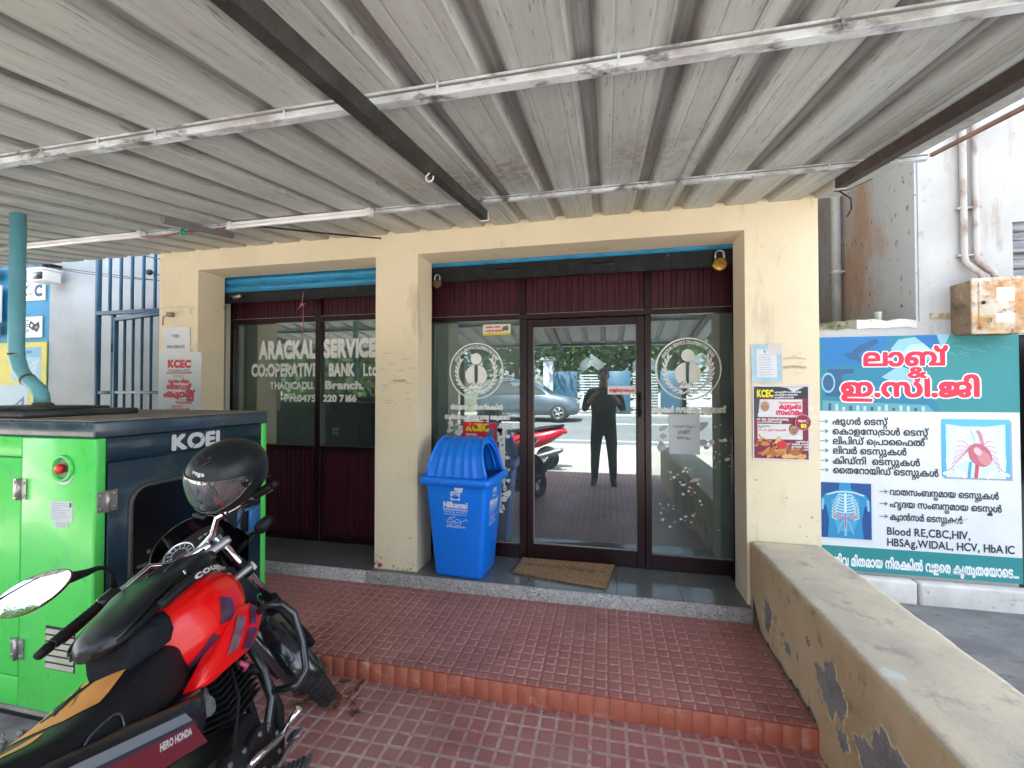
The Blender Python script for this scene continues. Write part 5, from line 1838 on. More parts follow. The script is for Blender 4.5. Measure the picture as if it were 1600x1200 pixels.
# ------------------------------------------------------------------ blue bin
M_bin = mat('bin_plastic', (.0, .20, .90), .38, c2=(.001, .215, .92), sc=3, lo=.4, hi=.6, c3=(.05, .16, .42), sc3=30, lo3=.68, hi3=.76, coat=.15, rvar=.06)
BW = Mx.Translation(V((-1.062, -.325, .2362))) @ Mx.Rotation(R(-4), 4, 'Z')
bn = thing('waste_bin', 'tall blue plastic swing top waste bin beside the middle pillar', 'bin', mw=BW)
def rrect(hx, hy, z, r, n=5):
    pts = []
    for cx, cy, a0 in ((hx - r, hy - r, 0), (-hx + r, hy - r, PI / 2), (-hx + r, -hy + r, PI), (hx - r, -hy + r, 1.5 * PI)):
        for k in range(n + 1):
            a = a0 + PI / 2 * k / n
            pts.append(V((cx + r * math.cos(a), cy + r * math.sin(a), z)))
    return pts
def bw(z):
    k = z / .68
    return .182 + .055 * k, .158 + .050 * k
b = B()
rings = []
for z, e in ((0, -.012), (.006, -.003), (.02, 0), (.62, 0), (.66, 0), (.672, .004), (.68, .02), (.70, .028)):
    hx, hy = bw(z)
    rings.append(rrect(hx + e, hy + e, z, .030))
b.loft(rings, cap=True)
part('body', b, M_bin, bn, local=True)
b = B()
hx, hy = bw(.70)
b.loft([rrect(hx + .030, hy + .030, .683, .034), rrect(hx + .036, hy + .036, .687, .036), rrect(hx + .036, hy + .036, .722, .036), rrect(hx + .028, hy + .028, .733, .036), rrect(hx + .006, hy + .006, .735, .03)], cap=False)
part('rim', b, M_bin, bn, local=True)
b = B()
na, nx_ = 26, 34
z0 = .734
Hd = .275
rows = []
for i in range(nx_ + 1):
    t_ = i / nx_ * 2 - 1
    row = []
    rib = 0
    for rc in (-.62, -.31, 0, .31, .62):
        rib = max(rib, 1 - ((t_ - rc) / .075) ** 2)
    rib = max(0, min(1, rib * 2)) * .006
    for k in range(na + 1):
        a = PI * k / na
        h = math.sin(a) ** .82 if 0 < k < na else 0
        x = t_ * (.232 - .062 * h)
        y = -(.200 + rib) * math.copysign(abs(math.cos(a)) ** .9, math.cos(a))
        row.append(V((x, y, z0 + (Hd + rib) * h)))
    rows.append(row)
b.loft(rows, cap=False, ring_closed=False)
inner = [[V((p.x * .985, p.y * .97, z0 + (p.z - z0) * .972)) for p in r_] for r_ in rows]
b.loft(inner, cap=False, ring_closed=False)
# lips round both arched openings
for e, sgn in ((rows[-1], 1), (rows[0], -1)):
    b.tube([p for p in e], .010, 8)
    mid = V((0, 0, z0 + .09))
    b.tube([p + (mid - p) * .17 * (1 if 0 else 1) - V((sgn * .010, 0, 0)) for p in e], .006, 6)
    rg1 = [p for p in e]
    rg2 = [p + (V((p.x, 0, z0 + .05)) - p) * .19 for p in e]
    b.loft([rg1, rg2], cap=False, ring_closed=False)
part('hood', b, M_bin, bn, local=True)
b = B()
b.add([V((.206, -.16, .738)), V((.206, .16, .738)), V((-.206, .16, .738)), V((-.206, -.16, .738))], [(0, 1, 2, 3)])
part('mouth_sheet', b, mat('bin_dark', (.004, .035, .16), .6), bn, local=True)  # flat dark blue sheet closing the bin mouth
BINW = ink(.66, .72, .80)
def binprint(F, sc=1.0):
    def t(s, y, h, w_, bo=.03):
        F.text(s, 0, y, h, BINW, 1, width=w_, align='c', bold=bo, rows=34)
    F.rect(-.034, .575, .040, .638, BINW, 1)
    for k, a in enumerate((-1.0, -.5, 0, .5, 1.0)):
        F.oval(.003 + .024 * math.sin(a), .583 + .024 * math.cos(a) * .8, .007, .019, MATS['bin_plastic'], 2, 14, rot=-a)
    F.rect(-.026, .622, .032, .628, MATS['bin_plastic'], 2)
    F.ring(.052, .635, .003, .0045, BINW, 1, 12)
    t('Nilkamal', .520, .042, .188, .055)
    F.rect(-.094, .504, .094, .509, BINW, 1)
    F.rect(-.094, .497, .094, .500, BINW, 1)
    t('Toll Free No. 1800-1234 56', .482, .009, .18, .02)
    t('Email: care@nilkamal.com', .466, .009, .175, .02)
    for cx in (-.042, .018):
        F.ring(cx, .412, .022, .0255, BINW, 1, 26, ey=.95)
        t2 = 'स्वच्छ' if cx < 0 else 'भारत'
        F.text(t2, cx, .406, .010, BINW, 1, width=.026, align='c', bold=.03)
    F.line([(-.018, .415), (-.012, .421), (-.007, .415)], .0035, BINW, 1)
    F.line([(-.067, .414), (-.045, .445), (-.01, .452), (.0, .446)], .0035, BINW, 1)
    F.line([(.043, .415), (.085, .440), (.092, .428), (.088, .420)], .0035, BINW, 1)
    t('एक कदम स्वच्छता की ओर', .372, .013, .145, .03)
tilt_f = V((0, -.050 / .68, 1)).normalized()
F = Flat(V((-.002, -.159, 0)) + V((0, 0, 0)), (1, 0, 0), tilt_f)
F.n = V((0, -1, 0)) if F.n.y > 0 else F.n
binprint(F)
F.poly([(-.005, .650), (.055, .628), (.068, .672), (.005, .686)], BINW, 1)
F.poly([(-.005, .650), (.012, .643), (.02, .66), (.004, .672)], BINW, 2)
part('print', F.b, F.mats, bn, local=True, fix=False)
tilt_r = V((.055 / .68, 0, 1)).normalized()
F = Flat((.183, .0, 0), (0, 1, 0), tilt_r)
binprint(F)
part('print', F.b, F.mats, bn, local=True, fix=False)

# ------------------------------------------------------------------ generator in its acoustic box
M_green = mat('gen_green', (.085, .64, .10), .34, c2=(.07, .66, .11), sc=3, lo=.4, hi=.65, c3=(.06, .45, .16), sc3=7, lo3=.60, hi3=.80, coat=.25, rvar=.10, c4=(.30, .42, .20), sc4=4, lo4=.66, hi4=.82, stretch4=(2, 2, .5))
M_navy = mat('gen_navy', (.005, .024, .042), .45, spec=.3, c2=(.007, .030, .050), sc=4, lo=.4, hi=.6, coat=.12, rvar=.10, c3=(.055, .062, .062), sc3=5, lo3=.54, hi3=.80, c4=(.10, .095, .085), sc4=26, lo4=.66, hi4=.74)
M_dusty = mat('dusty_roof', (.25, .215, .185), .85, c2=(.19, .165, .145), sc=4, lo=.4, hi=.6, c3=(.32, .29, .25), sc3=18, lo3=.56, hi3=.7)
gx, gy0, gy1, gx0 = -2.243, -2.01, -1.01, -4.6
gen = thing('generator', 'bright green and navy diesel generator box with a blue chimney pipe, behind the motorcycle', 'generator', (-3.4, -1.5, .02))
b = B().rbox(gx0, gy0 + .012, .125, gx - .012, gy1 - .012, 1.385, .006, 1, smooth=False)
part('housing', b, M_navy, gen)
b = B()
b.rbox(-2.686, gy0, .13, gx, gy0 + .045, 1.384, .008, 2)
b.rbox(gx - .03, gy0 + .003, .13, gx + .002, gy0 + .048, 1.384, .006, 2)
part('corner_panel', b, M_green, gen)
b = B().rbox(gx - .03, gy1 - .042, .13, gx + .002, gy1, 1.384, .006, 2)
part('corner_panel', b, M_green, gen)
b = B().rbox(gx0 + .01, gy0 + .001, .268, -2.692, gy0 + .03, 1.284, .006, 2)
part('door', b, M_green, gen)
b = B().rbox(gx0, gy0 + .002, 1.289, -2.690, gy0 + .04, 1.384, .006, 2)
part('end_panel', b, M_green, gen)
b = B().rbox(gx0, gy0 + .002, .13, -2.692, gy0 + .04, .262, .006, 2)
part('end_panel', b, M_green, gen)
M_cap = mat('gen_cap', (.03, .055, .085), .22, c2=(.05, .08, .11), sc=3, coat=.4, rvar=.08)
b = B().rbox(gx0 - .006, gy0 - .006, 1.386, gx + .007, gy1 + .006, 1.460, .009, 2)
part('cap_band', b, M_cap, gen)
b = B().rbox(gx0 - .003, gy0 - .003, 1.4605, gx + .003, gy1 + .003, 1.466, .002, 1)
part('roof_sheet', b, M_dusty, gen)
b = B()
b.rbox(gx - .02, gy0 + .05, 1.274, gx + .001, gy1 - .044, 1.383, .004, 1)
part('header_panel', b, M_navy, gen)
b = B().rbox(gx - .02, gy0 + .055, .16, gx + .004, gy1 - .046, 1.268, .004, 1)
sdoor = part('side_door', b, M_navy, gen)
M_skid = mat('skid_black', (.02, .02, .022), .6)
parts('skid', [B().rbox(gx0, gy0 + .06, .02, gx - .05, gy0 + .15, .124, .006, 1), B().rbox(gx0, gy1 - .15, .02, gx - .05, gy1 - .06, .124, .006, 1)], M_skid, gen)
b = B().rbox(gx0, gy0 - .004, .108, gx, gy1, .128, .004, 1)
part('base_rail', b, M_conc, gen)
# window in the side door
wy0, wy1, wz0, wz1 = -1.86, -1.33, .50, 1.135
def rr2(y0, y1, z0, z1, r, x, n=6):
    pts = []
    for cy, cz_, a0 in ((y1 - r, z1 - r, 0), (y0 + r, z1 - r, PI / 2), (y0 + r, z0 + r, PI), (y1 - r, z0 + r, 1.5 * PI)):
        for k in range(n + 1):
            a = a0 + PI / 2 * k / n
            pts.append(V((x, cy + r * math.cos(a), cz_ + r * math.sin(a))))
    return pts
b = B().tube(rr2(wy0, wy1, wz0, wz1, .085, gx + .008), .0115, 8, closed=True)
part('window_seal', b, mat('rubber_seal', (.05, .052, .055), .4), sdoor)
b = B()
b.add(rr2(wy0, wy1, wz0, wz1, .085, gx + .0055), [tuple(range(28))])
b.add(rr2(wy0, wy1, wz0, wz1, .085, gx + .007), [tuple(range(28))])
part('window', b, mat('black_glass', (.006, .007, .008), .15, spec=.2), sdoor)
F = Flat((gx + .0085, 0, 0), (0, 1, 0), (0, 0, 1))
GW = ink(.10, .12, .12)
F.oval(-1.775, .80, .010, .010, GW, 1, 14)
F.oval(-1.73, .805, .012, .012, ink(.2, .22, .22), 1, 14)
F.rect(-1.83, .735, -1.77, .748, GW, 1)
F.rect(-1.75, .74, -1.70, .755, GW, 1)
F.part('gauges', sdoor)
b = B()
for y0, y1, z in ((-1.245, -1.065, .69),):
    b.rbox(gx - .005, y0, z, gx + .010, y1, z + .165, .006, 2)
part('latch_box', b, mat('latch_blue', (.03, .10, .26), .4, c2=(.10, .16, .28), sc=20), sdoor)
b = B().rbox(gx + .0105, -1.225, .705, gx + .0115, -1.165, .84, .0004, 1)
part('latch_recess', b, mat('black_gloss2', (.006, .006, .007), .2), sdoor)
b = B().rbox(gx + .0105, -1.162, .715, gx + .020, -1.085, .84, .004, 1)
part('latch_handle', b, mat('latch_plate', (.02, .14, .38), .3), sdoor)
F = Flat((gx + .0048, 0, 0), (0, 1, 0), (0, 0, 1))
F.rect(-1.225, .885, -1.175, .935, ink(.45, .02, .03), 1)
F.rect(-1.215, .895, -1.185, .905, WHT, 2)
F.rect(-1.212, .915, -1.200, .928, WHT, 2)
F.rect(-1.125, .900, -1.068, 1.0, ink(.40, .42, .44), 1)
for k in range(4):
    F.rect(-1.118, .912 + .02 * k, -1.078, .920 + .02 * k, ink(.08, .09, .10), 2)
F.part('labels', sdoor)
F = Flat((gx + .0016, 0, 0), (0, 1, 0), (0, 0, 1))
KW = ink(.55, .58, .60)
F.text('KOEL', -1.662, 1.288, .078, KW, 1, width=.325, bold=.055, rows=60)
F.line([(-1.545, 1.286), (-1.44, 1.375)], .004, MATS['gen_navy'], 2)
F.part('lettering', gen)
# front: stop button, labels, louvre, hinges
b = B().lathe([(.062, 0), (.060, -.010), (.050, -.012), (.048, .004)], (-2.421, gy0 - .002, 1.247), (0, 1, 0), 32)
b.add([V((-2.421 + .049 * math.cos(a), gy0 - .0012, 1.247 + .049 * math.sin(a))) for a in [k * PI / 16 for k in range(32)]], [tuple(range(32))], 1)
estop = part('button_recess', b, [M_green, mat('recess_grey', (.10, .22, .12), .5)], gen)
b = B().lathe([(0, -.028), (.018, -.027), (.022, -.022), (.022, -.010), (.014, -.008), (.014, 0)], (-2.417, gy0 - .002, 1.247), (0, 1, 0), 24)
part('stop_button', b, mat('button_red', (.62, .015, .02), .35), estop)
F = Flat((0, gy0 - .0008, 0), (1, 0, 0), (0, 0, 1))
F.ring(-2.421, 1.247, .053, .068, ink(.62, .62, .66), 2, 24, a0=PI * 1.13, a1=PI * 1.87, ey=1.1)
F.rect(-2.497, 1.005, -2.363, 1.098, ink(.55, .60, .64), 1)
F.rect(-2.47, .975, -2.39, 1.006, ink(.55, .60, .64), 1)
for k in range(8):
    F.rect(-2.49, 1.015 + .010 * k, -2.49 + .06 + .05 * abs(math.sin(k * 1.9)), 1.018 + .010 * k, ink(.30, .33, .36), 2)
F.rect(-2.382, 1.072, -2.370, 1.092, INKD, 2)
for k in range(3):
    F.rect(-2.46, .980 + .008 * k, -2.40, .983 + .008 * k, ink(.30, .33, .36), 2)
F.part('labels', gen)
b = B()
b.box(-2.514, gy0 - .0016, .333, -2.336, gy0 - .0008, .527, 1)  # black plate between the slats, standing for their shadow lines
for k in range(6):
    z = .340 + k * .0312
    a_, c_ = V((-2.508, gy0 - .007, z)), V((-2.339, gy0 - .007, z))
    d_, e_ = V((-2.339, gy0 - .0024, z + .0195)), V((-2.508, gy0 - .0024, z + .0195))
    b.add([a_, c_, d_, e_], [(0, 1, 2, 3)])
    b.add([p + V((0, .0015, -.001)) for p in (a_, c_, d_, e_)], [(3, 2, 1, 0)])
part('louvre', b, [mat('louvre', (.44, .43, .36), .6, c2=(.38, .40, .30), sc=12), MATS['skid_black']], gen, fix=False)
M_ss = mat('stainless', (.42, .42, .41), .35, .75, c2=(.30, .29, .27), sc=25)
def hinge(o, u, v, n, w_=.085, h_=.095):
    b = B()
    o, u, v, n = V(o), V(u), V(v), V(n)
    for s_ in (-1, 1):
        c = o + u * (s_ * w_ * .28)
        b.prism([(-w_ * .20, -h_ / 2), (w_ * .20, -h_ / 2), (w_ * .20, h_ / 2), (-w_ * .20, h_ / 2)], c, u, v, n * .004)
        for q in (-1, 1):
            b.lathe([(.008, .004), (.008, .006), (.005, .008), (0, .0085)], c + v * (q * h_ * .32) + u * (s_ * .004), n, 10)
    b.cyl(o - v * h_ * .52 + n * .006, o + v * h_ * .52 + n * .006, .010, seg=12)
    return b
part('hinge', hinge((-2.688, gy0 - .001, 1.14), (1, 0, 0), (0, 0, 1), (0, -1, 0)), M_ss, gen)
part('hinge', hinge((-2.688, gy0 - .001, .40), (1, 0, 0), (0, 0, 1), (0, -1, 0)), M_ss, gen)
part('hinge', hinge((gx + .003, gy0 + .052, 1.095), (0, 1, 0), (0, 0, 1), (1, 0, 0)), M_ss, gen)
part('hinge', hinge((gx + .003, gy0 + .052, .35), (0, 1, 0), (0, 0, 1), (1, 0, 0)), M_ss, gen)
# chimney on the roof
M_chim = mat('chimney_blue', (.12, .37, .46), .4, c2=(.15, .41, .49), sc=6, lo=.4, hi=.6, c3=(.05, .17, .23), sc3=22, lo3=.64, hi3=.72)
b = B().rbox(-4.2, -1.98, 1.467, -2.74, -1.45, 1.500, .006, 1)
b.rbox(-3.45, -1.88, 1.500, -2.86, -1.52, 1.516, .005, 1)
part('exhaust_base', b, mat('soot_plate', (.03, .032, .035), .5, c2=(.06, .06, .06), sc=6), gen)
b = B()
pth = [(-3.305, -1.70, 2.72), (-3.30, -1.70, 1.83), (-3.295, -1.70, 1.79), (-3.265, -1.70, 1.72), (-3.225, -1.70, 1.675), (-3.175, -1.70, 1.645), (-3.13, -1.70, 1.615), (-3.10, -1.70, 1.575), (-3.09, -1.70, 1.515)]
b.tube(pth, .034, 24)
ex = part('exhaust_pipe', b, M_chim, gen)
b = B()
b.tube([(-3.30, -1.70, 1.815), (-3.30, -1.70, 1.803)], .036, 24)
b.tube([(-3.212, -1.70, 1.668), (-3.200, -1.70, 1.660)], .0365, 24)
b.tube([(-3.0905, -1.70, 1.535), (-3.09, -1.70, 1.515)], [.037, .052], 24)
part('weld_seam', b, mat('burnt_seam', (.10, .075, .06), .6), ex)

# ------------------------------------------------------------------ motorcycle
HD, LEAN, STR = R(18.3), R(22), R(35)
MW = Mx.Translation(V((-1.393, -1.565, .04))) @ Mx.Rotation(HD, 4, 'Z') @ Mx.Rotation(-LEAN, 4, 'Y')
bike = thing('motorcycle', 'red and black motorcycle leaning on its stand in front of the green generator', 'motorcycle', mw=MW)
RAKE = R(26)
STEM = V((0, -math.sin(RAKE), math.cos(RAKE)))
S0 = V((0, -.40, .95))
RS = Mx.Rotation(STR, 3, STEM)
def st(p):
    return S0 + RS @ (V(p) - S0)
M_red = mat('bike_red', (.78, .004, .005), .30, spec=.3, coat=.28, c2=(.70, .004, .005), sc=3)
M_blk = mat('bike_black', (.005, .006, .008), .30, c2=(.014, .016, .018), sc=8, coat=.2)
M_mblk = mat('bike_matt_black', (.006, .007, .009), .55, spec=.3, c2=(.011, .012, .014), sc=25, lo=.5, hi=.7, bump=.1)
M_chr = mat('chrome', (.72, .73, .75), .10, 1.0)
M_alu = mat('cast_alloy', (.33, .33, .34), .42, .8, c2=(.20, .20, .20), sc=25, lo=.5, hi=.65)
M_tyre = mat('tyre_rubber', (.014, .014, .015), .75, c2=(.035, .032, .030), sc=30, lo=.52, hi=.66, bump=.3)
M_seat = mat('seat_vinyl', (.004, .005, .007), .50, spec=.3, c2=(.007, .008, .010), sc=12, bump=.25, bsc=160)
M_dec = mat('decal_dark', (.085, .018, .055), .28, c2=(.05, .016, .05), sc=14, coat=.6)
M_dec2 = mat('decal_grey', (.19, .10, .14), .28, c2=(.10, .03, .07), sc=18, lo=.45, hi=.6, coat=.6)
def P(name, b, m, parent=None, **kw):
    return part(name, b, m, parent or bike, local=True, **kw)

# wheels
def wheel(steer, cy, wid):
    tr = st if steer else (lambda p: V(p))
    c = V((0, cy, .305))
    def ringpt(r_, a, x):
        return V((x, c.y + r_ * math.cos(a), c.z + r_ * math.sin(a)))
    b = B()
    n = 60
    prof = [(.235, -wid * .32), (.262, -wid * .5), (.285, -wid * .48), (.300, -wid * .30), (.305, 0), (.300, wid * .30), (.285, wid * .48), (.262, wid * .5), (.235, wid * .32)]
    b.loft([[ringpt(r_, 2 * PI * k / n, x) for r_, x in prof] for k in range(n)], cap=False, closed_path=True, ring_closed=False)
    for k in range(0, n):            # tread blocks
        a = 2 * PI * (k + .5) / n
        for sx in (-1, 1):
            q = [ringpt(.3035, a - .03, sx * wid * .06), ringpt(.3035, a + .02, sx * wid * .06), ringpt(.2985, a + .045, sx * wid * .34), ringpt(.2985, a - .005, sx * wid * .34)]
            q2 = [c + V((p.x, (p.y - c.y) * 1.016, (p.z - c.z) * 1.016)) for p in q]
            q2 = [V((p.x, p.y, p.z)) for p in q2]
            b.add(q + q2, [(4, 5, 6, 7), (0, 1, 5, 4), (1, 2, 6, 5), (2, 3, 7, 6), (3, 0, 4, 7)])
    b.xf(tr)
    wh = P('front_wheel' if steer else 'rear_wheel', b, M_tyre)
    b = B()
    b.loft([[ringpt(r_, 2 * PI * k / n, x) for r_, x in ((.237, -wid * .34), (.222, -wid * .36), (.212, -wid * .2), (.212, wid * .2), (.222, wid * .36), (.237, wid * .34))] for k in range(n)], cap=False, closed_path=True, ring_closed=False)
    for k in range(5):
        a = 2 * PI * k / 5 + .2
        for da in (-.16, .16):
            b.tube([ringpt(.03, a + da * 2, 0), ringpt(.213, a + da, 0)], [.016, .011], 8)
    b.cyl(ringpt(0, 0, -.05), ringpt(0, 0, .05), .038, seg=20)
    b.cyl(ringpt(0, 0, -.09), ringpt(0, 0, .09), .010, seg=10)
    b.xf(tr)
    P('rim', b, M_mblk, wh)
    b = B().lathe([(.11, -.006), (.12, -.006), (.12, .0), (.06, .0), (.06, -.006)], c + V((.052, 0, 0)), (1, 0, 0), 32)
    b.xf(tr)
    P('brake_disc', b, M_alu, wh)
    return wh
wheel(True, 0, .088)
wheel(False, -1.345, .105)
# front mudguard: an arched shell over the tyre, long towards the rear
b = B()
rows = []
for k in range(31):
    a = R(62) + R(176 - 62 + 18) * k / 30
    row = []
    for j in range(13):
        u_ = j / 12 * 2 - 1
        wd = .073 if 3 < k else .05 + .0077 * k
        rr_ = .345 - .042 * abs(u_) ** 3
        row.append(V((u_ * wd, rr_ * math.cos(a), .305 + rr_ * math.sin(a))))
    rows.append(row)
b.loft(rows, cap=False, ring_closed=False)
b.loft([[p + (V((0, 0, .305)) - p) * .012 for p in r_] for r_ in rows], cap=False, ring_closed=False)
b.xf(st)
P('front_mudguard', b, mat('mudguard_black', (.008, .012, .016), .16, coat=.6), fix=False)
# fork
def fk(z, dx=.085):
    return V((dx, -.045 - (z - .305) * math.tan(RAKE) + .0, z))
b = B()
for dx in (-.085, .085):
    b.cyl(fk(.585, dx), fk(.99, dx), .0165, seg=16)
b.xf(st)
fork = P('front_fork', b, M_chr)
b = B()
for dx in (-.085, .085):
    b.tube([fk(.27, dx) + V((0, .03, 0)), fk(.32, dx) + V((0, .01, 0)), fk(.58, dx)], [.022, .025, .025], 14)
    b.cyl(fk(.575, dx), fk(.61, dx), .029, seg=16)
    b.cyl(fk(.77, dx), fk(.84, dx), .024, seg=16)
b.xf(st)
P('fork_slider', b, M_mblk, fork)
b = B()
b.rbox(-.12, -.40, .93, .12, -.31, .965, .012, 2)
b.rbox(-.115, -.36, .78, .115, -.26, .81, .012, 2)
b.xf(st)
P('fork_yoke', b, M_alu, fork)
# cockpit: screen, dials
b = B()
rows = []
for k in range(17):
    az = R(-82 + 164 * k / 16)
    row = []
    for j in range(15):
        t_ = j / 14
        zz = .80 + .325 * t_
        wd = .185 * (1 - .26 * t_ ** 2.2) * (.55 + .45 * min(1, t_ * 2.2))
        dp = .20 * (1 - .62 * t_ ** 1.3)
        row.append(V((wd * math.sin(az), -.285 + dp * math.cos(az) - .06 * t_ * (1 - math.cos(az)), zz - (.10 * t_ * (1 - math.cos(az)) ** 1.0))))
    rows.append(row)
b.loft(rows, cap=False, ring_closed=False)
b.loft([[p + V((0, -.004, -.002)) for p in r_] for r_ in rows], cap=False, ring_closed=False)
b.tube([r_[-1] for r_ in rows], .0035, 6)
b.xf(st)
cowl = P('headlamp_cowl', b, mat('smoked_screen', (.006, .006, .007), .12, coat=.5), fix=False)
b = B().lathe([(.0, .02), (.05, .015), (.078, 0), (.08, -.03)], (0, -.09, .86), (0, 1, -.1), 28)
b.xf(st)
P('headlamp', b, mat('lamp_glass', (.5, .52, .55), .08), cowl)
GN = V((0, -.72, .70)).normalized()
GU = V((1, 0, 0))
GV = GN.cross(GU).normalized()
GC = V((0, -.335, 1.005))
def gp(x, y, h):
    return GC + GU * x + GV * y + GN * h
b = B()
sec = []
for h, e in ((-.05, .75), (-.02, .97), (.0, 1.0), (.008, .97)):
    sec.append([gp(-.005 + .125 * e * math.copysign(abs(math.cos(a)) ** .7, math.cos(a)), .062 * e * math.copysign(abs(math.sin(a)) ** .8, math.sin(a)), h) for a in [2 * PI * k / 32 for k in range(32)]])
b.loft(sec)
b.xf(st)
dash = P('instrument_panel', b, M_blk)
DC = (-.045, .002)
b = B().lathe([(.056, .006), (.058, .014), (.053, .016), (.050, .010)], gp(DC[0], DC[1], 0), GN, 36)
b.xf(st)
P('dial_ring', b, M_chr, dash)
F = Flat(gp(DC[0], DC[1], .0105), GU, GV)
F.oval(0, 0, .051, .051, ink(.012, .013, .015), 0, 36)
for k in range(11):
    a = R(215 - 25 * k)
    F.line([(.038 * math.cos(a), .038 * math.sin(a)), (.047 * math.cos(a), .047 * math.sin(a))], .0035, ink(.6, .62, .62), 1)
    F.text(str(k * 12), .031 * math.cos(a), .031 * math.sin(a) - .004, .007, ink(.6, .62, .62), 1, align='c', bold=.03, rows=12)
F.rect(-.022, -.038, .024, -.014, ink(.38, .03, .06), 1)
F.rect(-.014, -.012, .02, -.004, ink(.22, .03, .05), 1)
F.text('100', 0, -.034, .013, ink(.04, .008, .01), 2, align='c', bold=.05, rows=14)
F.b.xf(st)
part('dial_face', F.b, F.mats, dash, local=True, fix=False)
b = B()
for k in range(3):
    b.rbox(.035 + .022 * k, -.006, 0, .052 + .022 * k, .006, .004, .002, 1)
b.xf(lambda p: st(gp(p.x, p.y + .012, .009 + p.z)))
P('warning_lights', b, M_alu, dash)
# handlebar
HBL = [(-.395, -.60, 1.016), (-.27, -.525, 1.03), (-.20, -.475, 1.03), (-.13, -.415, 1.045), (-.08, -.385, 1.00), (0, -.375, .985)]
HB = HBL + [(-p[0], p[1], p[2]) for p in HBL[-2:0:-1]] + [(.33, -.56, 1.023)]
b = B().tube(HB, .0125, 12)
b.rbox(-.055, -.41, .962, .055, -.345, .992, .008, 2)
b.xf(st)
hb = P('handlebar', b, M_chr)
for s_ in (-1, 1):
    b = B()
    def hp(k):
        a, c = V(HBL[0]), V(HBL[1])
        if s_ > 0:
            a = c + (a - c) * .55
        p = a + (c - a) * k
        return V((p.x if s_ < 0 else -p.x, p.y, p.z))
    ks = [0, .04] + [.04 + .9 * q / 22 for q in range(1, 23)]
    b.tube([hp(k) for k in ks], [.0165, .0175] + [.0172 + (.0014 if q % 2 else -.0006) for q in range(22)], 14)
    b.tube([hp(-.02), hp(-.05), hp(-.28), hp(-.31)], [.012, .0165, .0135, .009], 12)
    b.xf(st)
    P('grip', b, M_mblk, hb)
    b = B()
    b.tube([hp(.95), hp(1.0), hp(1.32), hp(1.38)], [.019, .024, .025, .017], 14)
    b.tube([hp(1.15) + V((0, .02, .01)), hp(1.15) + V((s_ * .0, .045, .012))], [.016, .012], 10)
    b.xf(st)
    P('switchgear', b, M_blk, hb)
    b = B()
    lv = [hp(1.15) + V((0, .045, .005)), hp(.8) + V((0, .085, -.005)), hp(.4) + V((0, .085, -.012)), hp(.02) + V((0, .07, -.012))]
    b.tube(lv, [.007, .007, .0065, .008], 8)
    b.xf(st)
    P('lever', b, M_alu if s_ > 0 else M_blk, hb)
# left mirror: placed where the stem ends, glass turned to the rider
A_l = st(V((-.24, -.47, 1.04)))
def w2l(p):
    return MW.inverted() @ V(p)
# left mirror: centre, long axis, short axis and facing of the glass
mc_w = V((-1.72387, -2.50780, 0.98083))
lx = V((0.67213, 0.65885, 0.52165))
sy_ = V((-0.86027, 0.00752, 0.71594))
nrm = V((0.39384, -0.78299, 0.48147))
def mo(u_, v_, h):
    return w2l(mc_w + lx * u_ + sy_ * v_ + nrm * h)
def egg(a, k=1.0):
    x = .088 * math.cos(a)
    y = .046 * math.sin(a) * (1 + .18 * -math.cos(a))
    return x * k, y * k
b = B()
n = 40
secs = []
for h, k in ((.0, 1.0), (.003, 1.0), (.0035, .955)):
    secs.append([mo(*egg(2 * PI * q / n, k), h) for q in range(n)])
back = []
for h, k in ((.0, 1.0), (-.012, .97), (-.028, .78), (-.036, .4), (-.038, .02)):
    back.append([mo(*egg(2 * PI * q / n, k), h) for q in range(n)])
b.loft(secs, cap=False)
b.loft(back, cap=False)
mir = P('mirror', b, mat('mirror_shell', (.10, .012, .02), .25, coat=.4))
b = B()
b.loft([[mo(*egg(2 * PI * q / n, k_), .0032 + .007 * (1 - k_ * k_)) for q in range(n)] for k_ in (.965, .85, .7, .55, .4, .25, .12, .01)], cap=False)
P('mirror_glass', b, mat('mirror_silver', (.80, .83, .88), .02, 1.0), mir)
b = B()
sp = [V((-0.16047, -0.75636, 1.10106)), V((-0.16142, -0.72621, 1.09624)), V((-0.16056, -0.67621, 1.08883)), V((-0.15902, -0.63620, 1.08671)), V((-0.16157, -0.60601, 1.07688)), V((-0.16337, -0.58649, 1.04417))] + [A_l]
b.tube(sp, [.020, .017, .012, .008, .007, .008, .012], 12)
for q in range(5):
    p_ = sp[1].lerp(sp[2], q / 5)
    b.tube([p_, p_ + (sp[2] - sp[1]) * .09], .0165 - .0011 * q, 10)
P('mirror_stem', b, M_mblk, mir)
# right mirror stem (under the helmet)
b = B()
A_r = st(V((.24, -.47, 1.04)))
b.tube([A_r, A_r + V((.0, .05, .06)), A_r + V((-.03, .10, .13))], .008, 10)
b.ell(A_r + V((-.03, .12, .16)), (.06, .02, .04), 14, 10)
P('mirror', b, M_mblk)
# indicators on stalks
for s_ in (-1, 1):
    b = B()
    base = V((s_ * .10, -.24, .875))
    tip = base + V((s_ * .11, -.01, .02))
    b.tube([base, base.lerp(tip, .9)], [.012, .014], 10)
    d_ = (tip - base).normalized()
    b.lathe([(.012, 0), (.026, .012), (.030, .035), (.024, .07), (.010, .088), (0, .09)], tip - d_ * .005, d_, 18)
    b.xf(st)
    P('indicator', b, M_mblk)
b = B().rbox(.095, -.215, .76, .125, -.175, .80, .008, 2)
b.xf(st)
P('reflector', b, mat('pale_plastic', (.60, .66, .62), .3))

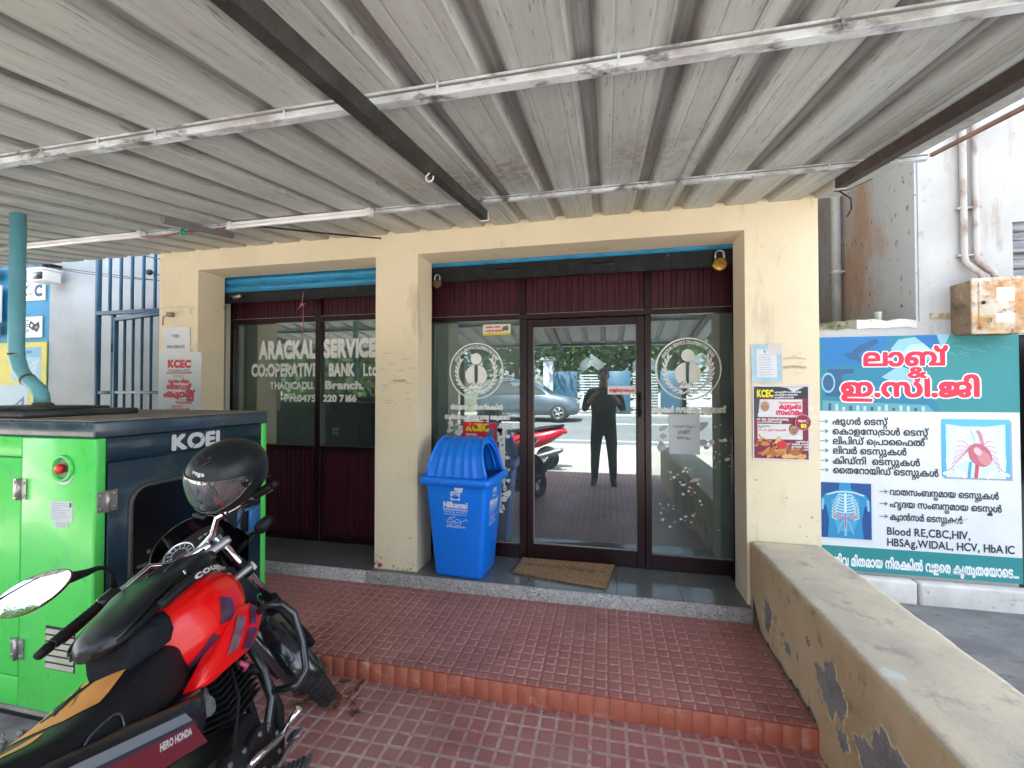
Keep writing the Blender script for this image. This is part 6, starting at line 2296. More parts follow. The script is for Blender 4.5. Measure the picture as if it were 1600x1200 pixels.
# fuel tank
TS = [(-.365, .03, .835, .775), (-.385, .075, .862, .735), (-.43, .125, .895, .700), (-.52, .168, .932, .672), (-.64, .184, .950, .655), (-.74, .172, .942, .655), (-.80, .15, .915, .665), (-.84, .11, .87, .69), (-.86, .06, .83, .72)]
def lerp_s(S_, y):
    for a, c in zip(S_[:-1], S_[1:]):
        if c[0] <= y <= a[0]:
            t_ = (y - a[0]) / (c[0] - a[0])
            return [a[i] + (c[i] - a[i]) * t_ for i in range(len(a))]
    return list(S_[0] if y > S_[0][0] else S_[-1])
def smooth_s(S_, y):
    d = .022
    L1, L2, L3 = lerp_s(S_, y - d), lerp_s(S_, y), lerp_s(S_, y + d)
    return [(a + 2 * c + e) / 4 for a, c, e in zip(L1, L2, L3)]
NE = 2.5
def sec_of(S_, y, n=40, ne=NE):
    _, hw, zt, zb = smooth_s(S_, y)
    zc = zb + (zt - zb) * .42
    pts = []
    for k in range(n):
        a = 2 * PI * k / n
        ca, sa = math.cos(a), math.sin(a)
        x = hw * math.copysign(abs(ca) ** (2 / ne), ca)
        z = zc + ((zt - zc) if sa > 0 else (zc - zb)) * math.copysign(abs(sa) ** (2 / ne), sa)
        # knee recess near the rear flank
        if y < -.70 and z < zc + .10:
            kk = min(1, (-.70 - y) / .10) * max(0, min(1, (zc + .10 - z) / .08))
            x *= 1 - .16 * kk
        pts.append(V((x, y, z)))
    return pts
def side_x(S_, y, z, ne=NE):
    _, hw, zt, zb = smooth_s(S_, y)
    zc = zb + (zt - zb) * .42
    q = (z - zc) / ((zt - zc) if z > zc else (zc - zb))
    q = min(.999, abs(q))
    x = hw * (1 - q ** ne) ** (1 / ne)
    if y < -.70 and z < zc + .10:
        kk = min(1, (-.70 - y) / .10) * max(0, min(1, (zc + .10 - z) / .08))
        x *= 1 - .16 * kk
    return x
b = B()
b.loft([sec_of(TS, -.365 - .495 * k / 36) for k in range(37)])
tank = P('fuel_tank', b, M_red)
def patch(corners, m, name, S_=TS, n=10, off=.0016):
    """quad decal wrapped on the right flank; corners (y,z) in order"""
    b = B()
    vs = []
    for j in range(n + 1):
        for i in range(n + 1):
            u_, v_ = i / n, j / n
            y = (corners[0][0] * (1 - u_) + corners[1][0] * u_) * (1 - v_) + (corners[3][0] * (1 - u_) + corners[2][0] * u_) * v_
            z = (corners[0][1] * (1 - u_) + corners[1][1] * u_) * (1 - v_) + (corners[3][1] * (1 - u_) + corners[2][1] * u_) * v_
            vs.append(V((side_x(S_, y, z) + off, y, z)))
    b.add(vs, [(j * (n + 1) + i, j * (n + 1) + i + 1, (j + 1) * (n + 1) + i + 1, (j + 1) * (n + 1) + i) for j in range(n) for i in range(n)], 0, True)
    return b
b = patch([(-.655, .835), (-.60, .80), (-.625, .735), (-.70, .755)], 0, '')
q = patch([(-.73, .745), (-.695, .715), (-.77, .672), (-.815, .690)], 0, '')
b.add(q.v, q.f, 0, True)
P('decal', b, M_dec, tank, fix=False)
b = B().lathe([(.0, .012), (.035, .012), (.04, .004), (.042, 0)], (0, -.55, .937), (0, 0, 1), 24)
P('filler_cap', b, M_chr, tank)
# radiator style shrouds
for s_ in (1, -1):
    poly = [(-.46, .675), (-.52, .740), (-.595, .765), (-.67, .735), (-.76, .700), (-.865, .650), (-.82, .628), (-.72, .622), (-.64, .612), (-.565, .625)]
    b = B()
    def xo(y, z):
        return .158 + .034 * max(0, 1 - ((y + .60) / .24) ** 2) * (1 - abs(z - .67) * 2.5)
    n_ = len(poly)
    cy_, cz_ = sum(p[0] for p in poly) / n_, sum(p[1] for p in poly) / n_
    rings = []
    for k, e in ((1.0, -.045), (1.0, -.008), (.97, 0), (.80, .004), (.5, .006), (.02, .007)):
        rings.append([V((s_ * (xo(cy_ + (y - cy_) * k, cz_ + (z - cz_) * k) + e), cy_ + (y - cy_) * k, cz_ + (z - cz_) * k)) for y, z in poly])
    b.loft(rings, cap=False)
    sh = P('tank_shroud', b, M_red)
    b = B()
    for pts, mm in (([(-.63, .745), (-.60, .715), (-.70, .655), (-.745, .665)], 1), ([(-.55, .735), (-.52, .725), (-.565, .67), (-.595, .685)], 0), ([(-.61, .680), (-.57, .655), (-.64, .620), (-.68, .640)], 0)):
        n = 6
        vs = []
        for j in range(n + 1):
            for i in range(n + 1):
                u_, v_ = i / n, j / n
                y = (pts[0][0] * (1 - u_) + pts[1][0] * u_) * (1 - v_) + (pts[3][0] * (1 - u_) + pts[2][0] * u_) * v_
                z = (pts[0][1] * (1 - u_) + pts[1][1] * u_) * (1 - v_) + (pts[3][1] * (1 - u_) + pts[2][1] * u_) * v_
                vs.append(V((s_ * (xo(y, z) + .010), y, z)))
        b.add(vs, [(j * 7 + i, j * 7 + i + 1, (j + 1) * 7 + i + 1, (j + 1) * 7 + i) for j in range(n) for i in range(n)], mm, True)
    P('decal', b, [M_dec, M_dec2], sh, fix=False)
# seat
SS = [(-.765, .10, .765, .665), (-.79, .130, .800, .645), (-.84, .142, .815, .635), (-.92, .144, .812, .630), (-1.05, .146, .800, .630), (-1.18, .150, .805, .65), (-1.27, .152, .835, .68), (-1.34, .150, .865, .71), (-1.50, .130, .882, .76), (-1.66, .095, .89, .80), (-1.70, .06, .885, .83)]
b = B()
b.loft([sec_of(SS, -.765 - .935 * k / 46, 36, 3.2) for k in range(47)])
seat = P('seat', b, M_seat)
def top_z(S_, y, x, ne=3.2):
    _, hw, zt, zb = smooth_s(S_, y)
    zc = zb + (zt - zb) * .42
    q = min(.999, abs(x) / hw)
    return zc + (zt - zc) * (1 - q ** ne) ** (1 / ne)
def toppatch(rows_, off=.002):
    """rows_: list of (y, xl, xr)"""
    b = B()
    vs = []
    n = 12
    for y, xl, xr in rows_:
        for i in range(n + 1):
            x = xl + (xr - xl) * i / n
            vs.append(V((x, y, top_z(SS, y, x) + off)))
    b.add(vs, [(j * (n + 1) + i, j * (n + 1) + i + 1, (j + 1) * (n + 1) + i + 1, (j + 1) * (n + 1) + i) for j in range(len(rows_) - 1) for i in range(n)], 0, True)
    return b
M_org = mat('seat_orange', (.68, .27, .05), .55, c2=(.72, .36, .085), sc=5, lo=.35, hi=.65, c3=(.62, .17, .05), sc3=5, lo3=.5, hi3=.7, bump=.25, bsc=150)
rw = []
for k in range(14):
    t_ = k / 13
    y = -.815 - .30 * t_
    xr = .10 - .07 * (1 - t_) ** 1.3
    xl = .015 - .15 * min(1, t_ * 1.8) ** .8
    rw.append((y, min(xl, xr - .004), xr if t_ < .85 else xr - .05 * (t_ - .85) / .15))
P('seat_panel', toppatch(rw), M_org, seat, fix=False)
rw2 = [(y - .325, xl, xr) for y, xl, xr in rw]
P('seat_panel', toppatch(rw2), M_org, seat, fix=False)
b = B()
for pts in ([(-.025, -.935), (-.045, -.985), (-.04, -1.02), (-.06, -1.055)], [(-.06, -.94), (-.04, -.985), (-.055, -1.02), (-.03, -1.05)]):
    rr3 = []
    for x, y in pts:
        rr3.append(V((x, y, top_z(SS, y, x) + .003)))
    b.tube(rr3, [.003, .007, .007, .003], 6)
for k in range(7):
    x, y = -.085 + .012 * (k % 3) + .05 * (k // 4), -.90 - .022 * k
    b.tube([V((x, y, top_z(SS, y, x) + .002)), V((x + .004, y - .018, top_z(SS, y - .018, x + .004) + .002))], .0016, 5)
P('seat_print', b, mat('print_green', (.02, .055, .03), .5), seat)
b = B()
loop = []
for k in range(24):
    a = 2 * PI * k / 24
    y = -1.125 + .055 * math.copysign(abs(math.cos(a)) ** .6, math.cos(a))
    z = .728 + .032 * math.copysign(abs(math.sin(a)) ** .6, math.sin(a))
    loop.append(V((side_x(SS, y, z, 3.2) + .004, y, z)))
b.tube(loop, .0035, 7, closed=True)
P('seat_buckle', b, mat('buckle', (.10, .11, .13), .25, .6), seat)
# side cover with stripe and name
b = B()
poly = [(-.835, .625), (-.93, .655), (-1.10, .725), (-1.30, .795), (-1.36, .775), (-1.20, .63), (-1.05, .55), (-.92, .52), (-.86, .56)]
cy_, cz_ = -1.07, .645
for s_ in (1, -1):
    rings = []
    for k, e in ((1.0, -.06), (1.0, -.01), (.95, 0), (.5, .006), (.02, .007)):
        rings.append([V((s_ * (.158 + e), cy_ + (y - cy_) * k, cz_ + (z - cz_) * k)) for y, z in poly])
    b.loft(rings, cap=False)
cover = P('side_cover', b, M_blk)
F = Flat((.1665, -1.055, .622), (0, 1, -.385), (0, .385, 1))
F.poly([(-.20, -.052), (.17, -.052), (.125, .018), (-.24, .026)], ink(.15, .010, .022), 1)
F.poly([(-.24, .026), (.125, .018), (.10, .045), (-.25, .050)], ink(.17, .19, .22), 2)
F.poly([(-.245, .015), (.14, .012), (.125, .020), (-.25, .027)], INKD, 3)
F.text('HERO HONDA', .0, -.012, .017, ink(.55, .52, .50), 4, width=.112, bold=.05, rows=30, slant=.12)
part('print', F.b, F.mats, cover, local=True, fix=False)
# tail, rear mudguard, tail lamp
b = B()
rows = []
for k in range(13):
    t_ = k / 12
    y = -1.30 - .52 * t_
    hw = .135 - .07 * t_
    zt, zb = .79 + .085 * t_, .70 + .10 * t_
    rows.append([V((hw * math.cos(a), y, (zt + zb) / 2 + (zt - zb) / 2 * math.sin(a))) for a in [2 * PI * q / 24 for q in range(24)]])
b.loft(rows)
tail = P('tail_fairing', b, M_red)
b = B().rbox(-.05, -1.86, .81, .05, -1.80, .86, .015, 2)
P('tail_lamp', b, mat('lamp_red', (.4, .005, .005), .15), tail)
b = B()
b.tube([(.10, -1.35, .89), (.13, -1.55, .93), (.10, -1.75, .945), (-.10, -1.75, .945), (-.13, -1.55, .93), (-.10, -1.35, .89)], .012, 10)
P('grab_rail', b, M_mblk, tail)
b = B()
rows = []
for k in range(21):
    a = R(20 + 150 * k / 20)
    rows.append([V((u_ * .075, -1.345 + (.37 - .03 * u_ ** 2) * math.cos(a), .305 + (.37 - .03 * u_ ** 2) * math.sin(a))) for u_ in [q / 4 - 1 for q in range(9)]])
b.loft(rows, cap=False, ring_closed=False)
P('rear_mudguard', b, M_mblk, fix=False)
# frame, engine, exhaust, guards
b = B()
for s_ in (-1, 1):
    b.tube([(s_ * .03, -.43, .86), (s_ * .07, -.60, .66), (s_ * .09, -.95, .60), (s_ * .10, -1.35, .72), (s_ * .09, -1.6, .80)], .016, 10)
    b.tube([(s_ * .03, -.44, .80), (s_ * .05, -.52, .55), (s_ * .07, -.58, .30), (s_ * .10, -.70, .20), (s_ * .11, -.98, .24), (s_ * .10, -1.02, .58)], .016, 10)
    b.tube([(s_ * .11, -.98, .30), (s_ * .11, -1.345, .305)], .020, 10)
    b.tube([(s_ * .13, -1.24, .36), (s_ * .12, -1.12, .70)], .032, 12)
b.cyl(S0 + STEM * .03, S0 - STEM * .17, .032, seg=16)
P('frame', b, M_mblk)
b = B()
b.rbox(-.12, -.96, .20, .13, -.62, .42, .04, 3)
b.cyl((.10, -.86, .32), (.165, -.86, .32), .098, seg=28)
b.cyl((.10, -.70, .30), (.160, -.70, .30), .078, seg=26)
b.cyl((-.16, -.82, .31), (-.10, -.82, .31), .10, seg=28)
eng = P('engine', b, mat('engine_black', (.008, .009, .010), .48, .2, c2=(.030, .029, .028), sc=18, lo=.52, hi=.68))
b = B()
b.rbox(-.065, -.665, .40, .065, -.535, .62, .012, 2)
for k in range(9):
    z = .415 + k * .021
    b.rbox(-.092, -.695, z, .092, -.505, z + .007, .003, 1)
P('cylinder_fins', b, MATS['engine_black'], eng)
b = B()
b.rbox(-.05, -.86, .50, .07, -.70, .60, .02, 2)
b.cyl((.05, -.80, .55), (.12, -.80, .56), .03, seg=16)
b.rbox(.08, -.87, .575, .135, -.82, .635, .008, 2)
b.cyl((.135, -.845, .605), (.15, -.845, .605), .014, seg=12)
P('carburettor', b, M_alu, eng)
b = B()
for k in range(7):
    a = 2 * PI * k / 7
    for c_, r_ in (((.165, -.86, .32), .082), ((.160, -.70, .30), .064)):
        b.cyl((c_[0], c_[1] + r_ * math.cos(a), c_[2] + r_ * math.sin(a)), (c_[0] + .008, c_[1] + r_ * math.cos(a), c_[2] + r_ * math.sin(a)), .008, seg=8)
P('bolts', b, M_alu, eng)
b = B()
b.tube([(.055, -.52, .52), (.085, -.46, .46), (.10, -.48, .30), (.125, -.62, .20), (.15, -.95, .20), (.17, -1.10, .26)], .021, 14)
b.tube([(.17, -1.06, .24), (.185, -1.15, .29), (.20, -1.70, .46), (.20, -1.75, .475)], [.03, .052, .058, .035], 18)
P('exhaust', b, M_mblk)
b = B()
b.tube([(.06, -.50, .655), (.16, -.505, .680), (.235, -.525, .705), (.285, -.520, .685), (.30, -.500, .625), (.302, -.525, .52), (.298, -.565, .435), (.275, -.610, .415), (.20, -.605, .425)], .0135, 12)
b.tube([(.10, -.50, .665), (.13, -.545, .61), (.168, -.575, .50), (.172, -.600, .41), (.15, -.66, .33), (.10, -.70, .22)], .0145, 12)
b.tube([(-.06, -.50, .655), (-.235, -.525, .705), (-.285, -.520, .685), (-.30, -.500, .60), (-.298, -.565, .435), (-.16, -.605, .42), (-.12, -.66, .30)], .0135, 12)
P('crash_guard', b, mat('guard_black', (.010, .014, .018), .28, coat=.4))
b = B()
b.tube([(.165, -.82, .335), (.185, -.80, .34), (.195, -.76, .33), (.21, -.70, .315), (.215, -.655, .318)], [.014, .013, .011, .010, .010], 10)
b.tube([(.205, -.655, .312), (.225, -.645, .322), (.262, -.632, .345)], [.010, .011, .014], 10)
P('kick_lever', b, M_chr)
b = B()
for s_ in (-1, 1):
    b.tube([(s_ * .13, -.86, .265), (s_ * .22, -.86, .285)], .014, 10)
    b.rbox(s_ * .29 - .075, -.892, .283, s_ * .29 + .075, -.828, .300, .006, 2)
    for k in range(9):
        b.rbox(s_ * .29 - .068 + k * .0165, -.888, .300, s_ * .29 - .061 + k * .0165, -.832, .306, .0015, 1)
P('foot_peg', b, mat('peg_rubber', (.05, .055, .06), .5, c2=(.10, .10, .10), sc=40))
b = B()
b.tube([(.13, -.90, .30), (.17, -.82, .25), (.19, -.70, .24), (.205, -.63, .255)], .008, 8)
b.rbox(.185, -.645, .255, .235, -.60, .265, .004, 1)
P('brake_pedal', b, M_alu)
b = B()
b.tube([(.10, -.63, .60), (.125, -.66, .58), (.14, -.70, .50), (.14, -.80, .40), (.15, -.90, .32)], .006, 8)
b.tube([(.09, -.58, .66), (.12, -.60, .62), (.125, -.63, .56)], .005, 8)
b.tube([(.02, -.42, .80), (.08, -.46, .72), (.09, -.60, .62), (.06, -.75, .58)], .006, 8)
b.tube([(.06, -.48, .62), (.10, -.52, .58), (.09, -.56, .54)], .006, 8)
P('cables', b, M_mblk)
b = B()
b.tube([(.115, -.600, .575), (.125, -.585, .548), (.105, -.575, .535), (.10, -.55, .53)], [.008, .010, .010, .007], 9)
P('plug_cap', b, mat('pink_rubber', (.60, .10, .22), .45))
b = B()
b.tube([(-.12, -.93, .26), (-.33, -1.02, .04), (-.36, -1.03, .015)], .011, 8)
P('side_stand', b, M_mblk)

# tank bag lying on the tank
tb = thing('tank_bag', 'black vinyl tank bag with zips lying on top of the red fuel tank', 'bag', mw=MW @ Mx.Translation(V((.02, 0, 0))))
TB_ = [(-.47, .07, .975, .930), (-.50, .11, .990, .935), (-.58, .130, 1.003, .930), (-.72, .128, .995, .915), (-.84, .112, .968, .885), (-.92, .092, .945, .868), (-.955, .070, .930, .868), (-.975, .035, .912, .878), (-.982, .008, .900, .888)]
b = B()
b.loft([sec_of(TB_, -.47 - .512 * k / 36, 36, 3.0) for k in range(37)])
M_bag = mat('bag_vinyl', (.005, .007, .009), .36, spec=.4, c2=(.008, .010, .012), sc=10, coat=.15, bump=.35, bsc=22)
part('bag_body', b, M_bag, tb, local=True)
def bag_top(y, x):
    _, hw, zt, zb = smooth_s(TB_, y)
    zc = zb + (zt - zb) * .42
    q = min(.999, abs(x) / hw)
    return zc + (zt - zc) * (1 - q ** 3.4) ** (1 / 3.4)
b = B()
for dz, r_ in ((-.006, .0045), (-.022, .004)):
    pts = []
    for k in range(27):
        y = -.49 - .455 * k / 26
        _, hw, zt, zb = smooth_s(TB_, y)
        pts.append(V((hw * .93, y, zb + (zt - zb) * .74 + dz)))
    pts += [V((-p.x, p.y, p.z)) for p in reversed(pts)]
    b.tube(pts, r_, 6)
part('piping', b, M_mblk, tb, local=True)
b = B()
y = -.70
_, hw, zt, zb = smooth_s(TB_, y)
b.rbox(hw * .93, -.712, .945, hw * .93 + .006, -.702, .975, .002, 1)
b.rbox(hw * .93 + .002, -.711, .918, hw * .93 + .006, -.703, .948, .002, 1)
part('zip_pull', b, M_chr, tb, local=True)
b = B()
for x in (-.03, .03):
    pts = [V((x + .05 * k / 8, -.55 - .03 * k, bag_top(-.55 - .03 * k, x + .05 * k / 8) + .002)) for k in range(6)]
    b.tube(pts, .003, 6)
part('zip', b, MATS['buckle'], tb, local=True)
b = B()
rows = []
for k in range(9):
    y = -.80 - .115 * k / 8
    e = .88 - .34 * (k / 8) ** 2
    rows.append([V((x * e, y - (.9 - z) * .25, z)) for x, z in ((-.085, .895), (-.105, .87), (-.11, .835), (-.10, .805), (-.07, .795), (.07, .795), (.105, .805), (.122, .835), (.118, .87), (.10, .895))])
b.loft(rows)
part('base_flap', b, mat('canvas_black', (.007, .010, .014), .75, spec=.2, c2=(.013, .017, .022), sc=30, bump=.4, bsc=90), tb, local=True)
F = Flat((0, 0, 0), (1, 0, 0), (0, 1, 0), warp=None)
F2 = Flat((.176, -.70, .855), (0, 1, .12), (0, -.12, 1))
def strap_line(t_):
    return V((.13 + .045 * math.sin(PI * min(1, t_ * 1.2)), -.86 + .38 * t_, .905 + .055 * math.sin(PI * (t_ * .9 + .1)) - .035 * t_))
b = B()
rows = []
for k in range(21):
    p = strap_line(k / 20)
    rows.append([p + V((.006, 0, -.014)), p + V((.001, 0, .014)), p + V((-.004, 0, .014)), p + V((.001, 0, -.014))])
b.loft(rows)
part('strap', b, M_mblk, tb, local=True)
vs_, w_ = strips('cougar', 20, .03)
b = B()
for a, b_, c, d, y0, y1 in vs_:
    n = len(b.v)
    q = []
    for px, py in ((a, y0), (b_, y0), (c, y1), (d, y1)):
        p = strap_line(.28 + .58 * px / w_)
        q.append(p + V((.0045 - .003 * (py - .3) + .002, 0, (py - .28) * .032)))
    b.add(q, [(0, 1, 2, 3)])
part('lettering', b, ink(.55, .55, .54), tb, local=True, fix=False)

# helmet hung on the right mirror
hc, fw, lf, upv = V((-1.49089, -2.04129, 1.27195)), V((-0.05283, -0.95096, -0.30478)), V((0.98137, 0.00701, -0.19198)), V((0.18470, -0.30924, 0.93288))
HM = Mx.Translation(hc) @ Mx((fw, lf, upv)).transposed().to_4x4() @ Mx.Scale(.90, 4)
hel = thing('helmet', 'matt black full face helmet with clear visor hanging on the right mirror of the motorcycle', 'helmet', mw=HM)
def hpt(az, el, k=1.0):
    ca, sa = math.cos(el), math.sin(el)
    x, y, z = ca * math.cos(az), ca * math.sin(az), sa
    rx = .168 if x > 0 else .172
    rz = .142 if z > 0 else .165
    ne = 2.3
    q = (abs(x) ** ne + abs(y) ** ne + abs(z) ** ne) ** (-1 / ne)
    p = V((x * rx * q, y * .128 * q, z * rz * q)) * k
    if p.z < -.045:
        t_ = min(1, (-.045 - p.z) / .10)
        p.x += .012 * t_ * (1 if x > 0 else 1.2)
        p.y *= 1 - .10 * t_
    return p
def up_el(az):
    a = abs(az) / R(78)
    return R(18 - 9 * a * a)
def lo_el(az):
    a = min(1, abs(az) / R(78))
    return R(-37 + 31 * a ** 1.8)
b = B()
rows = []
na = 56
for j in range(25):
    t_ = j / 24
    row = []
    for i in range(na):
        az = 2 * PI * i / na - PI
        base = up_el(az) if abs(az) < R(82) else R(8)
        el = base + (R(89.5) - base) * t_
        row.append(hpt(az, el, 1.0 + (.018 if t_ < .04 and abs(az) < R(80) else 0)))
    rows.append(row)
b.loft(rows, cap=False)
rows = []
for j in range(19):
    t_ = j / 18
    row = []
    for i in range(na):
        az = 2 * PI * i / na - PI
        top = lo_el(az) if abs(az) < R(78) else R(8) if abs(az) > R(84) else R(-6 + 14 * (math.degrees(abs(az)) - 78) / 6)
        bot = R(-58)
        row.append(hpt(az, top + (bot - top) * t_, 1.0 + (.02 if t_ < .05 and abs(az) < R(78) else 0)))
    rows.append(row)
b.loft(rows, cap=False)
M_hel = mat('helmet_matt', (.006, .009, .012), .40, spec=.4, c2=(.008, .011, .014), sc=5)
part('shell', b, M_hel, hel, local=True)
b = B()
rows = []
for j in range(7):
    rows.append([hpt(2 * PI * i / na - PI, R(-58 - 4 * j), 1.0 - .035 * j) for i in range(na)])
b.loft(rows, cap=True)
rows = []
for j in range(9):
    row = []
    for i in range(25):
        az = R(-82 + 164 * i / 24)
        row.append(hpt(az, lo_el(az) - .05 + (up_el(az) + .1 - lo_el(az)) * j / 8, .86))
    rows.append(row)
b.loft(rows, cap=False, ring_closed=False)
part('lining', b, mat('lining', (.05, .05, .055), .85, c2=(.13, .13, .135), sc=16), hel, local=True, fix=False)
b = B()
rows = []
for j in range(13):
    row = []
    for i in range(49):
        az = R(-86 + 172 * i / 48)
        e0, e1 = lo_el(az) - R(4), up_el(az) + R(3.5)
        if abs(az) > R(70):
            k = (abs(az) - R(70)) / R(16)
            mid_ = (e0 + e1) / 2 + R(1)
            hh = (e1 - e0) / 2 * math.sqrt(max(0, 1 - k * k)) + .001
            e0, e1 = mid_ - hh, mid_ + hh
        row.append(hpt(az, e0 + (e1 - e0) * j / 12, 1.028))
    rows.append(row)
b.loft(rows, cap=False, ring_closed=False)
vis = part('visor', b, glass('visor_clear', (.66, .68, .72), .30, haze=.06), hel, local=True, fix=False)
edge = rows[0] + [r_[-1] for r_ in rows[1:]] + list(reversed(rows[-1]))[1:] + [r_[0] for r_ in reversed(rows)][1:-1]
b = B().tube(edge, .0022, 6, closed=True)
part('visor_edge', b, mat('visor_rim', (.10, .105, .11), .25), vis, local=True)
for s_ in (-1, 1):
    c_ = hpt(s_ * R(80), R(3), 1.02)
    n_ = V((c_.x * .35, c_.y, 0)).normalized()
    b = B().lathe([(.026, 0), (.026, .006), (.021, .008), (.019, .004), (.012, .004), (.011, .007), (0, .008)], c_, n_, 24)
    part('visor_pivot', b, M_blk, hel, local=True)
b = B()
c_ = hpt(0, R(52), 1.0)
for s_ in (-1, 1):
    q = [hpt(s_ * R(8), R(44), 1.004), hpt(s_ * R(20), R(50), 1.02), hpt(s_ * R(22), R(60), 1.02), hpt(s_ * R(9), R(56), 1.004)]
    b.add(q, [(0, 1, 2, 3)])
    b.tube(q, .003, 6)
b.rbox(.150, -.03, -.135, .166, .03, -.118, .005, 2)
part('vent', b, M_blk, hel, local=True)
st_, w_ = strips('vega', 22, .03)
b = B()
for a, b_, c, d, y0, y1 in st_:
    q = []
    for px, py in ((a, y0), (b_, y0), (c, y1), (d, y1)):
        xx = px / w_
        q.append(hpt(R(-8) + R(28) * xx, R(31) + R(9) * (py - .1) - R(2) * xx, 1.006))
    b.add(q, [(0, 1, 2, 3)])
part('lettering', b, ink(.62, .64, .64), hel, local=True, fix=False)
b = B()
p0, p1 = hpt(R(95), R(-58), .9), hpt(R(60), R(-58), .9)
b.tube([p0, p0 + V((.0, .01, -.06)), p1 + V((-.02, -.01, -.13)), hpt(R(-70), R(-58), .9) + V((0, 0, -.03))], .006, 6)
b.tube([hpt(R(150), R(-30), 1.0), hpt(R(150), R(-30), 1.10) + V((-.02, .01, .008))], [.01, .006], 8)
part('chin_strap', b, M_mblk, hel, local=True)
# dry leaves and grit under the bike
b = B()
r2 = random.Random(9)
for k in range(26):
    x, y = -1.60 + .45 * r2.random(), -1.62 + .22 * r2.random()
    a = r2.random() * 6
    l_ = .02 + .025 * r2.random()
    c_ = V((x, y, .046))
    b.add([c_ + V((l_ * math.cos(a), l_ * math.sin(a), .006)), c_ + V((-l_ * .4 * math.sin(a), l_ * .4 * math.cos(a), .016 * r2.random())), c_ - V((l_ * math.cos(a), l_ * math.sin(a), -.004)), c_ + V((l_ * .4 * math.sin(a), -l_ * .4 * math.cos(a), .012 * r2.random()))], [(0, 1, 2, 3)])
lv = solo('dry_leaves', b, mat('dry_leaf', (.16, .07, .025), .8, c2=(.08, .035, .015), sc=30), kind='stuff', fix=False)
b = B()
for k in range(160):
    x, y = -4.0 + 1.7 * r2.random(), -2.13 + .13 * r2.random() - .02
    s_ = .006 + .02 * r2.random() ** 2
    b.ell((x, y, .02 + s_ * .4), (s_, s_ * .8, s_ * .6), 6, 4)
solo('rubble', b, M_conc, kind='stuff')

# grit swept against the risers and the low wall
b = B()
r2 = random.Random(77)
for k in range(420):
    m_ = r2.random()
    if m_ < .45:
        x, y, z = -2.0 + 2.85 * r2.random(), -1.378 - abs(r2.gauss(0, .022)), .041
    elif m_ < .7:
        x, y, z = -3.0 + 3.85 * r2.random(), -.53 - abs(r2.gauss(0, .018)), .148
    else:
        q = r2.random()
        x, y = .875 - abs(r2.gauss(0, .02)), -.56 - 2.0 * q
        z = .148 if y > -1.34 else .041
        if -1.39 < y < -1.33:
            continue
    s_ = .0015 + .004 * r2.random() ** 3
    b.ell((x, y, z + s_ * .3), (s_ * 1.3, s_, s_ * .6), 5, 3)
solo('grit', b, mat('grit_mix', (.22, .17, .13), .95, c2=(.10, .07, .05), sc=60, lo=.4, hi=.6), kind='stuff')
# ------------------------------------------------------------------ across the street: seen mirrored in the glass
M_bluepanel = mat('gate_panel_blue', (.025, .085, .14), .5, c2=(.02, .07, .11), sc=2)
M_gwhite = mat('gate_white', (.42, .45, .47), .5)
bwall = thing('compound_wall', 'pale compound wall across the street', 'wall', (-6, -19, .4))
b = B()
b.box(-30, -19.2, .3, -3.2, -19, 2.2)
b.box(5.5, -19.2, .3, 40, -19, 1.9)
part('masonry', b, mat('dark_green_wall', (.20, .21, .17), .9, c2=(.11, .12, .08), sc=1.2, lo=.4, hi=.6), bwall)  # wall colour darkened to dim its reflection in the shop windows
for x, lab_ in ((-3.0, 'white gate pillar on the left across the street'), (5.3, 'white gate pillar on the right across the street')):
    b = B().rbox(x - .25, -19.3, .3, x + .25, -18.8, 3.2, .02, 2)
    b.rbox(x - .33, -19.38, 3.2, x + .33, -18.72, 3.35, .02, 2)
    solo('gate_pillar', b, M_gwhite, lab_, 'pillar', group='pillars of the street gate')
t = thing('street_gate', 'blue panelled gate with white bars across the street', 'gate', (1, -19, .4))
b = B()
for k in range(6):
    x0 = -2.7 + 1.32 * k
    if k % 2 == 0:
        b.rbox(x0, -19.05, .5, x0 + 1.2, -19.0, 2.6, .01, 1)
part('panel', b, M_bluepanel, t)
b = B()
for k in range(6):
    x0 = -2.7 + 1.32 * k
    if k % 2:
        for q in range(14):
            b.box(x0, -19.04, .55 + .14 * q, x0 + 1.2, -19.01, .61 + .14 * q)
        for q in range(5):
            b.tube([(x0, -19.02, 2.5 + .12 * q), (x0 + .6, -19.02, 2.95 + .12 * q), (x0 + 1.2, -19.02, 2.5 + .12 * q)], .025, 6)
part('bars', b, M_gwhite, t)
M_leafs = [mat('leaf_a', (.05, .115, .025), .5, c2=(.09, .16, .03), sc=.8), mat('leaf_b', (.035, .085, .025), .5, c2=(.07, .13, .03), sc=.8)]
M_bark = mat('bark', (.12, .09, .065), .9, c2=(.07, .055, .04), sc=8, bump=.6)
